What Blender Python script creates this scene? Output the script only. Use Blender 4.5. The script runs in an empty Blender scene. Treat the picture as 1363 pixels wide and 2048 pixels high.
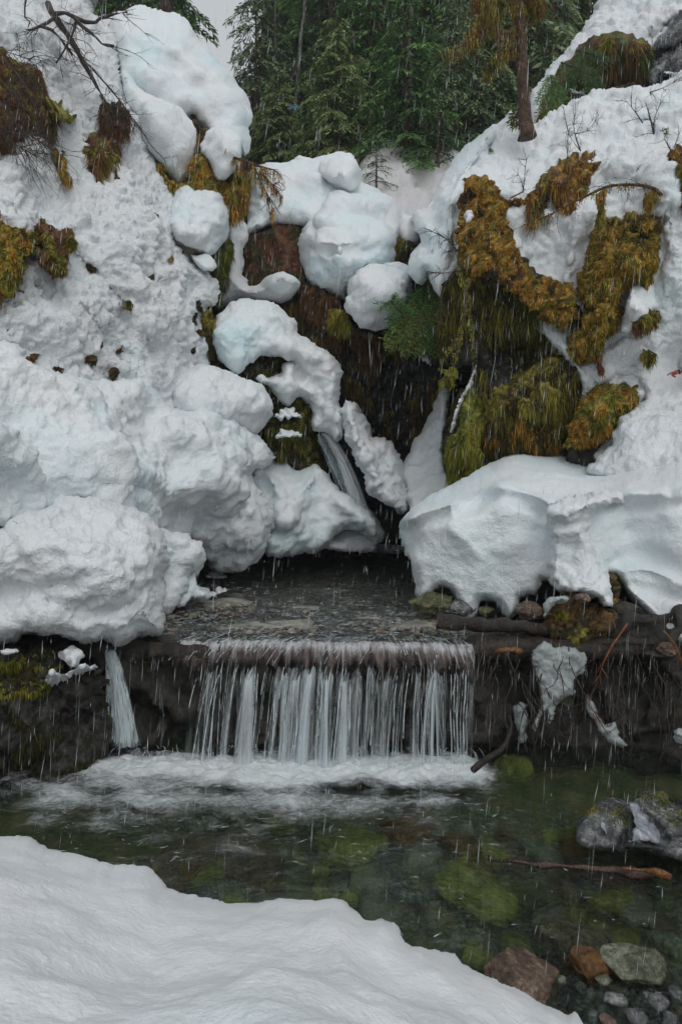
import bpy, bmesh, math, random
import numpy as np
from mathutils import Vector

random.seed(7)
rng = np.random.default_rng(11)
scene = bpy.context.scene
COL = scene.collection

# ------------------------------------------------------------------ camera
EYE = 2.42            # eye height above the lower pool
F = 1365.0            # focal length in photo pixels
CX, HY = 681.5, 950.0 # image column of the axis, image row of the horizon
cam_d = bpy.data.cameras.new('camera')
cam = bpy.data.objects.new('camera', cam_d)
COL.objects.link(cam)
cam.location = (0, 0, EYE)
cam.rotation_euler = (math.pi / 2, 0, 0)
cam_d.sensor_width = 36.0
cam_d.sensor_fit = 'AUTO'
cam_d.lens = F / 2048.0 * 36.0
cam_d.shift_y = -(1024.0 - HY) / 2048.0
cam_d.clip_start = 0.05
cam_d.clip_end = 800.0
scene.camera = cam

# ------------------------------------------------------------------ sky, sun, exposure
SUN_EL, SUN_AZ = math.radians(46), math.radians(160)
world = bpy.data.worlds.new('World')
scene.world = world
world.use_nodes = True
wn = world.node_tree
bg = wn.nodes['Background']
sky = wn.nodes.new('ShaderNodeTexSky')
sky.sky_type = 'NISHITA'
sky.sun_disc = False
sky.sun_elevation = SUN_EL
sky.sun_rotation = SUN_AZ
sky.air_density = 1.0
sky.dust_density = 6.0
sky.ozone_density = 1.0
hs = wn.nodes.new('ShaderNodeHueSaturation')
hs.inputs['Saturation'].default_value = 0.14     # overcast: a nearly white sky
wn.links.new(sky.outputs[0], hs.inputs['Color'])
cl = wn.nodes.new('ShaderNodeMix'); cl.data_type = 'RGBA'; cl.inputs[0].default_value = .75
cl.inputs[7].default_value = (5.0, 5.25, 5.5, 1)          # even cloud deck
wn.links.new(hs.outputs[0], cl.inputs[6]); wn.links.new(cl.outputs[2], bg.inputs['Color'])
bg.inputs['Strength'].default_value = 0.15
sd = bpy.data.lights.new('sun', 'SUN')
sd.energy = 0.7
sd.angle = math.radians(40)
sd.color = (1.0, 0.98, 0.95)
sun = bpy.data.objects.new('sun', sd)
COL.objects.link(sun)
sun.rotation_euler = (math.pi / 2 - SUN_EL, 0, math.pi - SUN_AZ)
scene.view_settings.view_transform = 'Standard'
scene.view_settings.look = 'None'
scene.view_settings.gamma = 1.0
scene.view_settings.use_curve_mapping = False
scene.view_settings.exposure = -0.27
scene.render.engine = 'CYCLES'
scene.cycles.max_bounces = 8
scene.cycles.diffuse_bounces = 4
scene.cycles.volume_bounces = 1
scene.cycles.glossy_bounces = 3
scene.cycles.transparent_max_bounces = 24
scene.cycles.use_denoising = True

# ------------------------------------------------------------------ helpers
def W(px, py, Y):
    """photo pixel at a distance Y -> world point"""
    return np.array([(px - CX) * Y / F, Y, EYE + (HY - py) * Y / F])

def onz(px, py, z):
    Y = (EYE - z) * F / (py - HY)
    return W(px, py, Y)

_perm = np.random.default_rng(5).permutation(256)
_perm = np.concatenate([_perm, _perm, _perm])
_g = np.random.default_rng(6).normal(size=(256, 3))
_g /= np.linalg.norm(_g, axis=1)[:, None]

def pn(P, scale=1.0, seed=0):
    """3D gradient noise, about -1..1; scale = feature size in metres (scalar or 3-vector)"""
    P = np.asarray(P, float) / np.asarray(scale, float) + seed * 17.37 + 100.0
    i = np.floor(P).astype(np.int64)
    f = P - i
    u = f * f * f * (f * (f * 6 - 15) + 10)
    i &= 255
    r = np.zeros(len(P))
    for dx in (0, 1):
        wx = u[:, 0] if dx else 1 - u[:, 0]
        a = _perm[(i[:, 0] + dx) & 255]
        for dy in (0, 1):
            wy = u[:, 1] if dy else 1 - u[:, 1]
            b = _perm[(a + i[:, 1] + dy) & 255]
            for dz in (0, 1):
                wz = u[:, 2] if dz else 1 - u[:, 2]
                g = _g[_perm[(b + i[:, 2] + dz) & 255]]
                r += wx * wy * wz * ((f[:, 0] - dx) * g[:, 0] + (f[:, 1] - dy) * g[:, 1] + (f[:, 2] - dz) * g[:, 2])
    return r * 1.6

def fbm(P, scale, oct=4, seed=0, gain=0.5):
    r = np.zeros(len(P)); a = 1.0
    for k in range(oct):
        r += a * pn(P, np.asarray(scale, float) / 2 ** k, seed + k)
        a *= gain
    return r

def smooth(e0, e1, x):
    t = np.clip((x - e0) / (e1 - e0), 0, 1)
    return t * t * (3 - 2 * t)

def link(o, parent=None):
    COL.objects.link(o)
    if parent is not None:
        o.parent = parent
    return o

def meta(o, label=None, cat=None, group=None, kind=None):
    if label: o['label'] = label
    if cat: o['category'] = cat
    if group: o['group'] = group
    if kind: o['kind'] = kind
    return o

def mesh_np(name, V, quads=None, tris=None, mat=None, smooth_=True, col=None, attrs=None):
    me = bpy.data.meshes.new(name)
    V = np.ascontiguousarray(V, dtype=np.float32)
    parts = []; n = 0; tot = []
    if quads is not None and len(quads):
        parts.append(np.asarray(quads, np.int32).ravel()); tot.append(np.full(len(quads), 4, np.int32))
    if tris is not None and len(tris):
        parts.append(np.asarray(tris, np.int32).ravel()); tot.append(np.full(len(tris), 3, np.int32))
    loops = np.concatenate(parts); tot = np.concatenate(tot)
    start = np.concatenate([[0], np.cumsum(tot)[:-1]]).astype(np.int32)
    me.vertices.add(len(V)); me.vertices.foreach_set('co', V.ravel())
    me.loops.add(len(loops)); me.loops.foreach_set('vertex_index', loops)
    me.polygons.add(len(tot)); me.polygons.foreach_set('loop_start', start)
    me.polygons.foreach_set('loop_total', tot)
    me.polygons.foreach_set('use_smooth', np.full(len(tot), smooth_))
    if col is not None:
        a = me.color_attributes.new('Col', 'FLOAT_COLOR', 'POINT')
        c = np.ones((len(V), 4), np.float32); c[:, :3] = col
        a.data.foreach_set('color', c.ravel())
    if attrs:
        for k, v in attrs.items():
            a = me.attributes.new(k, 'FLOAT', 'POINT')
            a.data.foreach_set('value', np.asarray(v, np.float32))
    me.update(); me.validate()
    if mat: me.materials.append(mat)
    return me

def obj_np(name, V, quads=None, tris=None, mat=None, parent=None, **k):
    return link(bpy.data.objects.new(name, mesh_np(name, V, quads, tris, mat, **k)), parent)

def vnormals(V, Q, T=None):
    N = np.zeros_like(V)
    for fc in (Q, T):
        if fc is None or not len(fc): continue
        fc = np.asarray(fc)
        a = V[fc[:, 2 if fc.shape[1] == 4 else 1]] - V[fc[:, 0]]
        b = V[fc[:, 3 if fc.shape[1] == 4 else 2]] - V[fc[:, 1 if fc.shape[1] == 4 else 0]]
        fn = np.cross(a, b)
        for k in range(fc.shape[1]):
            np.add.at(N, fc[:, k], fn)
    return N / (np.linalg.norm(N, axis=1)[:, None] + 1e-12)

def catmull(pts, seg=10.0, closed=True, jit=0.0):
    P = np.array(pts, float); n = len(P); out = []
    rr = np.random.default_rng(int(abs(P.sum())) % 9999)
    for i in range(n if closed else n - 1):
        if closed:
            p0, p1, p2, p3 = P[i - 1], P[i], P[(i + 1) % n], P[(i + 2) % n]
        else:
            p0, p1, p2, p3 = P[max(i - 1, 0)], P[i], P[i + 1], P[min(i + 2, n - 1)]
        m = max(1, int(np.linalg.norm(p2[:2] - p1[:2]) / seg))
        for k in range(m):
            t = k / m
            q = 0.5 * ((2 * p1) + (p2 - p0) * t + (2 * p0 - 5 * p1 + 4 * p2 - p3) * t * t + (3 * p1 - p0 - 3 * p2 + p3) * t ** 3)
            out.append(q + rr.normal(size=len(q)) * jit)
    if not closed: out.append(P[-1])
    return np.array(out)

def seg_dist(P, L, closed=True):
    """distance and nearest point of P (n,2) to the polyline L"""
    best = np.full(len(P), 1e18); near = np.zeros_like(P)
    m = len(L) if closed else len(L) - 1
    for i in range(m):
        a = L[i]; b = L[(i + 1) % len(L)]; ab = b - a
        t = np.clip(((P - a) @ ab) / (ab @ ab + 1e-12), 0, 1)
        q = a + t[:, None] * ab
        d = ((P - q) ** 2).sum(1)
        k = d < best
        best[k] = d[k]; near[k] = q[k]
    return np.sqrt(best), near

def inside(P, L):
    r = np.zeros(len(P), bool); x, y = P[:, 0], P[:, 1]
    for i in range(len(L)):
        x1, y1 = L[i - 1]; x2, y2 = L[i]
        if y1 == y2: continue
        c = ((y1 > y) != (y2 > y)) & (x < (x2 - x1) * (y - y1) / (y2 - y1) + x1)
        r ^= c
    return r

def depth_field(anchors):
    A = np.array(anchors, float); xy = A[:, :2] / 1000.0; v = 1.0 / A[:, 2]; n = len(A)
    if n < 3:
        c = v.mean()
        return lambda P: np.full(len(P), c)
    d = np.linalg.norm(xy[:, None] - xy[None], axis=2)
    K = np.zeros((n + 3, n + 3)); K[:n, :n] = d + np.eye(n) * 0.01
    K[:n, n] = 1; K[:n, n + 1:] = xy; K[n, :n] = 1; K[n + 1:, :n] = xy.T
    K[n:, n:] += np.eye(3) * 1e-9
    w = np.linalg.solve(K, np.concatenate([v, [0, 0, 0]]))
    def f(P):
        Q = P / 1000.0
        r = w[n] + Q @ w[n + 1:]
        for i in range(n):
            r += w[i] * np.linalg.norm(Q - xy[i], axis=1)
        return r
    return f

class Solid: pass

def relief(name, out, anchors, mat, step=5, R=40, T=0.4, back=1.0, noise=(), feats=(), parent=None,
           seed=0, jit=0.0, colfn=None, link_=True, clip=True, bdir=None, shr=None):
    """A closed solid: its front follows the given depths, rolls off round its rim and goes back to a real thickness."""
    out = [(x - 380 if x < -60 else (x + 380 if x > 1415 else x), y) for x, y in out]   # the flanks go on past the view
    L = catmull(out, 9, True, jit)
    lo = L.min(0) - step; hi = L.max(0) + step
    if clip:
        lo = np.maximum(lo, [-470, -90]); hi = np.minimum(hi, [1840, 2138])
    nx = int((hi[0] - lo[0]) / step) + 2; ny = int((hi[1] - lo[1]) / step) + 2
    gx, gy = np.meshgrid(lo[0] + np.arange(nx) * step, lo[1] + np.arange(ny) * step)
    P = np.stack([gx.ravel(), gy.ravel()], 1)
    ins = inside(P, L)
    I = np.arange(nx * ny).reshape(ny, nx)
    Q = np.stack([I[1:, :-1], I[1:, 1:], I[:-1, 1:], I[:-1, :-1]], -1).reshape(-1, 4)
    Q = Q[ins[Q].any(1)]
    used = np.unique(Q); remap = -np.ones(nx * ny, int); remap[used] = np.arange(len(used))
    Q = remap[Q]; P = P[used]; ins = ins[used]
    d, near = seg_dist(P, L)
    P[~ins] = near[~ins]; d[~ins] = 0
    f = depth_field(anchors)
    Y = 1.0 / f(np.stack([np.clip(P[:, 0], -110, 1470), P[:, 1]], 1))
    t = np.clip(d / R, 0, 1)
    Y = Y + T * (1 - np.sqrt(np.clip(1 - (1 - t) ** 2, 0, 1)))
    for ft in feats:
        if ft[0] == 'bump':
            _, x, y, rx, ry, a = ft
            Y = Y - a * np.exp(-(((P[:, 0] - x) / rx) ** 2 + ((P[:, 1] - y) / ry) ** 2))
        else:
            _, pts, r, a = ft
            dd, _n = seg_dist(P, catmull(pts, 15, False), False)
            Y = Y - a * np.exp(-(dd / r) ** 2)
    V = np.stack([(P[:, 0] - CX) * Y / F, Y, EYE + (HY - P[:, 1]) * Y / F], 1)
    for (sc, am, kind) in noise:
        N = vnormals(V, Q)
        if kind == 'b':      # puffy
            n = np.abs(pn(V, sc, seed)) * 2 - 0.6
        elif kind == 'B':    # puffy, two octaves
            n = np.abs(pn(V, sc, seed)) * 1.5 + np.abs(pn(V, np.asarray(sc, float) * .47, seed + 3)) * .8 - 0.7
        elif kind == 'r':    # creased
            n = 0.5 - np.abs(pn(V, sc, seed)) * 2
        else:
            n = fbm(V, sc, 3, seed)
        tp = (.42 + .58 * t) if np.max(sc) > .2 else 1.0      # keep the outline, swell the body
        V = V + N * (am * n * tp)[:, None]
        seed += 1
    s = Solid()
    s.front = V.copy(); s.Q = Q; s.N = vnormals(V, Q); s.P = P
    # back
    E = np.concatenate([Q[:, [0, 1]], Q[:, [1, 2]], Q[:, [2, 3]], Q[:, [3, 0]]])
    key = np.sort(E, 1); k1 = key[:, 0] * (len(V) + 1) + key[:, 1]
    _, idx, cnt = np.unique(k1, return_index=True, return_counts=True)
    B = E[idx[cnt == 1]]
    bv = np.unique(B); rm = -np.ones(len(V), int); rm[bv] = np.arange(len(bv))
    cen = V[bv].mean(0)
    allV = [V]; quads = [Q]; prev = bv.copy(); base = len(V); mp = bv
    prevmap = {}
    cur_idx = bv
    big = (hi - lo).max() > 330
    sh_ = shr or ((1, 1, 1) if big else (.985, .9, .6))
    if bdir is None:      # away into the slope behind
        cv = cen - np.array([0, 0, EYE]); cv = cv / np.linalg.norm(cv)
        rd = V[bv] - np.array([0, 0, EYE]); rd /= np.linalg.norm(rd, axis=1)[:, None]
        dirs = rd if big else np.broadcast_to(cv, rd.shape)
    else:
        cv = np.array(bdir, float); dirs = np.broadcast_to(cv, (len(bv), 3))
    bdv = cv
    for k, fr in enumerate((0.35, .8, 1.0)):
        sh = sh_[k]
        R_ = V[bv].copy()
        R_[:, [0, 2]] = cen[[0, 2]] + (R_[:, [0, 2]] - cen[[0, 2]]) * sh
        R_ = R_ + dirs * back * fr
        if fr < 1: R_ = R_ + fbm(R_, .3, 2, seed + 31)[:, None] * .05 * min(1, back)
        new_idx = base + np.arange(len(bv)); base += len(bv)
        allV.append(R_)
        a = cur_idx[rm[B[:, 0]]]; b = cur_idx[rm[B[:, 1]]]; c = new_idx[rm[B[:, 1]]]; e = new_idx[rm[B[:, 0]]]
        quads.append(np.stack([b, a, e, c], 1))
        cur_idx = new_idx
    pr = allV[-1] @ bdv
    tip = cen - bdv * (cen @ bdv) + bdv * (pr.max() if big else pr.mean() + back * .05)
    allV.append(tip[None])
    tr = np.stack([cur_idx[rm[B[:, 1]]], cur_idx[rm[B[:, 0]]], np.full(len(B), base)], 1)
    VV = np.concatenate(allV); QQ = np.concatenate(quads)
    col = None
    if colfn is not None:
        col = colfn(VV)
    s.obj = obj_np(name, VV, QQ, tr, mat, parent, col=col)
    return s

# ------------------------------------------------------------------ materials
def new_mat(name):
    m = bpy.data.materials.new(name); m.use_nodes = True
    nt = m.node_tree
    return m, nt, nt.nodes, nt.links, nt.nodes['Principled BSDF']

def nd(nt, t, **k):
    n = nt.nodes.new(t)
    for a, v in k.items():
        if a in n.inputs: n.inputs[a].default_value = v
        else: setattr(n, a, v)
    return n

def noise_node(nt, scale, detail=4, rough=.55, vec=None, dist=0.0):
    n = nt.nodes.new('ShaderNodeTexNoise')
    n.inputs['Scale'].default_value = scale; n.inputs['Detail'].default_value = detail
    n.inputs['Roughness'].default_value = rough; n.inputs['Distortion'].default_value = dist
    if vec is None:
        tc = nt.nodes.new('ShaderNodeNewGeometry'); vec = tc.outputs['Position']
    nt.links.new(vec, n.inputs['Vector'])
    return n

def posvec(nt, scale=(1, 1, 1)):
    tc = nt.nodes.new('ShaderNodeNewGeometry')
    mp = nt.nodes.new('ShaderNodeMapping'); mp.inputs['Scale'].default_value = scale
    nt.links.new(tc.outputs['Position'], mp.inputs['Vector'])
    return mp.outputs[0]

def ramp(nt, fac, stops):
    r = nt.nodes.new('ShaderNodeValToRGB')
    while len(r.color_ramp.elements) < len(stops): r.color_ramp.elements.new(.5)
    for e, (p, c) in zip(r.color_ramp.elements, stops):
        e.position = p; e.color = (*c, 1) if len(c) == 3 else c
    nt.links.new(fac, r.inputs[0])
    return r

def bump(nt, h, dist, strength=1.0, normal=None):
    b = nt.nodes.new('ShaderNodeBump'); b.inputs['Strength'].default_value = strength
    b.inputs['Distance'].default_value = dist
    nt.links.new(h, b.inputs['Height'])
    if normal is not None: nt.links.new(normal, b.inputs['Normal'])
    return b.outputs[0]

def mix(nt, fac, a, b, blend='MIX'):
    m = nt.nodes.new('ShaderNodeMix'); m.data_type = 'RGBA'; m.blend_type = blend
    for sock, v in ((0, fac), (6, a), (7, b)):
        if hasattr(v, 'links') or hasattr(v, 'is_linked'): nt.links.new(v, m.inputs[sock])
        elif isinstance(v, (int, float)): m.inputs[sock].default_value = v
        else: m.inputs[sock].default_value = (*v, 1)
    return m.outputs[2]

def snow_mat(name, tint=0.5, grain=1.0, dirt=0.0, coarse=1.0, th=.60, base=1.0):
    m, nt, N, Lk, bs = new_mat(name)
    n1 = noise_node(nt, 1.1, 3, .5)
    c = ramp(nt, n1.outputs[0], [(.30, (.78, .785 + .005 * tint, .80)), (.55, (.78 - .05 * tint, .80, .82)), (.78, (.80 - .17 * tint, .86 - .05 * tint, .87 - .02 * tint))])
    col = c.outputs[0]
    if base < 1: col = mix(nt, 1.0, col, (base, base * .95, base * .94), 'MULTIPLY')
    if dirt > 0:
        n2 = noise_node(nt, 9, 6, .7)
        n3 = noise_node(nt, 120, 2, .5)
        r2 = ramp(nt, n2.outputs[0], [(.5, (0, 0, 0)), (.78, (1, 1, 1))])
        r3 = ramp(nt, n3.outputs[0], [(th, (0, 0, 0)), (th + .12, (1, 1, 1))])
        mm = mix(nt, 1.0, r2.outputs[0], r3.outputs[0], 'MULTIPLY')
        ms = nd(nt, 'ShaderNodeMath', operation='MULTIPLY'); ms.inputs[1].default_value = dirt
        Lk.new(mm, ms.inputs[0])
        col = mix(nt, ms.outputs[0], col, (.12, .10, .07))
    Lk.new(col, bs.inputs['Base Color'])
    bs.inputs['Roughness'].default_value = .75
    bs.inputs['Specular IOR Level'].default_value = .25
    nb = noise_node(nt, 55, 4, .6)
    nc = noise_node(nt, 14, 4, .6)
    nr = bump(nt, nc.outputs[0], .026 * coarse, .85)
    nr = bump(nt, nb.outputs[0], .010 * grain, 1.0, nr)
    Lk.new(nr, bs.inputs['Normal'])
    return m

M = {}
M['snow'] = snow_mat('snow_wet', .35, 1.2, .4)
M['snow_clump'] = snow_mat('snow_clumped', .2, 1.6, .85, 1.5)
M['snow_ice'] = snow_mat('snow_compact', .9, 1.0, .25, .9)
M['snow_smooth'] = snow_mat('snow_fresh', .12, .6, .25, .3)
M['snow_dirty'] = snow_mat('snow_littered', .1, 1.0, 1.0, 1.0, .50, .80)

def rock_mat(name, cols, sc=6, rough=.55, bumpd=.02, spec=.4, fine=5.5):
    m, nt, N, Lk, bs = new_mat(name)
    n1 = noise_node(nt, sc, 6, .65, dist=.8)
    n3 = noise_node(nt, sc * fine, 6, .75, dist=.4)
    av = nd(nt, 'ShaderNodeMix', data_type='FLOAT'); av.inputs[0].default_value = .5
    Lk.new(n1.outputs[0], av.inputs[2]); Lk.new(n3.outputs[0], av.inputs[3])
    st = nd(nt, 'ShaderNodeMapRange'); st.inputs[1].default_value = .37; st.inputs[2].default_value = .63; st.inputs[3].default_value = .2; st.inputs[4].default_value = .82
    Lk.new(av.outputs[0], st.inputs[0])
    c = ramp(nt, st.outputs[0], cols)
    Lk.new(c.outputs[0], bs.inputs['Base Color'])
    rr = ramp(nt, n3.outputs[0], [(.35, (rough * .6,) * 3), (.7, (min(1, rough * 1.7),) * 3)])
    Lk.new(rr.outputs[0], bs.inputs['Roughness'])
    bs.inputs['Specular IOR Level'].default_value = spec
    n2 = noise_node(nt, sc * 4, 8, .7)
    Lk.new(bump(nt, n2.outputs[0], bumpd, 1.0), bs.inputs['Normal'])
    return m

M['rock_dark'] = rock_mat('wet_dark_rock', [(.3, (.012, .012, .012)), (.5, (.03, .028, .022)), (.7, (.06, .055, .045))])
M['rock_brown'] = rock_mat('brown_rock', [(.3, (.05, .035, .025)), (.5, (.13, .085, .06)), (.62, (.2, .14, .1)), (.75, (.34, .27, .22))], 7, .35)
M['rock_orange'] = rock_mat('rusty_rock', [(.3, (.05, .025, .01)), (.55, (.16, .075, .02)), (.75, (.28, .15, .05))], 6, .35)
M['rock_green'] = rock_mat('green_rock', [(.3, (.05, .055, .035)), (.5, (.14, .15, .10)), (.7, (.28, .29, .22))], 7, .2)
M['rock_gray'] = rock_mat('gray_rock', [(.3, (.035, .037, .04)), (.5, (.10, .105, .11)), (.62, (.19, .19, .19)), (.75, (.34, .34, .33))], 5, .22)
M['rock_olive'] = rock_mat('algae_rock', [(.3, (.07, .07, .015)), (.55, (.27, .26, .06)), (.75, (.50, .46, .17))], 5, .5)
M['rock_mossy'] = rock_mat('greenish_rock', [(.3, (.03, .035, .012)), (.55, (.10, .105, .04)), (.75, (.22, .22, .12))], 6, .4)
M['rock_pale'] = rock_mat('pale_rock', [(.3, (.12, .12, .1)), (.55, (.25, .24, .2)), (.75, (.42, .4, .33))], 8, .4)
M['bed'] = rock_mat('stream_bed', [(.3, (.05, .065, .025)), (.48, (.16, .18, .07)), (.6, (.24, .19, .10)), (.75, (.4, .38, .26))], 5, .6, .03)
M['floor'] = rock_mat('forest_floor', [(.3, (.015, .016, .008)), (.5, (.035, .032, .015)), (.7, (.06, .05, .03))], 2, .8, .1)
M['bark'] = rock_mat('bark_brown', [(.3, (.03, .018, .012)), (.55, (.09, .055, .04)), (.75, (.16, .11, .085))], 14, .8, .02, .2)
M['bark_gray'] = rock_mat('bark_gray', [(.3, (.05, .048, .042)), (.55, (.11, .105, .095)), (.75, (.2, .2, .18))], 10, .8, .02, .2)
M['twig'] = rock_mat('twig', [(.3, (.02, .016, .014)), (.6, (.06, .048, .04)), (.8, (.12, .1, .09))], 20, .7, .004, .3)
M['wood_wet'] = rock_mat('wet_wood', [(.3, (.008, .006, .005)), (.6, (.03, .02, .014)), (.8, (.09, .065, .045))], 12, .35, .02, .5)
M['root_orange'] = rock_mat('orange_root', [(.3, (.08, .025, .01)), (.6, (.22, .08, .025)), (.8, (.38, .17, .07))], 25, .5, .004, .4)

def veg_mat(name, trans=.25, rough=.7):
    m, nt, N, Lk, bs = new_mat(name)
    a = nt.nodes.new('ShaderNodeAttribute'); a.attribute_name = 'Col'
    Lk.new(a.outputs['Color'], bs.inputs['Base Color'])
    bs.inputs['Roughness'].default_value = rough
    bs.inputs['Specular IOR Level'].default_value = .25
    tr = nt.nodes.new('ShaderNodeBsdfTranslucent'); Lk.new(a.outputs['Color'], tr.inputs['Color'])
    mx = nt.nodes.new('ShaderNodeMixShader'); mx.inputs[0].default_value = trans
    Lk.new(bs.outputs[0], mx.inputs[1]); Lk.new(tr.outputs[0], mx.inputs[2])
    Lk.new(mx.outputs[0], N['Material Output'].inputs['Surface'])
    return m
M['veg'] = veg_mat('foliage')
M['moss'] = veg_mat('moss', .12, .85)

def vc_mat(name, rough=.8, bd=.02, bs_sc=30):
    m, nt, N, Lk, bs = new_mat(name)
    a = nt.nodes.new('ShaderNodeAttribute'); a.attribute_name = 'Col'
    n = noise_node(nt, bs_sc, 5, .65)
    r = ramp(nt, n.outputs[0], [(.3, (.35, .35, .35)), (.7, (1.3, 1.3, 1.3))])
    Lk.new(mix(nt, 1.0, a.outputs['Color'], r.outputs[0], 'MULTIPLY'), bs.inputs['Base Color'])
    bs.inputs['Roughness'].default_value = rough
    bs.inputs['Specular IOR Level'].default_value = .3
    Lk.new(bump(nt, n.outputs[0], bd), bs.inputs['Normal'])
    return m
M['moss_base'] = vc_mat('moss_base')
# ------------------------------------------------------------------ generators
def kites(P, D, S, l, w, bend=None):
    """leaf faces: base P, direction D, side S (unit), length l, width w"""
    n = len(P); l = np.broadcast_to(l, n)[:, None]; w = np.broadcast_to(w, n)[:, None]
    V = np.empty((n, 4, 3))
    V[:, 0] = P; V[:, 1] = P + D * l * .45 + S * w * .5; V[:, 3] = P + D * l * .45 - S * w * .5
    V[:, 2] = P + D * l
    if bend is not None: V[:, 2] += bend
    return V.reshape(-1, 3), np.arange(4 * n).reshape(n, 4)

def unit(a): return a / (np.linalg.norm(a, axis=1)[:, None] + 1e-9)

def sample(s, n, r=rng):
    """random points on the front of a solid, even by area"""
    V, Q = s.front, s.Q
    A = np.linalg.norm(np.cross(V[Q[:, 2]] - V[Q[:, 0]], V[Q[:, 3]] - V[Q[:, 1]]), axis=1)
    f = r.choice(len(Q), n, p=A / A.sum())
    u, v = r.random((2, n))[:, :, None]
    q = Q[f]
    p = (V[q[:, 0]] * (1 - u) + V[q[:, 1]] * u) * (1 - v) + (V[q[:, 3]] * (1 - u) + V[q[:, 2]] * u) * v
    return p, unit(s.N[q[:, 0]] + s.N[q[:, 2]]), s.P[q[:, 0]]

MOSS = {   # dark, mid, light
 'orange': ((.07, .032, .006), (.46, .235, .03), (.76, .50, .12)),
 'olive':  ((.03, .030, .006), (.23, .20, .03), (.50, .44, .09)),
 'green':  ((.02, .032, .006), (.10, .13, .018), (.26, .28, .05)),
 'yellow': ((.05, .055, .008), (.24, .25, .03), (.46, .44, .09)),
 'brown':  ((.04, .020, .010), (.17, .085, .035), (.30, .18, .08)),
 'red':    ((.045, .018, .011), (.17, .065, .035), (.26, .13, .07)),
 'dark':   ((.010, .010, .005), (.045, .042, .014), (.12, .105, .035)),
 'rock':   ((.010, .010, .009), (.045, .044, .038), (.12, .115, .10)),
 'fern':   ((.012, .03, .008), (.06, .13, .03), (.14, .24, .06)),
}
def mosscol(P, pal, r, seed=0, top=None):
    """natural colour variation of a moss cushion: mixes palettes in patches"""
    pals = [np.array(MOSS[p]) for p in pal]
    n = fbm(P, .35, 3, seed) * .55 + .5 + r.normal(size=len(P)) * .06
    k = np.clip(n, 0, .999) * len(pals); i = k.astype(int)
    t = np.clip(fbm(P, .06, 2, seed + 5) * .35 + .45 + r.normal(size=len(P)) * .22, 0, 1)
    A = np.array(pals)[i]
    lo = A[:, 0] * (1 - np.minimum(t * 2, 1))[:, None] + A[:, 1] * np.minimum(t * 2, 1)[:, None]
    return lo * (1 - np.clip(t * 2 - 1, 0, 1))[:, None] + A[:, 2] * np.clip(t * 2 - 1, 0, 1)[:, None]

def moss_solid(name, out, anchors, pal, label, cat='mossy rock', hang=.5, dens=.35, ln=.07, wd=.016, R=30, T=.3,
               back=.8, noise=None, step=5, group=None, feats=(), seed=0, kind=None, cush=0.0, base=None, jit=2.2, patch=None, lnk=.62):
    r = np.random.default_rng(seed + 40)
    noise = noise or ((.5, .13, 'B'), (.22, .10, 'b'), (.10, .05, 'b'), (.05, .012, 'f'))
    bcol = lambda V: mosscol(V, base or pal, np.random.default_rng(1), seed) * .8
    s = relief(name, out, anchors, M['moss_base'], step=step, R=R, T=T, back=back, noise=noise, feats=feats, seed=seed, colfn=bcol, jit=jit)
    meta(s.obj, label, cat, group, kind)
    area = len(s.Q) * step * step
    n = int(area * dens * 3.0)
    P, N, px = sample(s, n, r)
    if patch is not None:      # moss only in patches, bare rock between
        q = fbm(P, (.45, .45, .8), 3, seed + 3) + .35 * np.clip(N[:, 2], -.5, 1) + r.normal(size=n) * .08
        k = q > patch; P, N, px = P[k], N[k], px[k]; n = len(P)
    seedn = fbm(P, .3, 2, seed + 9)
    up = np.clip(N[:, 2], 0, 1)
    h = np.clip(hang * (1.2 - cush * up) + seedn * .2, 0, 1)[:, None]
    D = unit(N * (1.0 - h * .75) + np.array([0, 0, -1.0]) * h * 1.7 + r.normal(size=(n, 3)) * .33)
    S = unit(np.cross(D, r.normal(size=(n, 3))))
    l = ln * lnk * (.5 + r.random(n)) * (.45 + .9 * h[:, 0]) ; w = wd * .55 * (.6 + .8 * r.random(n))
    low = N[:, 2] < -.05                      # ragged beards along the lower edges
    l = np.where(low, l * (1.0 + 1.6 * r.random(n) * min(1, .3 + hang)), l)
    D[low] = unit(D[low] * .35 + np.array([0, 0, -1.0]) + r.normal(size=(int(low.sum()), 3)) * .18)
    V, Q = kites(P - N * .008, D, S, l, w)
    c = np.repeat(mosscol(P, pal, r, seed), 4, 0)
    m = obj_np('moss', V, Q, mat=M['moss'], parent=s.obj, col=c)
    m['kind'] = 'stuff'
    return s

def strands(name, tops, lens, pal, parent=None, w=.012, seed=0, n_per=1, spread=.03):
    """hanging moss beards: tops (n,3)"""
    r = np.random.default_rng(seed + 77)
    P = np.repeat(np.asarray(tops), n_per, 0) + r.normal(size=(len(tops) * n_per, 3)) * spread
    n = len(P); l = np.repeat(lens, n_per) * (.4 + .8 * r.random(n))
    Vs = []; Qs = []; cs = []
    c = mosscol(P, pal, r, seed); b = 0
    segs = 3; cur = P.copy()
    for k in range(segs):
        D = unit(np.array([0, 0, -1.0]) + r.normal(size=(n, 3)) * .16)
        S = unit(np.cross(D, r.normal(size=(n, 3))))
        V, Q = kites(cur, D, S, l / segs * 1.25, w * (1 - .25 * k))
        Vs.append(V); Qs.append(Q + b); b += len(V); cs.append(np.repeat(c, 4, 0))
        cur = cur + D * (l / segs)[:, None]
    return obj_np(name, np.concatenate(Vs), np.concatenate(Qs), mat=M['moss'], parent=parent, col=np.concatenate(cs))

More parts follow.
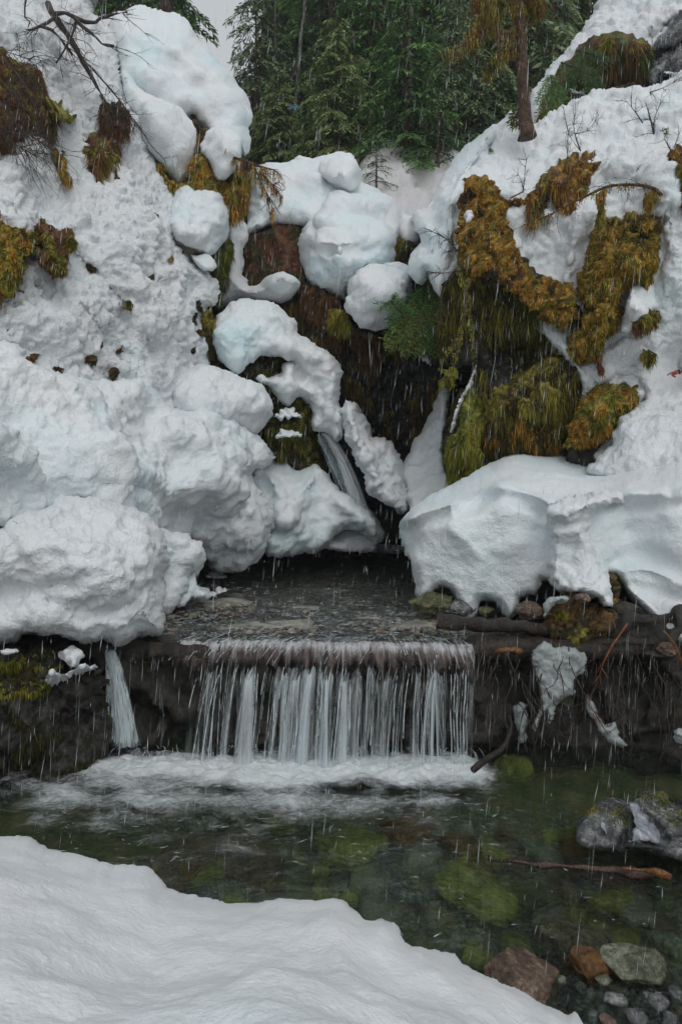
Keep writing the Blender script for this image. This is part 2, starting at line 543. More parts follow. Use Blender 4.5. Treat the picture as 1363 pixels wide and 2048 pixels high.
def tube_arrays(path, radii, sides=6, seed=0, rough=.0):
    path = np.asarray(path, float); n = len(path)
    T = np.gradient(path, axis=0); T = unit(T)
    ref = np.array([0.3, 0.9, 0.2]); 
    A = unit(np.cross(T, ref)); B = np.cross(T, A)
    ang = np.linspace(0, 2 * np.pi, sides, endpoint=False)
    rr = np.asarray(radii)[:, None] * np.ones(sides)[None]
    V = path[:, None] + (A[:, None] * np.cos(ang)[None, :, None] + B[:, None] * np.sin(ang)[None, :, None]) * rr[..., None]
    V = V.reshape(-1, 3)
    if rough: V = V + (pn(V, .12, seed)[:, None] * unit(V - np.repeat(path, sides, 0))) * rough
    i = np.arange(n - 1)[:, None] * sides; j = np.arange(sides)[None]; j2 = (j + 1) % sides
    Q = np.stack([i + j, i + j2, i + sides + j2, i + sides + j], -1).reshape(-1, 4)
    ends = []
    for k in range(1, sides - 1):
        ends.append([0, k + 1, k]); o = (n - 1) * sides; ends.append([o, o + k, o + k + 1])
    return V, Q, np.array(ends)

class Acc:
    def __init__(s): s.V = []; s.Q = []; s.T = []; s.C = []; s.n = 0
    def add(s, V, Q=None, T=None, C=None):
        s.V.append(V)
        if Q is not None and len(Q): s.Q.append(np.asarray(Q) + s.n)
        if T is not None and len(T): s.T.append(np.asarray(T) + s.n)
        if C is not None: s.C.append(np.broadcast_to(C, V.shape))
        s.n += len(V)
    def build(s, name, mat, parent=None, smooth_=True):
        return obj_np(name, np.concatenate(s.V), np.concatenate(s.Q) if s.Q else None,
                      np.concatenate(s.T) if s.T else None, mat, parent, smooth_=smooth_,
                      col=np.concatenate(s.C) if s.C else None)

def pxpath(pts, Y=None, seg=12):
    """[(px,py,Y)] smoothed -> world path"""
    A = np.array([(p[0], p[1], p[2] if len(p) > 2 else Y) for p in pts], float)
    A = catmull(A, seg, False)
    return np.stack([(A[:, 0] - CX) * A[:, 2] / F, A[:, 2], EYE + (HY - A[:, 1]) * A[:, 2] / F], 1)

def branch(acc, path, r0, r1, sides=6, rough=0.0, seed=0):
    V, Q, T = tube_arrays(path, np.linspace(r0, r1, len(path)), sides, seed, rough)
    acc.add(V, Q, T)

def twigs(acc, path, n, ln, r, depth=2, grav=0.3, rnd=None, spread=1.0, t0=.1):
    """bare side twigs growing off a path"""
    rnd = rnd or np.random.default_rng(3)
    path = np.asarray(path); T = unit(np.gradient(path, axis=0))
    for k in range(n):
        i = int((t0 + (1 - t0) * rnd.random()) * (len(path) - 1))
        d = T[i] + rnd.normal(size=3) * .8 * spread; d /= np.linalg.norm(d)
        L = ln * (.4 + .8 * rnd.random()); m = 7
        pts = [path[i]]
        for j in range(m):
            d = d + rnd.normal(size=3) * .16 + np.array([0, 0, -grav * .16]); d /= np.linalg.norm(d)
            pts.append(pts[-1] + d * L / m)
        pts = np.array(pts)
        branch(acc, pts, r, r * .35, 4)
        if depth > 1: twigs(acc, pts, 3 + int(rnd.random() * 3), ln * .5, r * .55, depth - 1, grav, rnd, spread)

# ---- conifers
def conifer_mesh(H, W0, seed, cols, nb=46, leaf=.17, droop=.5, bare=.12, dens=1.0, lean=0):
    """returns (crown mesh, trunk mesh): drooping tiers of flat sprays"""
    r = np.random.default_rng(seed)
    P = []; D = []; L = []; ax = []; C = []
    limb = Acc()
    cols = np.array(cols)
    for b in range(nb):
        t = bare + (1 - bare) * (b + r.random() * .8) / nb
        h = H * t
        Lb = W0 * (1 - t) ** .75 * (.55 + .6 * r.random()) + .1
        az = b * 2.4 + r.normal() * .4
        o = np.array([math.cos(az), math.sin(az), 0.0]); sd = np.array([-o[1], o[0], 0.0])
        n = 10
        s = np.linspace(0, 1, n)
        drp = droop * (.7 + .6 * r.random())
        z = h + Lb * (.18 * s - drp * s ** 1.8)
        pth = o[None] * (s * Lb)[:, None] + sd[None] * (np.sin(s * 2 + b) * .06 * Lb)[:, None]; pth[:, 2] = z
        V, Q, T = tube_arrays(pth, np.linspace(.012 + .008 * Lb, .004, n), 4); limb.add(V, Q, T)
        m = max(6, int(Lb * 15 * dens))
        tint = r.normal() * .12
        for k in range(m):
            u = .1 + .9 * (k + r.random()) / m
            i = min(int(u * (n - 1)), n - 2); fr = u * (n - 1) - i
            p = pth[i] * (1 - fr) + pth[i + 1] * fr
            side = 1 if k % 2 else -1
            bl = (Lb * .42 * (1 - u) ** .7 + .12) * (.6 + .6 * r.random())
            dirn = o * (.75 + .3 * u) + sd * side * (1.0 - .35 * u) + r.normal(size=3) * .12
            dirn[2] += -.15; dirn /= np.linalg.norm(dirn)
            q = max(4, int(bl / (leaf * .34)))
            tt = (np.arange(q) + r.random(q)) / q
            pp = p + dirn[None] * (tt * bl)[:, None]
            pp[:, 2] -= bl * .55 * tt ** 2
            dd = dirn[None] * .8 + np.cross(dirn, [0, 0, 1])[None] * (np.where(np.arange(q) % 2, 1, -1) * .7)[:, None] + r.normal(size=(q, 3)) * .2
            dd[:, 2] -= .35 + .6 * tt
            P.append(pp); D.append(unit(dd)); L.append(np.full(q, leaf) * (.6 + .7 * r.random(q)))
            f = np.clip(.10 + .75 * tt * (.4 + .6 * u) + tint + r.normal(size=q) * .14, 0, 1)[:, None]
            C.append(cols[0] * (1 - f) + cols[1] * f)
    P = np.concatenate(P); D = np.concatenate(D); L = np.concatenate(L); C = np.concatenate(C)
    S = unit(np.cross(D, np.array([0, 0, 1.0])) + r.normal(size=P.shape) * .5)
    V, Q = kites(P, D, S, L, L * .30)
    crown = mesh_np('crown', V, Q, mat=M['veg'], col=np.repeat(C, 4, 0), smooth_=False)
    hh = np.linspace(-.3, H * .97, 24)
    tp = np.stack([pn(np.stack([hh, hh * 0, hh * 0], 1), 2.0, seed) * .05 * H * .2, pn(np.stack([hh, hh * 0 + 3, hh * 0], 1), 2.0, seed) * .05, hh], 1)
    tv, tq, tt = tube_arrays(tp, (H * .014 + .02) * (1 - np.linspace(0, .93, 24)) , 8, seed, .01)
    trunk = mesh_np('trunk', tv, tq, tt, M['bark'])
    limbs = mesh_np('limbs', np.concatenate(limb.V), np.concatenate(limb.Q), np.concatenate(limb.T), M['twig'])
    return crown, trunk, limbs

def put_tree(kind, protos, base, rz, sc, label, group, tilt=0, bark=None):
    crown, trunk, limbs = protos
    e = bpy.data.objects.new('conifer_tree', None); link(e)
    e.location = base; e.rotation_euler = (tilt, 0, rz); e.scale = (sc, sc, sc)
    meta(e, label, kind, group)
    for nm, me in (('crown', crown), ('trunk', trunk), ('limbs', limbs)):
        c_ = link(bpy.data.objects.new(nm, me), e)
        if nm != 'trunk': c_['kind'] = 'stuff'
    return e

# ---- stones
def stone_mesh(seed, sub=3, flat=.6, facets=5, rough=.05, mat=None):
    r = np.random.default_rng(seed)
    bm = bmesh.new(); bmesh.ops.create_icosphere(bm, subdivisions=sub, radius=1.0)
    V = np.array([v.co[:] for v in bm.verts]); T = np.array([[v.index for v in f.verts] for f in bm.faces]); bm.free()
    for k in range(facets):
        n = r.normal(size=3); n /= np.linalg.norm(n); d = .55 + .3 * r.random()
        h = V @ n; ex = np.clip(h - d, 0, None)
        V = V - n[None] * (ex * .9)[:, None]
    V = V * (1 + fbm(V, .9, 3, seed)[:, None] * .12)
    V = V * (1 + fbm(V, .25, 3, seed + 4)[:, None] * rough)
    V = V * np.array([1, .8 + .2 * r.random(), flat * (.85 + .3 * r.random())])
    return mesh_np('stone', V, None, T, mat)
# ================================================================== GROUND
ZU = 0.95   # upper pool level
def ground_z(x, y):
    # stream bed of the lower pool
    P = np.stack([x, y, np.zeros_like(x)], 1)
    n = fbm(P, 1.1, 3, 21) * .10
    z = -.34 + n + .30 * smooth(4.0, 2.6, y) * smooth(.2, 1.6, x) + .3 * smooth(2.6, 1.8, y)
    z = z + .12 * smooth(5.0, 5.8, y)
    up = ZU - .10 + n * .6 + .10 * smooth(9.5, 7.5, y) - .3 * smooth(9, 11, y)
    k = smooth(6.34, 6.5, y)
    z = z * (1 - k) + up * k
    # gorge sides
    side = smooth(3.3, 7.5, np.abs(x + .3 - (y - 5) * .05)) * 4.5 + np.clip(np.abs(x) - 6, 0, 60) * .35
    z = z + side * smooth(5.5, 8.5, y) + side * .15
    # gorge head and forested hill
    kk = smooth(15.0, 18.5, y + fbm(P, 3, 2, 5) * .8)
    hill = 9.2 + np.clip(y - 18, 0, 400) * .46 + np.abs(x) * .12 + fbm(P, 6, 4, 8) * .9
    return z * (1 - kk) + np.maximum(z, hill) * kk
xs = np.unique(np.concatenate([np.linspace(-4, 4, 90), np.linspace(-14, 14, 70), np.linspace(-160, 160, 40)]))
ys = np.unique(np.concatenate([np.linspace(1.2, 13, 150), np.linspace(-12, 1.2, 14), np.linspace(13, 40, 60), np.linspace(40, 260, 30)]))
gx, gy = np.meshgrid(xs, ys); gz = ground_z(gx.ravel(), gy.ravel())
nx, ny = len(xs), len(ys); I = np.arange(nx * ny).reshape(ny, nx)
GQ = np.stack([I[:-1, :-1], I[:-1, 1:], I[1:, 1:], I[1:, :-1]], -1).reshape(-1, 4)
gm, gnt, gN, gL, gB = new_mat('ground')
g1 = noise_node(gnt, 5, 7, .7); g2 = noise_node(gnt, 1.4, 4, .6)
c1 = ramp(gnt, g1.outputs[0], [(.3, (.025, .038, .016)), (.45, (.09, .115, .045)), (.58, (.21, .165, .08)), (.75, (.42, .38, .26))])
c2 = ramp(gnt, g1.outputs[0], [(.3, (.014, .014, .008)), (.5, (.035, .03, .015)), (.75, (.06, .055, .03))])
sp = gN.new('ShaderNodeSeparateXYZ'); ge = gN.new('ShaderNodeNewGeometry'); gL.new(ge.outputs['Position'], sp.inputs[0])
mr = gN.new('ShaderNodeMapRange'); mr.inputs[1].default_value = 1.2; mr.inputs[2].default_value = 2.0; gL.new(sp.outputs[2], mr.inputs[0])
c3 = ramp(gnt, g1.outputs[0], [(.3, (.10, .10, .08)), (.5, (.24, .235, .19)), (.7, (.46, .44, .38))])
mr2 = gN.new('ShaderNodeMapRange'); mr2.inputs[1].default_value = .4; mr2.inputs[2].default_value = .7; gL.new(sp.outputs[2], mr2.inputs[0])
gL.new(mix(gnt, mr.outputs[0], mix(gnt, mr2.outputs[0], c1.outputs[0], c3.outputs[0]), c2.outputs[0]), gB.inputs['Base Color'])
gL.new(bump(gnt, g1.outputs[0], .04), gB.inputs['Normal']); gB.inputs['Roughness'].default_value = .7
gr = obj_np('ground', np.stack([gx.ravel(), gy.ravel(), gz], 1), GQ, mat=gm)
meta(gr, 'dark stony bed of the creek and wooded slope above it', kind='structure')

# the bank goes on behind the camera, snow covered
xs = np.linspace(-60, 60, 90); ys = np.linspace(-60, 1.25, 60); gx, gy = np.meshgrid(xs, ys)
PP = np.stack([gx.ravel(), gy.ravel(), gx.ravel() * 0], 1)
PP[:, 2] = .62 + fbm(PP, 2.5, 3, 61) * .12 + np.clip(-PP[:, 1] - 1.5, 0, 50) * .22 + np.clip(np.abs(PP[:, 0]) - 4, 0, 60) * .25 - .9 * smooth(.7, 1.25, PP[:, 1])
I = np.arange(len(PP)).reshape(60, 90)
meta(obj_np('snow_field', PP, np.stack([I[:-1, :-1], I[:-1, 1:], I[1:, 1:], I[1:, :-1]], -1).reshape(-1, 4), mat=M['snow_smooth']), 'snow covered bank going on behind the viewer', kind='structure')
# ================================================================== WATER
def water_mat(name, tint, bsc, bd, stretch=(1, 1, 1), ior=1.33, rk=.3):
    m, nt, N, Lk, bs = new_mat(name)
    N.remove(bs)
    v = posvec(nt, stretch)
    n1 = noise_node(nt, bsc, 4, .55, v, .5); n2 = noise_node(nt, bsc * 3.7, 3, .5, v)
    nr = bump(nt, n1.outputs[0], bd, 1.0); nr = bump(nt, n2.outputs[0], bd * .45, 1.0, nr)
    gl = N.new('ShaderNodeBsdfGlossy'); gl.inputs['Roughness'].default_value = .07; gl.inputs['Color'].default_value = (.95, .97, 1, 1)
    rf = N.new('ShaderNodeBsdfRefraction'); rf.inputs['IOR'].default_value = 1.05; rf.inputs['Roughness'].default_value = 0.0
    rf.inputs['Color'].default_value = (*tint, 1)
    tr = N.new('ShaderNodeBsdfTransparent'); tr.inputs['Color'].default_value = (*tint, 1)
    fr = N.new('ShaderNodeFresnel'); fr.inputs['IOR'].default_value = ior
    for s in (gl, fr): Lk.new(nr, s.inputs['Normal'])
    Lk.new(bump(nt, n1.outputs[0], bd * rk, 1.0), rf.inputs['Normal'])
    a = N.new('ShaderNodeMixShader'); a.inputs[0].default_value = .5
    Lk.new(tr.outputs[0], a.inputs[1]); Lk.new(rf.outputs[0], a.inputs[2])
    mx = N.new('ShaderNodeMixShader'); Lk.new(fr.outputs[0], mx.inputs[0]); Lk.new(a.outputs[0], mx.inputs[1]); Lk.new(gl.outputs[0], mx.inputs[2])
    Lk.new(mx.outputs[0], N['Material Output'].inputs['Surface'])
    return m
M['water_low'] = water_mat('clear_green_water', (.86, 1.0, .88), 6.5, .17, (1, 1.6, 1), 1.33, .04)
M['water_up'] = water_mat('clear_shallow_water', (.94, .96, .92), 9, .19, (1, .7, 1), 1.5, .15)

def wgrid(name, x0, x1, y0, y1, nx, ny, zf, mat, label):
    X, Yg = np.meshgrid(np.linspace(x0, x1, nx), np.linspace(y0, y1, ny))
    P = np.stack([X.ravel(), Yg.ravel(), np.zeros(nx * ny)], 1); P[:, 2] = zf(P)
    I = np.arange(nx * ny).reshape(ny, nx)
    Q = np.stack([I[:-1, :-1], I[:-1, 1:], I[1:, 1:], I[1:, :-1]], -1).reshape(-1, 4)
    o = obj_np(name, P, Q, mat=mat); meta(o, label, kind='structure'); return o
wgrid('water', -7, 7, 1.2, 6.3, 300, 220,
      lambda P: fbm(P, (.5, .3, 1), 3, 3) * .012 + fbm(P, (.16, .10, 1), 2, 9) * .010 * smooth(3.2, 5.6, P[:, 1]) + .02 * fbm(P, (.25, .2, 1), 2, 12) * smooth(4.2, 5.4, P[:, 1]),
      M['water_low'], 'clear green pool below the small waterfall')

# upper pool: ends in a rounded lip that the creek rolls over
LIPL, LIPR = -1.50, 1.18
def lipY(x):  # distance of the crest
    P = np.stack([x, x * 0, x * 0], 1)
    return 6.0 + pn(P, .6, 4) * .05 + pn(P, .17, 6) * .025 - .05 * x
def lipz(x):
    P = np.stack([x, x * 0 + 2, x * 0], 1)
    return pn(P, .33, 14) * .022 + pn(P, .11, 16) * .009
def upz(P): return ZU + lipz(P[:, 0]) * smooth(6.6, 6.15, P[:, 1]) + fbm(P, (.35, .16, 1), 3, 31) * .010 + fbm(P, (.10, .07, 1), 3, 33) * .020 * smooth(9.0, 6.8, P[:, 1]) * smooth(6.0, 6.5, P[:, 1])
X, Yg = np.meshgrid(np.linspace(-5, 4.5, 260), np.linspace(0, 1, 190))
x = X.ravel(); t = Yg.ravel(); y = lipY(x) + t ** 1.3 * 8.0
P = np.stack([x, y, x * 0], 1); P[:, 2] = upz(P)
I = np.arange(len(x)).reshape(190, 260)
Q = np.stack([I[:-1, :-1], I[:-1, 1:], I[1:, 1:], I[1:, :-1]], -1).reshape(-1, 4)
meta(obj_np('water', P, Q, mat=M['water_up']), 'shallow upper pool running over gravel to the lip of the fall', kind='structure')

# ================================================================== ROCK LEDGE under the lip, banks either side
def ledge():
    s = relief('rock_ledge', [(-120, 1300), (100, 1285), (330, 1288), (520, 1300), (700, 1300), (900, 1285), (1100, 1235), (1300, 1220), (1450, 1220), (1450, 1640), (900, 1620), (300, 1620), (-120, 1640)],
               [(-50, 1400, 5.9), (300, 1400, 6.15), (700, 1400, 6.12), (950, 1400, 6.15), (1150, 1350, 6.3), (1350, 1350, 6.0), (1350, 1550, 5.9), (300, 1590, 6.3), (700, 1590, 6.3), (900, 1300, 6.2)],
               M['rock_dark'], step=7, R=22, T=.12, back=.6, noise=((.6, .20, 'r'), (.22, .10, 'r'), (.08, .02, 'f')), seed=3)
    meta(s.obj, 'dark undercut rock ledge behind the small waterfall', 'rock ledge')
    return s
ledge_solid = ledge()
# gorge walls behind everything
s = relief('rock_wall', [(420, 420), (620, 440), (760, 480), (860, 520), (960, 560), (1100, 600), (1200, 700), (1230, 900), (1160, 1040), (900, 1130), (640, 1130), (430, 1120), (380, 800)],
           [(450, 500, 12.6), (700, 600, 12.6), (900, 700, 12.4), (1150, 800, 10.6), (650, 900, 12.6), (820, 900, 13.1), (800, 1100, 12.9), (500, 1100, 12), (1000, 1000, 11.5)],
           M['rock_dark'], step=8, R=30, T=.3, back=1.5, noise=((1.3, .4, 'r'), (.5, .22, 'r'), (.15, .05, 'f')), seed=8)
meta(s.obj, 'black wet rock wall at the back of the gorge behind the upper cascade', 'rock wall')
# ================================================================== SNOW
CL = ((1.1, .18, 'f'), (.45, .07, 'f'), (.2, .035, 'f'), (.10, .014, 'b'), (.05, .008, 'b'))     # avalanche debris
CLF = ((1.6, .2, 'f'), (.5, .09, 'f'), (.24, .05, 'b'), (.12, .034, 'b'), (.06, .015, 'b'))
LM = ((.9, .15, 'f'), (.34, .05, 'f'), (.14, .024, 'f'), (.06, .007, 'b'))        # firm lumps
SM = ((1.2, .18, 'f'), (.5, .07, 'f'), (.2, .014, 'f'), (.07, .004, 'f'))                        # smooth drifts

def snow(name, out, anchors, label, mat='snow', noise=LM, cat='snow boulder', kind=None, group=None, **k):
    s = relief(name, out, anchors, M[mat], noise=noise, **k)
    meta(s.obj, label, None if kind == 'structure' else cat, group, kind)
    return s

# --- left flank
snow('snow_slope', [(-100, -100), (170, -100), (180, -5), (195, 24), (228, 26), (240, 60), (236, 110), (246, 160), (268, 205), (292, 262), (312, 322), (345, 366), (372, 400), (360, 440),
                    (352, 478), (375, 500), (402, 530), (425, 560), (436, 590), (431, 612), (414, 618), (421, 650), (428, 700), (415, 760), (450, 860), (420, 1000), (250, 1100), (-100, 1100)],
     [(0, 0, 9.2), (200, 0, 11.2), (230, 100, 11), (60, 180, 8.8), (0, 400, 7.4), (150, 350, 8.6), (280, 300, 9.9), (0, 620, 6.6), (180, 560, 7.9), (340, 450, 9.4),
      (420, 600, 9.8), (0, 760, 6.4), (200, 760, 7.4), (380, 720, 9.2), (410, 900, 9.6), (0, 1000, 6.8)],
     'broad lumpy snow slope covering the left flank of the gorge', 'snow_clump', CLF, kind='structure', step=3.2, R=26, T=.3, back=1.6, seed=1, jit=1.6,
     feats=(('line', [(0, 60), (60, 70), (120, 150)], 40, .25), ('line', [(180, 430), (260, 520), (330, 640)], 35, .22), ('line', [(250, 380), (340, 480)], 30, .2),
            ('bump', 100, 640, 90, 40, .2), ('bump', 60, 330, 60, 60, .25), ('line', [(20, 560), (140, 620), (260, 720)], 16, -.12), ('line', [(120, 480), (240, 610), (330, 740)], 14, -.12)))
snow('snow_slope', [(-100, 690), (0, 690), (48, 712), (90, 735), (128, 752), (180, 758), (222, 768), (277, 756), (318, 800), (345, 822), (375, 830), (400, 818), (425, 808), (450, 814), (490, 853), (520, 872), (534, 888), (551, 918),
                    (540, 930), (517, 932), (508, 952), (520, 982), (538, 1000), (546, 1022), (543, 1052), (531, 1093), (513, 1122), (492, 1138), (462, 1143), (430, 1140), (412, 1118), (395, 1090), (370, 1070), (300, 1130), (-100, 1150)],
     [(0, 750, 5.9), (120, 800, 6.3), (300, 850, 7.6), (430, 830, 8.8), (540, 900, 9.6), (0, 900, 5.4), (200, 950, 6.0), (350, 1000, 7.2), (450, 1000, 8.3), (530, 1030, 9.1), (470, 1120, 9.3), (400, 1090, 8.6), (100, 1100, 6.2), (300, 1110, 7.5)],
     'brighter clumpy apron of old snow bulging down to the upper pool', 'snow_ice', CL, kind='structure', step=3.2, R=30, T=.35, back=1.3, seed=2, jit=1.4,
     feats=(('line', [(425, 1000), (400, 1050)], 22, -.3), ('line', [(510, 960), (480, 1000), (470, 1030)], 14, -.2), ('line', [(350, 860), (440, 900), (500, 940)], 30, .25),
            ('line', [(200, 960), (300, 980), (380, 1040)], 20, -.15), ('bump', 500, 1060, 35, 50, .3), ('bump', 420, 960, 50, 40, .25)))
snow('snow_boulder', [(395, 727), (430, 729), (455, 742), (482, 757), (512, 766), (530, 778), (546, 797), (544, 818), (534, 838), (524, 852), (514, 866), (488, 866), (450, 850), (400, 850), (350, 830), (330, 790), (350, 750)],
     [(350, 800, 8.7), (430, 760, 8.9), (530, 800, 9.2), (500, 860, 9.2), (400, 850, 8.6)],
     'rounded grey-white snow lump under the moss bank left of the cascade', 'snow', LM, step=3.5, R=34, T=.5, back=1.0, seed=4, jit=1.0)
snow('snow_boulder', [(505, 935), (530, 925), (552, 921), (575, 930), (592, 944), (606, 944), (620, 936), (640, 937), (655, 950), (672, 968), (692, 985), (715, 1003), (735, 1018), (752, 1038), (766, 1062), (765, 1078), (750, 1090), (735, 1080), (700, 1062), (672, 1068), (650, 1092), (630, 1104),
                      (600, 1102), (580, 1108), (556, 1113), (537, 1114), (520, 1080), (500, 1020)],
     [(540, 940, 10.4), (630, 950, 10.6), (560, 1100, 9.9), (640, 1080, 10.3), (700, 1020, 10.5), (760, 1070, 10.7), (540, 1020, 9.9)],
     'wedge-shaped snow block with an undercut foot at the far edge of the upper pool', 'snow_ice', LM, step=3.2, R=26, T=.45, back=1.4, seed=5, jit=1.2,
     feats=(('line', [(625, 950), (600, 1000), (570, 1040)], 26, .25), ('line', [(680, 1000), (740, 1045)], 20, .2), ('line', [(520, 960), (545, 1010), (540, 1060)], 12, -.25)))
snow('snow_boulder', [(640, 1090), (655, 1068), (680, 1058), (720, 1062), (748, 1078), (748, 1094), (720, 1104), (690, 1104), (655, 1104)],
     [(650, 1080, 10.8), (740, 1090, 11.0), (690, 1100, 10.8)], 'shaded grey underside of packed snow over the pool edge', 'snow', LM, step=4, R=20, T=.3, back=.6, seed=6)
snow('snow_boulder', [(-100, 1040), (-40, 1045), (0, 1052), (40, 1025), (80, 1004), (130, 990), (190, 988), (235, 1000), (280, 1018), (312, 1045), (328, 1075), (341, 1105), (338, 1130), (330, 1160), (334, 1190), (326, 1225), (322, 1262), (300, 1270), (280, 1270), (255, 1285), (235, 1292),
                      (215, 1280), (190, 1284), (165, 1292), (140, 1283), (118, 1272), (90, 1272), (60, 1266), (35, 1277), (15, 1287), (-20, 1292), (-100, 1300)],
     [(0, 1100, 5.0), (160, 1010, 5.7), (300, 1060, 5.9), (330, 1150, 6.0), (160, 1130, 5.1), (0, 1260, 5.1), (160, 1270, 5.3), (300, 1250, 5.7), (250, 1150, 5.3)],
     'largest near snow boulder, blocky with a dimpled grey face, on the left bank', 'snow', ((.7, .07, 'f'), (.26, .045, 'f'), (.11, .022, 'f'), (.045, .008, 'f')), step=3.2, R=40, T=.55, back=1.2, seed=7, jit=1.0,
     feats=(('line', [(60, 1100), (160, 1090), (290, 1120)], 18, .08), ('line', [(100, 1200), (200, 1225), (300, 1180)], 22, -.10), ('bump', 110, 1165, 60, 22, -.12), ('line', [(330, 1090), (300, 1180), (318, 1260)], 16, .08), ('bump', 20, 1190, 60, 25, -.14), ('line', [(0, 1060), (80, 1020), (180, 1005)], 16, .10)))
snow('snow_slope', [(-100, 820), (0, 850), (40, 880), (80, 915), (92, 950), (85, 985), (110, 1010), (60, 1040), (0, 1060), (-100, 1060)],
     [(0, 900, 5.0), (70, 950, 5.3), (0, 1020, 5.1)], 'smooth snow shoulder above the near boulder at the left frame edge', 'snow_ice', CL, kind='structure', step=3.5, R=30, T=.12, back=1, seed=9)
snow('snow_boulder', [(318, 1072), (345, 1064), (372, 1074), (392, 1088), (404, 1106), (398, 1128), (380, 1140), (372, 1165), (362, 1190), (350, 1205), (330, 1224), (316, 1215)],
     [(330, 1100, 6.8), (390, 1110, 7.3), (340, 1200, 6.9)], 'upright snow pillar just right of the largest near boulder', 'snow', CL, step=3, R=20, T=.3, back=.6, seed=10, jit=1.2)
snow('snow_boulder', [(385, 1105), (402, 1108), (410, 1130), (400, 1150), (392, 1175), (412, 1180), (420, 1195), (400, 1200), (380, 1196), (362, 1210), (350, 1200), (368, 1175), (378, 1140)],
     [(390, 1120, 7.5), (410, 1190, 7.3), (370, 1200, 7.2)], 'small ragged snow chunk at the foot of the pillar on the gravel', 'snow', CL, step=3, R=14, T=.2, back=.4, seed=11, jit=1.2)
for i, (cx, cy, rx, ry, lab) in enumerate(((432, 1150, 22, 9, 'flat crust of snow lying on the gravel bar, farthest back'), (410, 1188, 20, 9, 'small snow crust on the gravel beside the ragged chunk'), (440, 1182, 12, 5, 'smallest snow scrap on the dark pebbles'), (378, 1204, 14, 8, 'low snow patch on pebbles nearest the large boulder'))):
    a = np.linspace(0, 2 * np.pi, 12, endpoint=False); rr = 1 + .2 * np.sin(a * 3 + i)
    Yc = (EYE - ZU - .04) * F / (cy + ry * .5 - HY)
    snow('snow_patch', [(cx + rx * math.cos(t) * r_, cy + ry * math.sin(t) * r_) for t, r_ in zip(a, rr)], [(cx, cy + ry, Yc - .06), (cx - rx, cy - ry, Yc + .2), (cx + rx, cy - ry, Yc + .2)], lab, 'snow', ((.1, .03, 'b'),), 'snow patch', step=2.5, R=8, T=.1, back=.25, seed=20 + i)

# --- upper left domes
snow('snow_dome', [(215, 60), (222, 28), (248, 20), (272, 13), (305, 22), (332, 31), (354, 27), (376, 36), (388, 52), (394, 72), (400, 84), (424, 104), (442, 124), (455, 140), (470, 162), (490, 188), (503, 212), (509, 232), (505, 246), (497, 256), (500, 285), (499, 308), (490, 315),
                   (470, 300), (430, 290), (410, 272), (395, 250), (388, 238), (384, 250), (386, 290), (360, 300), (300, 290), (240, 180)],
     [(240, 40, 11.2), (330, 60, 11.2), (300, 150, 10.6), (400, 150, 10.7), (490, 230, 11.1), (450, 260, 10.7), (370, 260, 10.5), (260, 200, 10.6)],
     'huge smooth rounded snow dome standing against the forest at upper left', 'snow_ice', SM, 'snow dome', step=3.5, R=60, T=.9, back=2.2, seed=12, jit=.8,
     feats=(('line', [(250, 190), (320, 200), (390, 260)], 20, -.1), ('line', [(290, 95), (350, 130), (400, 170), (440, 230)], 26, -.22), ('bump', 330, 90, 60, 30, .2), ('bump', 430, 200, 30, 40, .18), ('line', [(260, 250), (340, 280), (380, 300)], 22, .1)))
snow('snow_lobe', [(246, 140), (262, 158), (285, 178), (308, 192), (335, 204), (356, 216), (372, 238), (384, 256), (391, 290), (387, 312), (380, 335), (371, 352), (361, 369), (346, 354), (330, 338), (314, 314), (298, 300), (280, 270), (258, 220), (244, 180)],
     [(260, 170, 10.4), (340, 220, 10.2), (375, 300, 10.3), (350, 350, 10.1), (300, 270, 10.0)],
     'long drooping snow tongue hanging from the big dome over brown moss', 'snow_ice', SM, 'snow lobe', step=3, R=34, T=.5, back=.7, seed=13, jit=.7,
     feats=(('line', [(250, 150), (320, 205), (368, 250)], 14, .08),))
snow('snow_lobe', [(398, 290), (408, 280), (415, 262), (428, 254), (445, 254), (464, 260), (478, 267), (487, 285), (487, 305), (484, 325), (480, 346), (464, 343), (448, 357), (436, 353), (430, 340), (420, 322), (410, 312), (400, 306)],
     [(410, 290, 10.2), (450, 265, 10.1), (480, 320, 10.2), (445, 345, 10.0), (450, 300, 9.9)],
     'small square-shouldered snow cap perched on the mossy branch', 'snow', SM, 'snow lobe', step=3, R=22, T=.4, back=.6, seed=14, jit=.7)
snow('snow_boulder', [(345, 400), (360, 376), (375, 371), (388, 380), (408, 386), (430, 384), (442, 394), (450, 410), (456, 432), (454, 450), (452, 470), (443, 488), (430, 504), (416, 513), (398, 508), (386, 500), (370, 490), (352, 480), (338, 440)],
     [(360, 400, 9.7), (430, 395, 9.9), (450, 450, 10.0), (410, 500, 9.7), (360, 470, 9.3)],
     'big scooped snow lump jutting from the left slope below the mossy branch', 'snow_ice', LM, step=3, R=26, T=.45, back=.9, seed=15, jit=.8,
     feats=(('line', [(370, 480), (410, 490), (445, 460)], 12, -.1),))
snow('snow_patch', [(380, 508), (395, 512), (410, 512), (425, 522), (431, 535), (425, 543), (408, 542), (395, 530), (384, 520)], [(390, 515, 9.7), (425, 540, 9.8), (410, 515, 9.8)],
     'thin snow lip under the scooped lump', 'snow', SM, 'snow patch', step=3, R=10, T=.12, back=.3, seed=16)

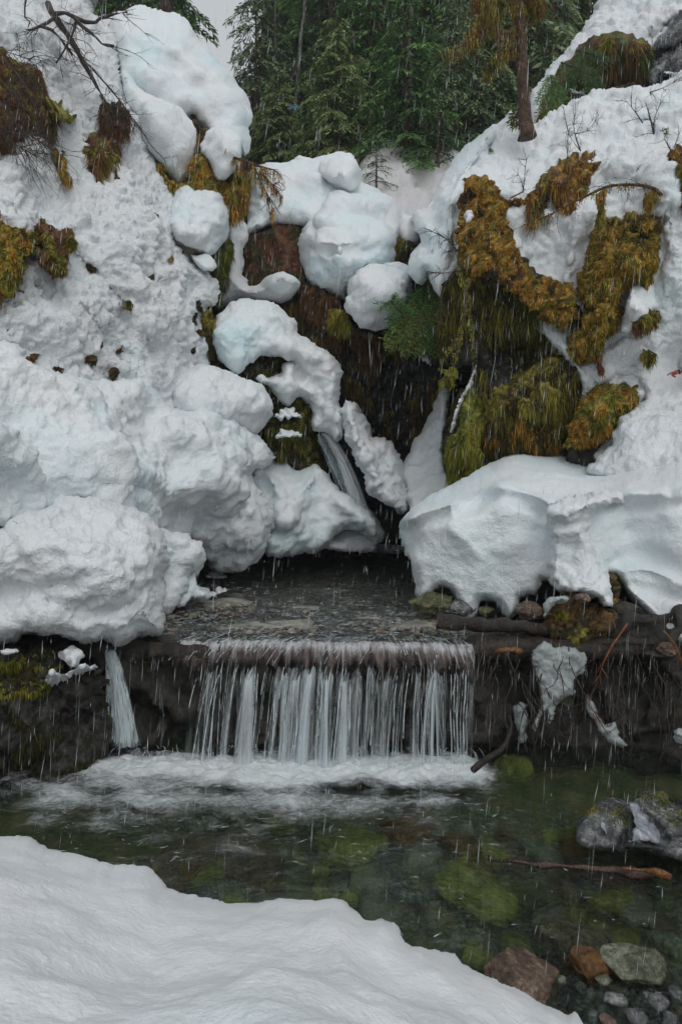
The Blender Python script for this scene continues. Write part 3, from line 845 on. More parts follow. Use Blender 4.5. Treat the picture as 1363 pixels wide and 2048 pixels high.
# --- centre, back of the gorge
snow('snow_drift', [(490, 470), (493, 430), (496, 390), (500, 350), (516, 333), (545, 324), (585, 320), (625, 322), (645, 318), (672, 313), (698, 316), (714, 330), (719, 350), (722, 368), (745, 376), (770, 386), (790, 404), (806, 424), (826, 434), (837, 450), (836, 475), (828, 492), (800, 490), (760, 500), (690, 520), (610, 520), (600, 480), (612, 460), (590, 450), (555, 452), (520, 466)],
     [(500, 350, 11.9), (600, 330, 12.4), (700, 330, 12.4), (520, 440, 11.6), (620, 440, 11.5), (720, 390, 12.1), (820, 440, 12.4), (700, 500, 11.5), (820, 480, 12.2)],
     'wide stepped snow drift bridging the head of the gorge', 'snow_ice', SM, 'snow drift', step=3, R=34, T=.7, back=2.0, seed=17, jit=.7,
     feats=(('line', [(645, 330), (655, 370), (720, 395), (790, 430)], 12, -.22), ('line', [(540, 345), (640, 350)], 16, .1), ('line', [(700, 350), (722, 372)], 10, -.2), ('line', [(760, 400), (800, 450), (830, 470)], 16, -.2), ('bump', 680, 340, 30, 20, .25), ('line', [(600, 400), (650, 395), (700, 410)], 14, -.12)))
snow('snow_dome', [(638, 345), (640, 326), (652, 317), (672, 312), (698, 315), (714, 329), (719, 350), (722, 368), (712, 384), (690, 384), (668, 372), (650, 362)],
     [(645, 335, 12.0), (680, 320, 12.1), (715, 360, 12.0), (680, 375, 11.7), (680, 345, 11.6)], 'smooth rounded cap on the right end of the wide drift', 'snow_smooth', SM, 'snow dome', step=3, R=24, T=.4, back=.6, seed=117, jit=.6)
snow('snow_drift', [(648, 400), (655, 385), (676, 378), (700, 384), (722, 384), (740, 378), (760, 386), (782, 398), (800, 420), (800, 470), (780, 500), (740, 500), (690, 480), (640, 470), (625, 440), (640, 415)],
     [(655, 400, 11.5), (700, 388, 11.6), (760, 392, 11.6), (795, 440, 11.5), (730, 405, 11.3)], 'middle terrace of snow between the wide drift and the giant boulder', 'snow_ice', SM, 'snow drift', step=3, R=18, T=.35, back=.6, seed=118, jit=.8)
snow('snow_drift', [(796, 448), (800, 424), (812, 424), (828, 434), (838, 450), (836, 474), (826, 490), (808, 488), (798, 472)],
     [(800, 450, 11.8), (830, 445, 11.9), (820, 485, 11.7)], 'small snow bulge wedged between the giant boulder and the right snow wall', 'snow_smooth', SM, 'snow drift', step=3, R=16, T=.35, back=.5, seed=119, jit=.8)
snow('snow_boulder', [(597, 500), (600, 478), (610, 458), (628, 440), (652, 422), (676, 411), (700, 409), (724, 412), (742, 428), (760, 436), (782, 440), (797, 456), (800, 478), (792, 496), (790, 518), (776, 538), (748, 545), (720, 560), (700, 585), (692, 603), (672, 600), (650, 585), (628, 572), (612, 556), (603, 530)],
     [(610, 500, 10.9), (690, 430, 11.0), (780, 460, 11.1), (690, 580, 10.8), (760, 520, 10.8), (680, 500, 10.4)],
     'giant round snow boulder perched in the middle of the gorge', 'snow_ice', LM, step=3, R=44, T=.8, back=1.2, seed=18, jit=.8,
     feats=(('line', [(612, 470), (660, 480), (720, 470), (770, 475)], 14, .12), ('line', [(640, 510), (700, 560), (760, 520)], 30, .1), ('line', [(605, 495), (650, 500), (740, 500)], 9, -.08)))
snow('snow_boulder', [(690, 600), (692, 580), (704, 556), (716, 545), (738, 532), (764, 530), (788, 534), (808, 544), (822, 556), (827, 580), (822, 603), (808, 622), (790, 640), (766, 652), (740, 656), (718, 650), (702, 634), (690, 618)],
     [(700, 590, 10.3), (770, 545, 10.5), (815, 590, 10.5), (750, 645, 10.2), (760, 595, 9.9)],
     'knobbly snow boulder draped with a green hemlock twig', 'snow', LM, step=3, R=32, T=.5, back=.9, seed=19, jit=1.0,
     feats=(('line', [(700, 570), (760, 560), (815, 570)], 9, .07),))
snow('snow_lobe', [(760, 535), (780, 525), (800, 522), (820, 534), (826, 556), (815, 560), (790, 545)], [(770, 535, 10.9), (820, 550, 10.9), (800, 525, 11)], 'small round snow cap tucked behind the knobbly boulder', 'snow', SM, 'snow lobe', step=3, R=14, T=.3, back=.4, seed=20)
snow('snow_lobe', [(437, 612), (438, 590), (446, 560), (456, 545), (468, 545), (482, 560), (497, 572), (514, 568), (532, 552), (552, 541), (568, 539), (584, 546), (598, 556), (604, 568), (598, 584), (584, 600), (562, 610), (538, 606), (510, 600), (480, 600), (455, 606)],
     [(450, 590, 10.9), (500, 590, 10.9), (560, 570, 10.8), (590, 580, 10.9)],
     'dull grey dumbbell-shaped snow bridge under the reddish rock', 'snow', SM, 'snow lobe', step=3, R=22, T=.4, back=.5, seed=21, jit=.6)
snow('snow_drift', [(455, 440), (470, 432), (486, 430), (494, 445), (496, 470), (488, 500), (487, 530), (484, 560), (470, 560), (452, 548), (452, 500)],
     [(460, 450, 11.3), (490, 460, 11.5), (470, 550, 11.2)], 'narrow column of packed snow between the left slope and the red-brown rock', 'snow', LM, 'snow drift', step=3, R=18, T=.3, back=.6, seed=22)
snow('snow_bridge', [(427, 680), (424, 655), (436, 632), (452, 612), (478, 600), (508, 596), (540, 602), (564, 612), (580, 630), (592, 648), (594, 664), (612, 676), (640, 690), (664, 704), (680, 722), (691, 742), (689, 765), (686, 790), (680, 812), (696, 830), (690, 870), (672, 888), (655, 868), (636, 862), (622, 850), (626, 835), (616, 805),
                     (600, 800), (580, 806), (560, 800), (548, 782), (530, 772), (512, 758), (518, 750), (545, 750), (562, 746), (566, 730), (580, 722), (566, 714), (540, 713), (515, 717), (496, 725), (482, 738), (466, 736), (450, 720), (436, 705)],
     [(440, 660, 9.8), (500, 610, 10.1), (580, 650, 10.3), (460, 725, 9.6), (560, 690, 10.1), (640, 720, 10.3), (680, 760, 10.4), (600, 770, 10.1), (650, 860, 10.4), (530, 755, 9.9)],
     'long snow bridge arching from the left slope down to the cascade', 'snow_ice', LM, 'snow bridge', step=3, R=28, T=.45, back=.9, seed=23, jit=1.3,
     feats=(('line', [(594, 725), (600, 800)], 12, -.15), ('line', [(440, 670), (520, 660), (570, 700)], 20, .1), ('line', [(600, 750), (640, 780), (640, 840)], 14, -.12), ('line', [(590, 690), (660, 730), (680, 780)], 18, .12)))
snow('snow_ridge', [(684, 850), (678, 825), (688, 804), (700, 800), (712, 812), (720, 825), (728, 842), (738, 852), (744, 868), (746, 882), (752, 872), (764, 874), (780, 884), (794, 900), (803, 920), (806, 942), (812, 962), (822, 985), (828, 1002), (818, 1018), (806, 1028), (790, 1018), (772, 1008), (752, 996), (738, 978), (730, 955), (716, 930), (704, 905), (690, 880)],
     [(700, 820, 10.4), (720, 880, 10.3), (780, 920, 10.4), (760, 980, 10.1), (815, 1010, 10.3)],
     'knobbly ridge of clumped snow descending right of the thin cascade', 'snow', ((.5, .10, 'f'), (.22, .06, 'f'), (.11, .018, 'f'), (.05, .010, 'b')), 'snow ridge', step=2.8, R=20, T=.4, back=.7, seed=24, jit=1.4,
     feats=(('line', [(700, 810), (712, 870), (760, 960)], 12, .12),))
snow('snow_chute', [(872, 795), (882, 770), (890, 745), (897, 760), (895, 800), (893, 850), (888, 900), (892, 940), (905, 975), (900, 1010), (850, 1050), (815, 1010), (802, 960), (806, 930), (825, 890), (845, 855), (860, 825)],
     [(885, 780, 11.2), (880, 900, 10.5), (820, 940, 10.6), (840, 1020, 9.8), (900, 1000, 9.7)],
     'narrow dirty snow chute wedged between dark rock and the mossy cliff', 'snow', LM, 'snow chute', step=3, R=16, T=.25, back=.8, seed=25, jit=1.2)
snow('snow_patch', [(955, 720), (962, 738), (950, 762), (940, 780), (928, 792), (918, 815), (912, 845), (904, 868), (899, 866), (908, 830), (918, 800), (932, 775), (945, 745)],
     [(955, 740, 9.4), (905, 860, 9.0), (930, 790, 9.1)], 'slanting sliver of snow caught on the mossy cliff', 'snow', ((.12, .03, 'f'), (.05, .012, 'b')), 'snow patch', step=2.5, R=8, T=.1, back=.2, seed=26)
for i, (cx, cy, rx, ry, lab) in enumerate(((852, 705, 10, 26, 'hanging scrap of snow under the green boughs'), (795, 752, 9, 7, 'tiny snow dab on the dark wall, right one of the close pair'), (772, 760, 8, 9, 'tiny snow dab on the dark wall, left one of the close pair'),
                                           (938, 432, 11, 14, 'oval snow dab on the orange moss column'))):
    a = np.linspace(0, 2 * np.pi, 10, endpoint=False); rr = 1 + .25 * np.sin(a * 2.7 + i)
    Yc = (11.2, 12.0, 12.0, 8.62)[i]
    snow('snow_patch', [(cx + rx * math.cos(t) * r_, cy + ry * math.sin(t) * r_) for t, r_ in zip(a, rr)], [(cx, cy, Yc), (cx + 5, cy, Yc), (cx, cy + 5, Yc)], lab, 'snow', ((.1, .03, 'b'),), 'snow patch', step=2, R=7, T=.1, back=.3, seed=30 + i)

# --- right flank
snow('snow_slope', [(1130, 108), (1146, 88), (1168, 66), (1176, 40), (1188, 18), (1200, -20), (1210, -100), (1460, -100), (1460, 240), (1360, 240), (1200, 260), (1080, 300), (1050, 300), (1046, 262), (1058, 220), (1064, 192), (1086, 158), (1108, 130)],
     [(1200, 20, 13.2), (1350, 20, 12.2), (1080, 200, 12.2), (1300, 160, 11.6), (1060, 260, 11.8)],
     'steep upper snowfield behind the dark overhang at the top right', 'snow_clump', CLF, kind='structure', step=3.5, R=22, T=.4, back=1.6, seed=40, jit=1.8,
     feats=(('line', [(1300, 80), (1360, 40)], 14, -.4), ('line', [(1240, 130), (1330, 95)], 12, -.3)))
snow('snow_slope', [(826, 438), (834, 424), (856, 412), (868, 388), (882, 356), (900, 334), (918, 318), (938, 298), (954, 282), (976, 260), (1010, 236), (1036, 214), (1048, 212), (1058, 250), (1086, 234), (1112, 218), (1144, 203), (1170, 192), (1188, 182), (1215, 177), (1240, 174), (1275, 174), (1302, 171), (1326, 160), (1346, 149), (1364, 136), (1460, 90),
                    (1460, 980), (1240, 940), (1200, 860), (1150, 760), (1040, 640), (940, 600), (894, 604), (886, 590), (868, 576), (856, 548), (843, 566), (822, 550), (820, 520), (826, 500), (842, 486), (836, 470), (830, 455)],
     [(835, 430, 10.4), (860, 520, 9.6), (890, 590, 9.3), (900, 400, 9.7), (890, 360, 10.6), (1000, 260, 10.8), (1200, 190, 10.6), (1363, 150, 9.9), (950, 350, 9.9), (1000, 450, 9.2), (1100, 500, 9.0), (1100, 300, 9.9), (1250, 350, 9.3),
      (1363, 400, 8.8), (1200, 700, 8.9), (1363, 600, 8.7), (1280, 740, 8.9), (1363, 745, 9.1), (1300, 860, 8.7), (1363, 930, 7.6)],
     'right snow slope rising from the shelf past moss hummocks to the tall tree', 'snow', ((1.4, .16, 'f'), (.5, .08, 'B'), (.2, .04, 'b'), (.08, .014, 'b'), (.035, .005, 'f')), kind='structure', step=3.2, R=26, T=.4, back=1.6, seed=41, jit=1.0,
     feats=(('line', [(915, 400), (925, 330), (960, 300)], 16, .15), ('line', [(850, 440), (862, 500), (880, 560)], 18, .12), ('bump', 1080, 500, 70, 60, -.25),
            ('line', [(1130, 560), (1150, 470), (1180, 420)], 14, .12), ('line', [(1230, 330), (1300, 320), (1340, 400)], 30, .3), ('line', [(870, 400), (880, 470), (870, 520)], 8, -.1)))
snow('snow_slope', [(1160, 820), (1168, 785), (1184, 745), (1200, 708), (1218, 688), (1238, 668), (1262, 666), (1290, 660), (1312, 652), (1330, 630), (1320, 600), (1316, 560), (1322, 500), (1318, 450), (1330, 410), (1370, 380), (1460, 380), (1460, 980), (1225, 960), (1222, 890), (1226, 862), (1244, 838), (1276, 812), (1292, 790), (1284, 765), (1250, 752), (1212, 762), (1186, 780)],
     [(1180, 780, 8.9), (1240, 690, 8.8), (1363, 560, 8.5), (1363, 740, 9.0), (1330, 430, 8.6), (1240, 860, 8.2), (1363, 920, 7.3), (1300, 820, 8.4)],
     'clumpy snow runnel along the right frame edge above the shelf', 'snow_clump', CL, kind='structure', step=3, R=16, T=.22, back=.9, seed=42, jit=1.8)
snow('snow_boulder', [(1240, 664), (1236, 645), (1244, 620), (1252, 596), (1254, 574), (1268, 560), (1288, 558), (1300, 570), (1304, 592), (1312, 612), (1300, 625), (1284, 640), (1268, 660), (1252, 668)],
     [(1250, 640, 8.4), (1280, 570, 8.5), (1300, 610, 8.5), (1270, 620, 8.2)], 'upright snow chunk lying against the right-hand moss hump', 'snow_smooth', LM, step=3, R=16, T=.25, back=.4, seed=43)
snow('snow_wall', [(826, 440), (834, 425), (856, 411), (868, 387), (882, 355), (900, 333), (918, 317), (938, 297), (956, 281), (976, 262), (990, 262), (974, 288), (958, 318), (940, 345), (927, 372), (920, 400), (914, 440), (912, 480), (906, 520), (896, 560), (890, 598), (880, 588), (866, 574), (855, 548), (843, 566), (822, 548), (820, 520), (827, 500), (842, 484), (834, 468), (829, 455)],
     [(835, 430, 10.1), (860, 520, 9.5), (890, 590, 9.15), (900, 400, 9.45), (890, 360, 10.1), (970, 270, 10.3), (910, 450, 9.2), (940, 340, 9.8)],
     'smooth bluish snow wall dropping into the gorge left of the moss column', 'snow_ice', SM, 'snow wall', step=3, R=26, T=.5, back=.8, seed=141, jit=.8, feats=(('line', [(870, 400), (860, 440), (870, 520)], 9, -.08), ('bump', 850, 460, 14, 20, .1), ('bump', 838, 525, 16, 22, .12)))
# the shelf
SHELF = [(798, 1062), (800, 1046), (812, 1030), (830, 1012), (862, 992), (900, 970), (940, 947), (980, 925), (1020, 910), (1068, 904), (1108, 909), (1146, 917), (1178, 916), (1210, 906), (1245, 893), (1300, 881), (1360, 874), (1460, 866),
         (1460, 1310), (1364, 1288), (1345, 1276), (1322, 1268), (1302, 1266), (1292, 1280), (1276, 1272), (1292, 1256), (1300, 1240), (1282, 1222), (1266, 1206), (1252, 1188), (1240, 1168), (1228, 1152), (1216, 1152), (1214, 1170), (1224, 1196), (1222, 1214), (1204, 1214),
         (1190, 1200), (1168, 1192), (1140, 1190), (1112, 1182), (1098, 1162), (1084, 1160), (1078, 1176), (1072, 1192), (1056, 1190), (1042, 1198), (1036, 1222), (1026, 1238), (1014, 1241), (1002, 1230), (992, 1210), (976, 1202), (962, 1204), (958, 1228), (944, 1246), (922, 1240), (914, 1214), (904, 1190), (884, 1178), (862, 1190), (838, 1203), (834, 1185), (828, 1150), (816, 1115), (806, 1088)]
shelf_ = snow('snow_shelf', SHELF,
     [(800, 1060, 7.9), (820, 1040, 7.3), (900, 985, 7.6), (980, 930, 8.6), (1070, 908, 9.2), (1180, 920, 9.2), (1300, 885, 8.8), (1400, 870, 8.2),
      (900, 1010, 6.9), (1000, 975, 6.95), (1085, 990, 6.8), (1115, 1010, 6.65), (1160, 990, 6.8), (1260, 985, 6.8), (1363, 975, 6.5),
      (830, 1120, 7.0), (900, 1090, 6.75), (1000, 1080, 6.75), (1075, 1060, 6.68), (950, 1190, 6.75), (1010, 1230, 6.65), (860, 1180, 6.9), (1130, 1080, 6.6), (1160, 1120, 6.5), (1200, 1190, 6.35), (1120, 1170, 6.5),
      (1250, 1060, 6.7), (1230, 1120, 6.6), (1300, 1150, 6.45), (1363, 1100, 6.3), (1363, 1240, 6.05), (1300, 1240, 6.2)],
     'massive overhanging snow shelf with a blue-tinged face on the right bank', 'snow_shelf' if 'snow_shelf' in M else 'snow_ice', ((1.0, .05, 'f'), (.4, .02, 'f'), (.14, .010, 'f'), (.05, .004, 'f')), 'snow shelf', step=3, R=20, T=.28, back=1.0, seed=44, jit=.8,
     feats=(('line', [(810, 1035), (870, 1012), (940, 985), (1000, 968), (1060, 985), (1090, 1000)], 12, .15), 
            ('line', [(1120, 1010), (1180, 995), (1240, 985), (1320, 985)], 12, .16), ('line', [(815, 1062), (872, 1036), (940, 1010), (1000, 994), (1060, 1008), (1085, 1030)], 12, -.09), ('line', [(1250, 1020), (1320, 1012), (1380, 1010)], 12, -.08), ('line', [(1215, 1150), (1240, 1120), (1290, 1110), (1363, 1140)], 20, -.09),
            ('line', [(1260, 1170), (1310, 1180), (1363, 1200)], 10, -.05), ('line', [(1240, 1140), (1300, 1140), (1363, 1170)], 9, .05), ('bump', 1010, 1090, 50, 30, .10), ('line', [(900, 1060), (960, 1120), (940, 1200)], 16, .05), ('bump', 1290, 1050, 50, 40, -.1)))

foot = relief('snow_foot', [(1086, 1036), (1096, 1010), (1112, 1000), (1140, 994), (1172, 986), (1206, 980), (1236, 980), (1252, 992), (1248, 1012), (1232, 1006), (1212, 1012), (1192, 1016), (1182, 1034), (1176, 1054), (1184, 1086), (1196, 1112), (1208, 1138), (1216, 1160), (1224, 1196), (1222, 1214), (1205, 1215), (1190, 1200), (1168, 1192), (1140, 1190), (1112, 1182), (1098, 1164), (1092, 1130), (1098, 1090), (1092, 1060)],
     [(1090, 1030, 6.25), (1170, 990, 6.45), (1245, 995, 6.55), (1130, 1030, 6.1), (1180, 1010, 6.2), (1140, 1100, 6.2), (1110, 1170, 6.2), (1160, 1180, 5.98), (1215, 1200, 5.9), (1190, 1130, 6.1)], M['snow'],
     step=3, R=20, T=.32, back=.5, noise=((.4, .04, 'f'), (.16, .03, 'b'), (.06, .010, 'b')), seed=144, jit=1.0, parent=shelf_.obj, feats=(('line', [(1100, 1020), (1150, 1012), (1210, 1000)], 16, .12), ('line', [(1095, 1050), (1150, 1050), (1175, 1040)], 10, -.05)))
# --- foreground bank
snow('snow_bank', [(-100, 1668), (0, 1674), (35, 1671), (62, 1676), (80, 1688), (108, 1701), (150, 1706), (190, 1722), (226, 1737), (262, 1738), (294, 1747), (316, 1768), (328, 1785), (360, 1796), (405, 1802), (450, 1810), (492, 1811), (530, 1804), (566, 1797), (610, 1801), (650, 1798), (684, 1798), (700, 1810), (716, 1828), (730, 1838), (760, 1838), (786, 1846), (802, 1864), (808, 1892), (820, 1900), (838, 1895), (870, 1899), (900, 1905),
                   (926, 1925), (956, 1942), (992, 1962), (1040, 1982), (1080, 2003), (1120, 2022), (1138, 2030), (1150, 2020), (1160, 2042), (1176, 2060), (1260, 2150), (1200, 2200), (-100, 2200)],
     [(0, 1680, 2.9), (60, 1690, 2.85), (300, 1760, 2.75), (480, 1815, 2.7), (690, 1805, 2.7), (805, 1890, 2.45), (950, 1950, 2.4), (1140, 2040, 2.3), (0, 2048, 1.45), (500, 2048, 1.5), (900, 2060, 1.75), (300, 1900, 2.05), (650, 1930, 2.0), (1180, 2150, 2.1), (0, 2138, 1.3), (800, 2138, 1.45)],
     'smooth fresh snow bank in the foreground at the bottom of the frame', 'snow_smooth', ((.7, .05, 'f'), (.3, .012, 'f'), (.12, .003, 'b'), (.04, .0025, 'f')), kind='structure', step=3.5, R=60, T=.32, back=.9, seed=45, jit=1.3, bdir=(0, 0, -1), shr=(1, 1, 1),
     feats=(('line', [(700, 1830), (730, 1880), (790, 1960), (900, 2010), (1040, 2048)], 34, -.05), ('line', [(650, 1850), (700, 1930), (780, 2000), (880, 2048)], 36, .06), ('bump', 830, 1915, 22, 14, .05), ('line', [(810, 1900), (850, 1990), (900, 2048)], 26, .05), ('bump', 560, 1960, 80, 50, .04), ('line', [(0, 1750), (160, 1770), (260, 1850)], 30, .03)))
# ================================================================== MOSS AND ROCK
# --- right cliff
moss_solid('mossy_cliff', [(884, 640), (886, 600), (896, 560), (912, 530), (925, 480), (960, 470), (1010, 480), (1060, 540), (1110, 590), (1158, 610), (1160, 660), (1146, 700), (1180, 740), (1180, 780), (1160, 820), (1148, 880), (1150, 960), (1040, 990), (960, 990), (905, 980), (892, 930), (896, 880), (918, 800), (944, 740), (920, 735), (896, 740), (884, 700)],
           [(895, 600, 9.1), (930, 500, 8.8), (1020, 560, 8.7), (1150, 640, 8.9), (1000, 700, 9.2), (1100, 700, 9.1), (900, 720, 9.4), (950, 850, 9.4), (900, 930, 9.3), (1050, 850, 9.3), (1150, 850, 9.1), (1050, 960, 9.4)],
           ('dark', 'olive', 'dark', 'olive', 'dark', 'green'), 'tall dark cliff hung with long wet moss on the right', 'mossy cliff', base=('rock', 'dark'), patch=-.06, lnk=.55, hang=.95, dens=.26, ln=.16, wd=.014, R=26, T=.35, seed=60,
           noise=((.8, .3, 'r'), (.3, .14, 'r'), (.1, .04, 'f')), feats=(('line', [(940, 560), (935, 700)], 12, .12), ('line', [(1010, 620), (1020, 720)], 30, -.2)))
moss_solid('mossy_rock', [(962, 830), (968, 800), (985, 775), (1015, 752), (1050, 730), (1090, 712), (1120, 715), (1140, 735), (1150, 770), (1148, 810), (1130, 850), (1140, 890), (1120, 915), (1080, 900), (1040, 900), (1010, 905), (980, 915), (962, 890), (960, 855)],
           [(975, 820, 9.0), (1050, 760, 8.9), (1130, 760, 8.9), (1120, 880, 9.1), (1000, 890, 9.1), (1060, 820, 8.75)],
           ('olive', 'olive', 'dark', 'orange'), 'bulging olive moss ledge on the cliff above the snow shelf', hang=.7, dens=.34, ln=.10, R=34, T=.5, seed=61, feats=(('line', [(980, 815), (1040, 800), (1110, 780)], 12, .12), ('line', [(990, 860), (1060, 850), (1120, 850)], 12, -.15)))
moss_solid('mossy_rock', [(888, 920), (892, 880), (908, 862), (920, 830), (930, 790), (946, 775), (962, 790), (966, 830), (958, 880), (966, 930), (950, 965), (905, 975), (892, 950)],
           [(900, 900, 8.9), (940, 800, 9.0), (950, 930, 9.0), (925, 880, 8.7)], ('green', 'yellow', 'olive'), 'green mossy buttress at the foot of the cliff beside the snow chute', hang=.8, dens=.4, ln=.09, R=26, T=.35, seed=62)
M1 = [(924, 372), (940, 354), (960, 350), (978, 354), (992, 366), (998, 384), (994, 402), (1008, 404), (1030, 396), (1050, 398), (1042, 412), (1020, 416), (1010, 430), (1020, 446), (1024, 468), (1032, 492), (1044, 514), (1058, 536), (1082, 552), (1112, 560), (1140, 566), (1152, 580), (1156, 606), (1152, 636), (1128, 650), (1096, 640), (1068, 620), (1040, 600), (1014, 580), (990, 560), (960, 556), (936, 566), (922, 540), (914, 500), (914, 462), (920, 430), (918, 400)]
moss_solid('mossy_rock', M1, [(935, 370, 8.7), (980, 380, 8.8), (930, 460, 8.5), (1000, 460, 8.6), (930, 550, 8.5), (1040, 560, 8.5), (1140, 600, 8.5), (1040, 404, 9.1), (1000, 520, 8.4)],
           ('dark', 'orange', 'olive', 'orange', 'orange', 'brown', 'dark'), 'tall orange-brown moss column curving down the cliff top', hang=.35, dens=.48, ln=.045, wd=.02, cush=.4, R=26, T=.35, seed=63, back=.9,
           feats=(('bump', 960, 375, 30, 24, .12), ('bump', 1000, 480, 22, 30, .1), ('bump', 950, 430, 16, 14, -.1), ('bump', 1100, 590, 40, 22, .12)))
moss_solid('mossy_rock', [(1050, 384), (1066, 372), (1080, 350), (1100, 332), (1126, 318), (1144, 306), (1168, 304), (1192, 308), (1208, 318), (1210, 332), (1198, 348), (1186, 364), (1174, 388), (1162, 404), (1140, 416), (1120, 410), (1108, 392), (1090, 386), (1096, 410), (1080, 430), (1056, 436), (1042, 420)],
           [(1060, 400, 9.0), (1150, 310, 9.6), (1200, 330, 9.5), (1150, 400, 9.1), (1110, 350, 9.1)], ('dark', 'olive', 'brown', 'orange', 'brown'), 'grassy brown moss hummock in the snow with bare shoots on top', hang=.75, dens=.45, ln=.11, wd=.014, R=24, T=.35, seed=64)
moss_solid('mossy_rock', [(1156, 560), (1162, 530), (1170, 500), (1180, 466), (1194, 440), (1220, 432), (1250, 432), (1280, 424), (1308, 426), (1324, 440), (1322, 470), (1316, 500), (1316, 530), (1306, 560), (1290, 575), (1272, 556), (1256, 566), (1248, 590), (1238, 616), (1236, 642), (1222, 662), (1206, 684), (1192, 712), (1172, 722), (1150, 722), (1128, 704), (1124, 684), (1138, 662), (1160, 648), (1168, 620), (1162, 590)],
           [(1170, 550, 8.6), (1200, 450, 8.7), (1300, 440, 8.6), (1300, 550, 8.4), (1240, 520, 8.15), (1220, 620, 8.3), (1140, 690, 8.6), (1190, 700, 8.5)],
           ('dark', 'olive', 'orange', 'olive', 'orange', 'yellow', 'brown'), 'largest orange and olive moss hump on the right slope', hang=.45, dens=.48, ln=.06, wd=.018, cush=.3, R=34, T=.45, seed=65, feats=(('line', [(1180, 500), (1200, 600)], 14, -.1),))
moss_solid('mossy_rock', [(1134, 886), (1138, 856), (1148, 826), (1162, 800), (1182, 780), (1204, 766), (1230, 756), (1256, 756), (1278, 766), (1292, 780), (1286, 796), (1266, 812), (1248, 824), (1232, 842), (1224, 866), (1200, 880), (1170, 890), (1150, 896)],
           [(1145, 870, 8.3), (1180, 790, 8.5), (1260, 765, 8.7), (1270, 800, 8.5), (1215, 860, 8.3), (1200, 820, 8.0)], ('orange', 'orange', 'olive', 'yellow'), 'rounded golden moss hump just above the snow shelf', hang=.45, dens=.5, ln=.055, wd=.018, cush=.3, R=30, T=.4, seed=66)
s = relief('rock', [(1130, 930), (1136, 890), (1150, 870), (1190, 880), (1224, 850), (1232, 880), (1230, 930), (1190, 950)], [(1140, 900, 8.7), (1220, 900, 8.7), (1180, 930, 8.7)], M['rock_dark'], step=5, R=14, T=.15, back=.4, noise=((.3, .08, 'r'), (.1, .03, 'f')), seed=67)
meta(s.obj, 'dark wet stone face beneath the golden moss hump', 'rock')
moss_solid('mossy_rock', [(1334, 330), (1336, 306), (1350, 294), (1400, 290), (1420, 360), (1400, 400), (1362, 386), (1350, 360)], [(1340, 320, 8.6), (1363, 370, 8.5), (1400, 340, 8.5)], ('olive', 'brown', 'orange'), 'brown moss clump cut by the right frame edge', hang=.7, dens=.4, ln=.1, R=20, T=.3, seed=68)
for i, (pts, lab, pal) in enumerate((
    ([(1194, 378), (1208, 372), (1216, 386), (1212, 404), (1206, 428), (1196, 440), (1192, 412)], 'narrow moss strip hanging under the arched stem at its left end', ('orange', 'olive')),
    ([(1286, 378), (1300, 376), (1312, 386), (1310, 404), (1298, 414), (1284, 404)], 'small moss strip hanging under the arched stem at its right end', ('orange', 'olive')),
    ([(1262, 640), (1278, 632), (1300, 618), (1322, 622), (1318, 640), (1296, 656), (1270, 662)], 'brown moss beneath the upright snow chunk', ('brown', 'olive')),
    ([(1282, 702), (1292, 706), (1306, 700), (1304, 716), (1294, 728), (1286, 718)], 'tiny moss hole in the snow runnel left of the pointing hand', ('dark', 'olive')),
    ([(1196, 712), (1204, 706), (1208, 724), (1204, 744), (1198, 740)], 'reddish bark scrap on the snow edge above the golden hump', ('red', 'brown')))):
    moss_solid('moss_patch', pts, [(pts[0][0], pts[0][1], 8.35), (pts[2][0], pts[2][1], 8.3), (pts[4][0], pts[4][1], 8.3)], pal, lab, 'moss patch', hang=.7, dens=.5, ln=.07, R=10, T=.12, back=.5, seed=70 + i, step=3.5)
# overhang at the top right
moss_solid('mossy_overhang', [(1064, 252), (1076, 220), (1090, 190), (1108, 165), (1120, 140), (1140, 118), (1160, 90), (1185, 72), (1215, 66), (1250, 72), (1282, 78), (1298, 96), (1300, 130), (1312, 165), (1290, 185), (1210, 195), (1150, 215), (1100, 240), (1076, 262)],
           [(1080, 240, 11.6), (1120, 150, 12.0), (1200, 80, 12.0), (1290, 100, 11.4), (1290, 170, 11.2), (1180, 170, 11.4), (1120, 210, 11.3)],
           ('green', 'olive', 'brown', 'dark', 'fern'), 'shadowed overhang with moss and hanging boughs at the top right', 'mossy overhang', hang=.95, dens=.34, ln=.22, wd=.022, R=18, T=.25, seed=78, noise=((.8, .2, 'r'), (.3, .1, 'f')),
           feats=(('line', [(1130, 200), (1200, 160), (1290, 150)], 30, -.4), ('line', [(1130, 130), (1200, 90), (1280, 95)], 14, .2)))
s = relief('rock', [(1296, 120), (1312, 84), (1340, 60), (1380, 40), (1440, 40), (1440, 160), (1360, 150), (1320, 172), (1298, 160)], [(1300, 140, 11.3), (1363, 60, 11.2), (1363, 130, 10.7)], M['rock_gray'], step=4, R=14, T=.3, back=.8, noise=((.5, .16, 'r'), (.2, .08, 'r'), (.07, .02, 'f')), seed=79,
           feats=(('line', [(1300, 120), (1363, 90)], 10, -.3),))
meta(s.obj, 'folded gray rock face with dirty ice at the top right', 'rock')
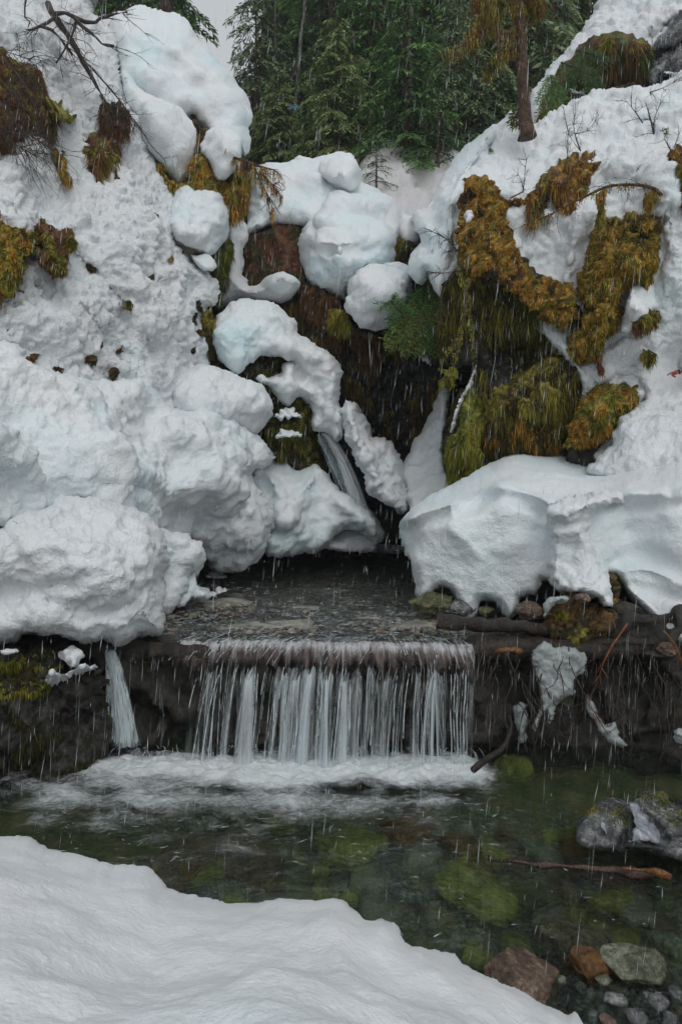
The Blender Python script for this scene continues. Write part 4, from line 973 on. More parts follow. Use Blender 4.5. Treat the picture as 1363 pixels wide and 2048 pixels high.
# --- middle
moss_solid('mossy_rock', [(486, 520), (488, 486), (500, 468), (528, 458), (560, 450), (592, 448), (612, 456), (616, 490), (614, 560), (600, 580), (570, 560), (540, 570), (510, 590), (490, 570)],
           [(490, 500, 11.7), (560, 455, 11.7), (610, 480, 11.6), (550, 570, 11.5)], ('red', 'brown', 'dark', 'red'), 'square red-brown rock wall below the wide drift', patch=-.05, hang=.95, dens=.3, ln=.12, wd=.014, R=18, T=.25, seed=80, noise=((.6, .1, 'r'), (.15, .03, 'f')), base=('red', 'dark'))
moss_solid('mossy_cliff', [(560, 600), (600, 560), (650, 572), (690, 600), (720, 650), (780, 650), (830, 650), (900, 640), (905, 720), (892, 760), (872, 800), (850, 840), (820, 890), (800, 910), (770, 880), (745, 850), (720, 810), (700, 780), (694, 740), (676, 706), (620, 680), (590, 650)],
           [(600, 580, 11.6), (700, 650, 11.5), (800, 660, 11.4), (890, 700, 11.2), (620, 660, 11.5), (700, 760, 11.8), (800, 850, 12.1), (760, 740, 11.9)],
           ('dark', 'olive', 'brown', 'dark', 'olive'), 'dark rock wall behind the cascade with brown hanging moss', 'mossy cliff', base=('rock',), patch=.10, hang=1.0, dens=.24, ln=.16, wd=.014, R=16, T=.25, seed=81, noise=((.9, .35, 'r'), (.35, .16, 'r'), (.12, .05, 'f')))
moss_solid('mossy_rock', [(596, 600), (604, 572), (626, 566), (652, 576), (676, 596), (690, 614), (702, 640), (728, 656), (752, 662), (768, 690), (760, 716), (740, 740), (722, 724), (700, 690), (670, 680), (640, 670), (612, 650)],
           [(610, 590, 11.2), (680, 610, 11.0), (740, 680, 11.2), (640, 650, 11.2)], ('brown', 'dark', 'brown', 'red', 'dark'), 'rusty moss curtain hanging under the giant round boulder', base=('rock', 'brown'), patch=-.1, hang=.95, dens=.34, ln=.14, wd=.014, R=16, T=.25, seed=82)
moss_solid('mossy_rock', [(656, 622), (668, 614), (684, 618), (694, 634), (704, 648), (700, 662), (684, 668), (666, 654), (658, 640)], [(660, 630, 10.9), (690, 630, 10.8), (690, 660, 10.9)], ('yellow', 'olive', 'orange'), 'small bright yellow-green moss tuft below the giant boulder', hang=.7, dens=.5, ln=.09, R=12, T=.15, back=.4, seed=83)
moss_solid('mossy_rock', [(786, 490), (800, 474), (824, 478), (838, 488), (832, 500), (822, 512), (818, 526), (800, 524), (788, 512)], [(790, 495, 11.5), (830, 490, 11.5), (810, 520, 11.4)], ('dark', 'olive'), 'dark mossy gap between the giant boulder and the right snow wall', hang=.6, dens=.4, ln=.1, R=12, T=.15, back=.5, seed=84)
moss_solid('mossy_rock', [(424, 512), (440, 494), (454, 484), (464, 504), (464, 530), (452, 552), (446, 580), (440, 600), (432, 592), (436, 560), (426, 540)], [(440, 500, 10.3), (460, 520, 10.4), (440, 590, 10.3)], ('olive', 'green', 'dark'), 'slim dark green moss wedge beside the scooped snow lump', hang=.8, dens=.45, ln=.09, R=14, T=.2, back=.5, seed=85)
moss_solid('mossy_rock', [(410, 690), (430, 690), (460, 730), (500, 715), (560, 705), (600, 730), (604, 770), (626, 800), (640, 850), (650, 880), (690, 930), (720, 990), (745, 1030), (720, 1020), (690, 990), (655, 955), (625, 942), (596, 945), (570, 930), (548, 922), (545, 900), (528, 870), (530, 840), (546, 812), (530, 780), (480, 760), (430, 740)],
           [(430, 700, 10.3), (560, 720, 10.6), (600, 800, 10.6), (540, 880, 10.4), (640, 920, 11.0), (720, 1000, 11.4), (480, 740, 10.2)],
           ('green', 'olive', 'dark', 'green'), 'green moss bank under the arching snow bridge left of the cascade', base=('rock', 'dark'), patch=-.22, hang=.75, dens=.42, ln=.1, wd=.015, R=20, T=.3, seed=86,
           feats=(('bump', 570, 840, 40, 40, .25), ('line', [(620, 880), (700, 980)], 20, -.3)))
for i, (cx, cy, rx, ry, lab) in enumerate(((575, 828, 26, 10, 'icy snow crust on the green moss bank, upper one'), (575, 868, 24, 9, 'icy snow crust on the green moss bank, lower one'), (415, 655, 8, 26, 'dark moss crack'))):
    if i == 2: continue
    a = np.linspace(0, 2 * np.pi, 12, endpoint=False); rr = 1 + .3 * np.sin(a * 3 + i)
    snow('snow_patch', [(cx + rx * math.cos(t) * r_, cy + ry * math.sin(t) * r_) for t, r_ in zip(a, rr)], [(cx, cy, 10.1), (cx + 9, cy, 10.1), (cx, cy + 9, 10.05)], lab, 'snow', ((.1, .04, 'b'),), 'snow patch', step=2, R=6, T=.08, back=.3, seed=90 + i)
moss_solid('mossy_rock', [(408, 630), (420, 616), (432, 622), (436, 650), (440, 690), (430, 712), (414, 700), (404, 660)], [(415, 630, 9.75), (430, 660, 9.9), (420, 700, 9.8)], ('dark', 'olive'), 'dark mossy crack at the edge of the left slope', hang=.7, dens=.4, ln=.07, R=8, T=.1, back=.5, seed=87, step=4)
# --- upper left
moss_solid('mossy_rock', [(296, 300), (312, 316), (330, 342), (346, 360), (362, 370), (374, 352), (384, 322), (396, 306), (412, 314), (424, 332), (432, 352), (446, 358), (464, 346), (484, 346), (496, 340), (500, 370), (498, 400), (488, 424), (474, 432), (460, 440), (452, 420), (444, 400), (428, 392), (400, 390), (380, 384), (356, 384), (330, 366), (310, 340)],
           [(310, 320, 10.2), (360, 370, 10.1), (400, 320, 10.1), (440, 370, 10.2), (480, 360, 10.4), (475, 425, 10.3)], ('olive', 'orange', 'olive', 'dark'), 'mossy ledge showing under the dome and its snow lobes', hang=.7, dens=.42, ln=.1, wd=.016, R=14, T=.2, seed=88)
moss_solid('mossy_rock', [(382, 238), (394, 240), (404, 252), (416, 262), (414, 276), (404, 286), (390, 292), (384, 270)], [(386, 245, 10.6), (410, 265, 10.55), (392, 290, 10.5)], ('orange', 'brown', 'dark'), 'rusty notch of bare moss between the dome lobes', hang=.7, dens=.5, ln=.08, R=8, T=.1, back=.4, seed=89, step=3.5)
LP = [
 ([(-40, 90), (0, 96), (20, 112), (46, 122), (70, 128), (84, 150), (94, 178), (102, 204), (110, 226), (108, 244), (104, 262), (110, 284), (96, 280), (84, 258), (70, 240), (58, 232), (40, 240), (44, 260), (24, 276), (0, 280), (-40, 276)], [(0, 110, 8.7), (70, 140, 8.8), (104, 230, 8.8), (0, 260, 7.9), (60, 200, 8.4)], ('dark', 'red', 'brown', 'olive', 'red', 'brown'), 'big russet root bank covered in dead shoots at the upper left edge', .15),
 ([(100, 206), (112, 198), (126, 202), (134, 214), (146, 228), (150, 236), (138, 242), (122, 236), (108, 226)], [(105, 210, 8.8), (145, 232, 8.9), (122, 220, 8.8)], ('olive', 'yellow'), 'small olive moss tuft right of the russet root bank', .06),
 ([(172, 276), (184, 270), (204, 272), (222, 280), (238, 286), (244, 302), (236, 312), (218, 318), (210, 334), (214, 354), (204, 362), (190, 356), (178, 334), (170, 306), (166, 288)], [(175, 285, 9.2), (235, 300, 9.4), (200, 350, 8.9), (205, 300, 9.05)], ('brown', 'olive', 'brown', 'red'), 'hanging brown moss tussock in the middle of the upper left slope', .14),
 ([(104, 292), (116, 286), (126, 298), (132, 318), (136, 340), (144, 356), (146, 370), (136, 366), (130, 348), (120, 326), (108, 308)], [(110, 295, 8.4), (130, 320, 8.5), (140, 360, 8.3)], ('red', 'orange', 'olive'), 'thin rusty moss streak on the upper left slope', .08),
 ([(226, 340), (234, 334), (242, 346), (240, 362), (234, 374), (228, 360)], [(230, 345, 9.1), (238, 350, 9.1), (234, 370, 9.1)], ('red', 'brown'), 'tiny russet tuft right of the hanging tussock', .07),
 ([(-40, 420), (0, 424), (8, 438), (20, 448), (48, 458), (74, 462), (80, 476), (78, 492), (62, 500), (52, 514), (56, 534), (44, 552), (34, 572), (36, 590), (20, 602), (0, 606), (-40, 606)], [(0, 440, 7.0), (70, 475, 7.2), (0, 590, 6.5), (40, 540, 6.7), (20, 500, 6.6)], ('dark', 'orange', 'olive', 'yellow', 'orange', 'brown'), 'orange and green mossy outcrop at the left frame edge', .055),
 ([(78, 446), (84, 436), (100, 448), (116, 456), (130, 462), (146, 462), (150, 480), (140, 496), (136, 516), (132, 540), (126, 554), (108, 548), (92, 540), (80, 524), (84, 500), (76, 480)], [(84, 445, 7.3), (145, 475, 7.6), (115, 545, 7.1), (110, 490, 7.1)], ('red', 'brown', 'olive', 'green'), 'dark red and green mossy knob beside the left edge outcrop', .06),
 ([(334, 506), (344, 502), (350, 510), (346, 522), (336, 524)], [(336, 508, 9.15), (346, 506, 9.2), (342, 520, 9.1)], ('orange', 'brown'), 'small rusty hole in the snow below the scooped lump', .04),
 ([(52, 712), (62, 708), (74, 712), (72, 724), (64, 736), (54, 730)], [(55, 715, 6.25), (70, 715, 6.3), (62, 732, 6.2)], ('brown', 'dark'), 'tiny dark brown hole low in the left slope', .04),
 ([(248, 598), (262, 596), (270, 608), (262, 618), (250, 612)], [(250, 600, 8.0), (265, 602, 8.0), (258, 616, 7.95)], ('dark', 'olive'), 'dark pit in the clumpy snow near the slope middle', .04),
 ([(200, 208), (214, 200), (236, 206), (252, 222), (262, 244), (258, 262), (246, 270), (232, 258), (216, 250), (206, 238), (200, 224)], [(205, 215, 9.6), (250, 225, 9.8), (250, 265, 9.6)], ('red', 'brown', 'dark'), 'purplish root wad at the lower end of the leaning dead limb', .12)]
for i, (pts, an, pal, lab, ln) in enumerate(LP):
    big = len(pts) > 12
    an = [(a, b, c - (.22 if big else .12)) for a, b, c in an]
    moss_solid('mossy_rock' if big else 'moss_patch', pts, an, pal, lab, 'mossy rock' if big else 'moss patch', hang=.75 if ln > .06 else .4, dens=.5, ln=ln, wd=.014, R=18 if big else 8, T=.25 if big else .12, back=.8 if big else .4, seed=100 + i, step=4)
# small dark pits between snow clumps: twiggy moss showing through
PITS = [(118, 738, 10, 5), (28, 640, 16, 6), (176, 720, 9, 6), (150, 690, 12, 5), (312, 432, 9, 5), (382, 690, 9, 14), (400, 612, 6, 10), (398, 664, 8, 8), (226, 750, 6, 4), (224, 548, 7, 4), (180, 536, 8, 4), (260, 618, 9, 4),
 (20, 700, 12, 5), (60, 655, 10, 4), (95, 690, 8, 5), (130, 655, 7, 4), (200, 690, 8, 4), (240, 700, 6, 5), (300, 560, 8, 4), (330, 600, 6, 4), (355, 640, 6, 6), (372, 665, 7, 8), (390, 640, 5, 9), (45, 590, 9, 4), (110, 600, 8, 4), (70, 620, 6, 3), (160, 610, 6, 3), (290, 480, 6, 4), (250, 420, 6, 3), (8, 660, 9, 5)]
for i, (cx, cy, rx, ry) in enumerate(PITS):
    Yc = 1 / depth_field([(0, 0, 9.2), (200, 0, 11.2), (60, 180, 8.8), (0, 400, 7.4), (150, 350, 8.6), (280, 300, 9.9), (0, 620, 6.6), (180, 560, 7.9), (340, 450, 9.4), (420, 600, 9.8), (0, 760, 6.4), (200, 760, 7.4), (380, 720, 9.2)])(np.array([[cx, cy]]))[0] - .04
    a = np.linspace(0, 2 * np.pi, 9, endpoint=False); rr = 1 + .35 * np.sin(a * 2 + i)
    moss_solid('moss_patch', [(cx + rx * math.cos(t) * r_, cy + ry * math.sin(t) * r_) for t, r_ in zip(a, rr)], [(cx, cy, Yc), (cx + 5, cy, Yc), (cx, cy + 5, Yc)], ('dark', 'brown'),
               'small dark pit where brush shows through the clumpy left slope', 'moss patch', hang=.4, dens=.6, ln=.05, R=5, T=.06, back=.3, seed=130 + i, step=3, group='dark pits in the clumpy left snow slope')
# --- lower left bank and logs under the shelf
moss_solid('mossy_rock', [(-100, 1286), (0, 1290), (20, 1282), (50, 1288), (80, 1290), (110, 1300), (136, 1312), (150, 1330), (130, 1350), (100, 1376), (60, 1396), (20, 1400), (-100, 1400)],
           [(0, 1300, 5.3), (120, 1310, 5.5), (60, 1380, 5.2), (0, 1390, 5.15)], ('dark', 'yellow', 'olive', 'dark'), 'yellow-green mossy rock under the largest near boulder', hang=.6, dens=.34, ln=.04, wd=.009, R=26, T=.25, seed=150, step=5, base=('rock', 'dark'), patch=-.25)
moss_solid('mossy_rock', [(-100, 1392), (20, 1396), (70, 1380), (110, 1362), (160, 1342), (196, 1334), (206, 1352), (204, 1400), (212, 1460), (206, 1520), (160, 1560), (60, 1590), (-100, 1600)],
           [(0, 1410, 5.3), (180, 1350, 5.5), (200, 1500, 5.7), (0, 1560, 5.45), (100, 1450, 5.35)], ('dark',), 'black mossy bank dropping into the lower pool at left', hang=.9, dens=.16, ln=.05, wd=.012, R=26, T=.25, seed=151, step=5, base=('rock',), patch=.0, noise=((.5, .2, 'r'), (.2, .09, 'r'), (.07, .02, 'f')))
snow('snow_patch', [(118, 1304), (134, 1296), (156, 1296), (168, 1304), (166, 1318), (156, 1332), (142, 1340), (136, 1328), (124, 1318)], [(130, 1305, 5.3), (160, 1300, 5.35), (145, 1335, 5.3)], 'lacy snow blob on the left mossy bank', 'snow', ((.08, .03, 'b'),), 'snow patch', step=3, R=10, T=.1, back=.25, seed=152)
snow('snow_patch', [(88, 1364), (98, 1350), (118, 1346), (140, 1340), (165, 1334), (190, 1332), (196, 1340), (170, 1348), (145, 1354), (125, 1362), (104, 1370)], [(95, 1362, 5.2), (190, 1335, 5.4), (130, 1350, 5.25)], 'long thin snow strip on the edge of the left bank', 'snow', ((.06, .03, 'b'),), 'snow patch', step=3, R=6, T=.05, back=.2, seed=153, jit=2)
snow('snow_patch', [(0, 1300), (14, 1297), (34, 1298), (38, 1303), (20, 1307), (2, 1306)], [(0, 1300, 5.0), (34, 1300, 5.05), (20, 1306, 5.0)], 'thin snow sliver on the yellow-green moss at the left edge', 'snow', ((.06, .01, 'b'),), 'snow patch', step=2.5, R=4, T=.04, back=.12, seed=154)
moss_solid('mossy_rock', [(1086, 1232), (1094, 1212), (1110, 1200), (1128, 1188), (1160, 1192), (1190, 1200), (1205, 1215), (1222, 1210), (1212, 1160), (1222, 1150), (1236, 1165), (1240, 1200), (1226, 1240), (1208, 1270), (1180, 1286), (1130, 1288), (1094, 1278)],
           [(1095, 1230, 6.0), (1150, 1195, 6.1), (1230, 1190, 6.25), (1200, 1270, 6.0), (1110, 1280, 5.95), (1150, 1240, 5.9)], ('olive', 'brown', 'dark', 'olive'), 'mossy brown stump stone carrying the middle foot of the snow shelf', hang=.4, dens=.4, ln=.03, wd=.01, R=22, T=.2, seed=155, back=.5, step=4)

# ================================================================== MOVING WATER
def fall_mat(name, base, alpha_lo, alpha_hi):
    m, nt, N, Lk, bs = new_mat(name)
    v = posvec(nt, (34, 34, 1.6))
    n = noise_node(nt, 1.0, 4, .6, v)
    r = ramp(nt, n.outputs[0], [(.36, (alpha_lo,) * 3), (.66, (alpha_hi,) * 3)])
    bs.inputs['Base Color'].default_value = (*base, 1)
    bs.inputs['Roughness'].default_value = .35; bs.inputs['Specular IOR Level'].default_value = .5
    tr = N.new('ShaderNodeBsdfTransparent'); tr.inputs[0].default_value = (.93, .95, .95, 1)
    mx = N.new('ShaderNodeMixShader'); Lk.new(r.outputs[0], mx.inputs[0]); Lk.new(tr.outputs[0], mx.inputs[1]); Lk.new(bs.outputs[0], mx.inputs[2])
    Lk.new(mx.outputs[0], N['Material Output'].inputs['Surface'])
    return m
M['fall'] = fall_mat('falling_water', (.80, .88, .90), .03, .75)
M['fall_thin'] = fall_mat('falling_water_film', (.55, .62, .66), .0, .30)

def ribbon(acc, path, w, sidev, n2=3):
    """a rounded thread of water: flattened tube along the path"""
    path = np.asarray(path); n = len(path)
    T = unit(np.gradient(path, axis=0)); S = np.broadcast_to(sidev, path.shape); Nn = unit(np.cross(T, S))
    ww = np.asarray(w)[:, None] if np.ndim(w) else np.full((n, 1), w)
    V = np.stack([path - S * ww * .5, path - Nn * ww * .22, path + S * ww * .5, path + Nn * ww * .22], 1).reshape(-1, 3)
    i = np.arange(n - 1)[:, None] * 4; j = np.arange(4)[None]; j2 = (j + 1) % 4
    acc.add(V, np.stack([i + j, i + j2, i + 4 + j2, i + 4 + j], -1).reshape(-1, 4))

wf = bpy.data.objects.new('waterfall', None); link(wf); wf.location = (-.3, 6.0, 0)
meta(wf, 'wide low curtain waterfall spilling over the dark ledge between the pools', 'waterfall')
def childof(o, e):
    o.parent = e; o.matrix_parent_inverse = e.matrix_world.inverted() if False else o.matrix_parent_inverse
    o.location = tuple(-np.array(e.location)); return o
r = np.random.default_rng(99)
# lip: the creek rolling over, a smooth curved sheet
def lip_profile(s):   # s 0..1 -> dy (toward camera), dz
    return -.30 * s ** 1.15, -.02 * s - .21 * s ** 2.3
LX0, LX1 = -1.42, 1.14
nxl, nyl = 320, 26
X, Sg = np.meshgrid(np.linspace(LX0, LX1, nxl), np.linspace(0, 1, nyl)); x = X.ravel(); s_ = Sg.ravel()
dy, dz = lip_profile(s_)
P = np.stack([x, lipY(x) + .02 + dy, ZU + .004 + dz + 0 * x], 1)
P[:, 2] += lipz(x) + pn(P, (.05, .5, .5), 3) * .018 * (.3 + s_) + pn(P, (.016, .3, .3), 5) * .006
P[:, 2] += -.05 * smooth(.9, 1.14, x) * s_
I = np.arange(nxl * nyl).reshape(nyl, nxl)
Q = np.stack([I[:-1, :-1], I[1:, :-1], I[1:, 1:], I[:-1, 1:]], -1).reshape(-1, 4)
m, nt, N, Lk, bs = new_mat('rolling_lip_water')
v = posvec(nt, (26, 4, 4)); n = noise_node(nt, 1.0, 5, .65, v, .4)
at = N.new('ShaderNodeAttribute'); at.attribute_name = 'fall'      # 0 at the pool, 1 at the drop
fo = ramp(nt, at.outputs['Fac'], [(0, (.30,) * 3), (.12, (.64,) * 3), (.35, (.68,) * 3), (.58, (.50,) * 3), (1, (.44,) * 3)])
ad = nd(nt, 'ShaderNodeMath', operation='ADD'); Lk.new(n.outputs[0], ad.inputs[0]); Lk.new(fo.outputs[0], ad.inputs[1])
c = ramp(nt, ad.outputs[0], [(.78, (.030, .017, .011)), (.92, (.10, .07, .06)), (1.0, (.16, .13, .12))])
c2 = ramp(nt, ad.outputs[0], [(0, (0, 0, 0)), (1, (1, 1, 1))]); 
mrw = N.new('ShaderNodeMapRange'); mrw.interpolation_type = 'SMOOTHSTEP'; mrw.inputs[1].default_value = 1.0; mrw.inputs[2].default_value = 1.30; Lk.new(ad.outputs[0], mrw.inputs[0])
Lk.new(mix(nt, mrw.outputs[0], c.outputs[0], (.52, .52, .54)), bs.inputs['Base Color']); bs.inputs['Roughness'].default_value = .16
mra = N.new('ShaderNodeMapRange'); mra.interpolation_type = 'SMOOTHSTEP'; mra.inputs[1].default_value = .86; mra.inputs[2].default_value = 1.42
s2 = nd(nt, 'ShaderNodeMath', operation='ADD'); n9 = noise_node(nt, 1.0, 3, .6, posvec(nt, (22, 3, 3))); Lk.new(n9.outputs[0], s2.inputs[0]); Lk.new(at.outputs['Fac'], s2.inputs[1]); Lk.new(s2.outputs[0], mra.inputs[0])
trl = N.new('ShaderNodeBsdfTransparent'); mxl = N.new('ShaderNodeMixShader'); Lk.new(mra.outputs[0], mxl.inputs[0]); Lk.new(bs.outputs[0], mxl.inputs[1]); Lk.new(trl.outputs[0], mxl.inputs[2])
Lk.new(mxl.outputs[0], N['Material Output'].inputs['Surface'])
Lk.new(bump(nt, n.outputs[0], .02), bs.inputs['Normal'])
childof(obj_np('lip_water', P, Q, mat=m, attrs={'fall': s_}), wf)
# the ledge log just under the lip (brown)
A1 = Acc(); A2 = Acc()
# curtain threads
def curtain(xc, width_fn, count, acc, w0, w1, seed):
    r = np.random.default_rng(seed)
    for k in range(count):
        x0 = xc(r)
        s0 = (.82 + .18 * r.random()) if r.random() < .8 else (.35 + .5 * r.random())
        ddy, ddz = lip_profile(s0)
        y0 = lipY(np.array([x0]))[0] + .02 + ddy; z0 = ZU + ddz - .01 + lipz(np.array([x0]))[0]
        vy = .45 + .45 * r.random(); vx = r.normal() * .12 - .16 - .10 * (x0 < -.9) + .03 * (x0 > .6)
        zend = -.03
        tmax = (-.9 + math.sqrt(.81 + 19.6 * (z0 - zend))) / 9.8
        ts = np.linspace(0, tmax, 12)
        path = np.stack([x0 + vx * ts, y0 - vy * ts + r.normal() * .02, z0 - .9 * ts - 4.9 * ts * ts], 1)
        path[:, 0] += pn(path, (.4, 1, .35), seed) * .012
        if r.random() < .35: path = path[:int(5 + r.random() * 6)]
        w = w0 + (w1 - w0) * r.random() ** 2
        ribbon(acc, path, w * (.6 + .6 * np.linspace(0, 1, len(path))), np.array([1., 0, 0]))
# clusters measured along the fall (photo columns)
cl = [(425, 14, 26), (470, 12, 14), (505, 16, 30), (535, 9, 14), (565, 10, 30), (590, 12, 26), (620, 12, 34), (655, 12, 36), (690, 10, 26), (715, 12, 26), (745, 12, 26), (775, 10, 18), (800, 8, 18), (830, 9, 22), (865, 8, 34), (888, 9, 16), (912, 9, 14), (930, 6, 10)]
pool = []
for c_, sd_, n_ in cl:
    pool += [(c_, sd_)] * n_
def xc(r):
    c_, sd_ = pool[int(r.random() * len(pool))]
    return ((c_ + r.normal() * sd_) - CX) * 5.75 / F
curtain(xc, None, 150, A1, .002, .010, 1)
childof(A1.build('water_threads', M['fall']), wf)
def veil_mat(name, base, xs, zs, lo, hi, mx_a):
    m, nt, N, Lk, bs = new_mat(name)
    at = N.new('ShaderNodeAttribute'); at.attribute_name = 'dn'
    sx = N.new('ShaderNodeAttribute'); sx.attribute_name = 'sx'; tt = N.new('ShaderNodeAttribute'); tt.attribute_name = 'st'
    cv = N.new('ShaderNodeCombineXYZ'); Lk.new(sx.outputs['Fac'], cv.inputs[0]); Lk.new(tt.outputs['Fac'], cv.inputs[1])
    mp = N.new('ShaderNodeMapping'); mp.inputs['Scale'].default_value = (xs, zs, 1); Lk.new(cv.outputs[0], mp.inputs[0])
    n = noise_node(nt, 1.0, 5, .62, mp.outputs[0])
    ad = nd(nt, 'ShaderNodeMath', operation='ADD'); Lk.new(n.outputs[0], ad.inputs[0]); Lk.new(at.outputs['Fac'], ad.inputs[1])
    mr = N.new('ShaderNodeMapRange'); mr.interpolation_type = 'SMOOTHSTEP'; mr.inputs[1].default_value = lo; mr.inputs[2].default_value = hi; mr.inputs[4].default_value = mx_a; Lk.new(ad.outputs[0], mr.inputs[0])
    bs.inputs['Base Color'].default_value = (*base, 1); bs.inputs['Roughness'].default_value = .4
    tl = N.new('ShaderNodeBsdfTranslucent'); tl.inputs[0].default_value = (*base, 1); m1 = N.new('ShaderNodeMixShader'); m1.inputs[0].default_value = .35
    Lk.new(bs.outputs[0], m1.inputs[1]); Lk.new(tl.outputs[0], m1.inputs[2])
    tr = N.new('ShaderNodeBsdfTransparent'); mx = N.new('ShaderNodeMixShader'); Lk.new(mr.outputs[0], mx.inputs[0]); Lk.new(tr.outputs[0], mx.inputs[1]); Lk.new(m1.outputs[0], mx.inputs[2])
    Lk.new(mx.outputs[0], N['Material Output'].inputs['Surface']); return m
M['veil'] = veil_mat('water_veil', (.82, .89, .92), 34, 1.1, .45, .95, .68)
cx_ = np.array([c[0] for c in cl], float); cs_ = np.array([c[1] for c in cl], float); cn_ = np.array([c[2] for c in cl], float)
for L_ in range(4):
    nx_, nt_ = 300, 26
    X, Tg = np.meshgrid(np.linspace(LX0 + .12, LX1 - .01, nx_), np.linspace(0, 1, nt_)); x = X.ravel(); t = Tg.ravel()
    P1 = np.stack([x, x * 0 + L_ * 7, x * 0], 1)
    s0 = np.clip(.86 + pn(P1, .07, 70) * .3 + .04 * L_, .5, 1); ddy, ddz = lip_profile(s0)
    y0 = lipY(x) + .02 + ddy; z0 = ZU + ddz + lipz(x); vy = .5 + .22 * pn(P1, .16, 71) + .10 * pn(P1, .04, 72) + .06 * L_; vx = -.16 + .40 * pn(P1, .22, 73) + .14 * pn(P1, .06, 75)
    tm = (-.9 + np.sqrt(.81 + 19.6 * (z0 + .04))) / 9.8; ts = t * tm
    P = np.stack([x + vx * ts, y0 - vy * ts, z0 - .9 * ts - 4.9 * ts * ts], 1)
    pxs = x * F / 5.8 + CX
    dn = sum(n_ / 34 * np.exp(-((pxs - c_) / (s_ * 1.1)) ** 2) for c_, s_, n_ in zip(cx_, cs_, cn_))
    dn = -.42 + .40 * np.clip(dn, 0, 1.2) + .34 * pn(P1, .085, 74) + .05 * smooth(.5, 1, t) - .5 * smooth(.10, .0, t)
    I = np.arange(nx_ * nt_).reshape(nt_, nx_)
    Q = np.stack([I[:-1, :-1], I[1:, :-1], I[1:, 1:], I[:-1, 1:]], -1).reshape(-1, 4)
    childof(obj_np('water_veil', P, Q, mat=M['veil'], attrs={'dn': dn + .15, 'sx': x + L_ * 3.1, 'st': t + L_ * 5}), wf)
# crest strands drawn over the lip
A3 = Acc()
for k in range(230):
    x0 = LX0 + .05 + (LX1 - LX0 - .1) * r.random(); sa = -.45 + .75 * r.random(); s = np.linspace(sa, sa + .15 + .45 * r.random(), 9)
    sc = np.clip(s, 0, 1); ddy, ddz = lip_profile(sc); yy = lipY(np.full(9, x0)) + .02 + ddy - np.minimum(s, 0) * .5
    path = np.stack([x0 - .22 * (s - s[0]) * (1 if x0 < .4 else -.3), yy, ZU + .010 + ddz + lipz(np.full(9, x0))], 1)
    ribbon(A3, path, .003 + .006 * r.random(), np.array([1., 0, 0]))
childof(A3.build('crest_threads', M['fall']), wf)

# side fall under the largest near boulder
sf = bpy.data.objects.new('waterfall', None); link(sf); sf.location = (-2.0, 5.9, 0)
meta(sf, 'thin side fall slipping out under the largest near boulder at left', 'waterfall')
A = Acc(); B = Acc()
for k in range(90):
    u = r.random()
    p0 = W(212 + 16 * r.random(), 1300, 5.95); p1 = W(214 + 62 * u ** .8 + r.normal() * 3, 1478 + 10 * r.random(), 5.80)
    t = np.linspace(0, 1, 12)[:, None]
    path = p0 + (p1 - p0) * np.concatenate([t ** .9, t ** .8, t ** 1.5], 1)
    if r.random() < .3: path = path[:8]
    ribbon(A if k % 3 else B, path, .004 + .012 * r.random(), np.array([1., 0, 0]))
childof(A.build('water_threads', M['fall']), sf); childof(B.build('water_film', M['fall_thin']), sf)
def veil2(e, pa, pb, qa, qb, curve, lift, layers, mat, jit=.0):
    """veil between the top edge pa-pb and the bottom edge qa-qb (world points)"""
    for L_ in range(layers):
        nx_, nt_ = 60, 30
        U, Tg = np.meshgrid(np.linspace(0, 1, nx_), np.linspace(0, 1, nt_)); u = U.ravel()[:, None]; t = Tg.ravel()[:, None]
        top = pa + (pb - pa) * u; bot = qa + (qb - qa) * u
        P = top + (bot - top) * np.concatenate([t ** curve, t ** curve, t ** (2 - curve if curve > 1 else 1.35)], 1)
        P[:, 1] -= (lift * np.sin(u * np.pi) * (1 - .3 * L_))[:, 0] + .02 * L_
        P = P + (pn(P, (.08, .5, .5), 80 + L_) * .02)[:, None]
        dn = (-.25 + .42 * np.sin(u * np.pi) ** .6 - .35 * smooth(.06, 0, t))[:, 0] + .1 * pn(np.concatenate([u, u * 0 + L_, u * 0], 1), .2, 81)
        I = np.arange(nx_ * nt_).reshape(nt_, nx_)
        childof(obj_np('water_veil', P, np.stack([I[:-1, :-1], I[1:, :-1], I[1:, 1:], I[:-1, 1:]], -1).reshape(-1, 4), mat=mat, attrs={'dn': dn, 'sx': u[:, 0] * .5 + L_ * 3, 'st': t[:, 0] + L_ * 4}), e)
veil2(sf, W(206, 1296, 5.95), W(228, 1296, 5.95), W(222, 1490, 5.78), W(288, 1490, 5.78), .8, .05, 2, M['veil'])
# upper cascade
uf = bpy.data.objects.new('waterfall', None); link(uf); uf.location = (0.1, 11.3, 1)
meta(uf, 'narrow white cascade shooting diagonally below the snow bridge', 'waterfall')
A = Acc(); B = Acc()
for k in range(170):
    u = r.normal() * .35; u2 = r.normal() * .45
    t = np.linspace(0, 1, 14)
    px = 638 + 6 * u + t * 66 + 26 * t ** 2 + u2 * 16 * t + u * 12 * t; py = 868 + 168 * t ** 1.25 + 14 * r.random()
    Yp = 11.0 + .15 * t + .12 * u2
    path = np.stack([(px - CX) * Yp / F, Yp, EYE + (HY - py) * Yp / F], 1)
    a_, b_ = sorted(r.random(2)); a_ *= .5; b_ = .5 + b_ * .5
    path = path[int(a_ * 13):max(int(b_ * 13) + 1, int(a_ * 13) + 4)]
    ribbon(A if k % 3 else B, path, .008 + .02 * r.random(), np.array([1., 0, 0]))
childof(A.build('water_threads', M['fall']), uf); childof(B.build('water_film', M['fall_thin']), uf)
M['veil_far'] = veil_mat('cascade_veil', (.92, .95, .96), 40, 1.0, .42, .86, .95)
veil2(uf, W(630, 862, 10.9), W(652, 866, 10.9), W(706, 1050, 10.85), W(752, 1050, 10.85), .82, .12, 3, M['veil_far'])

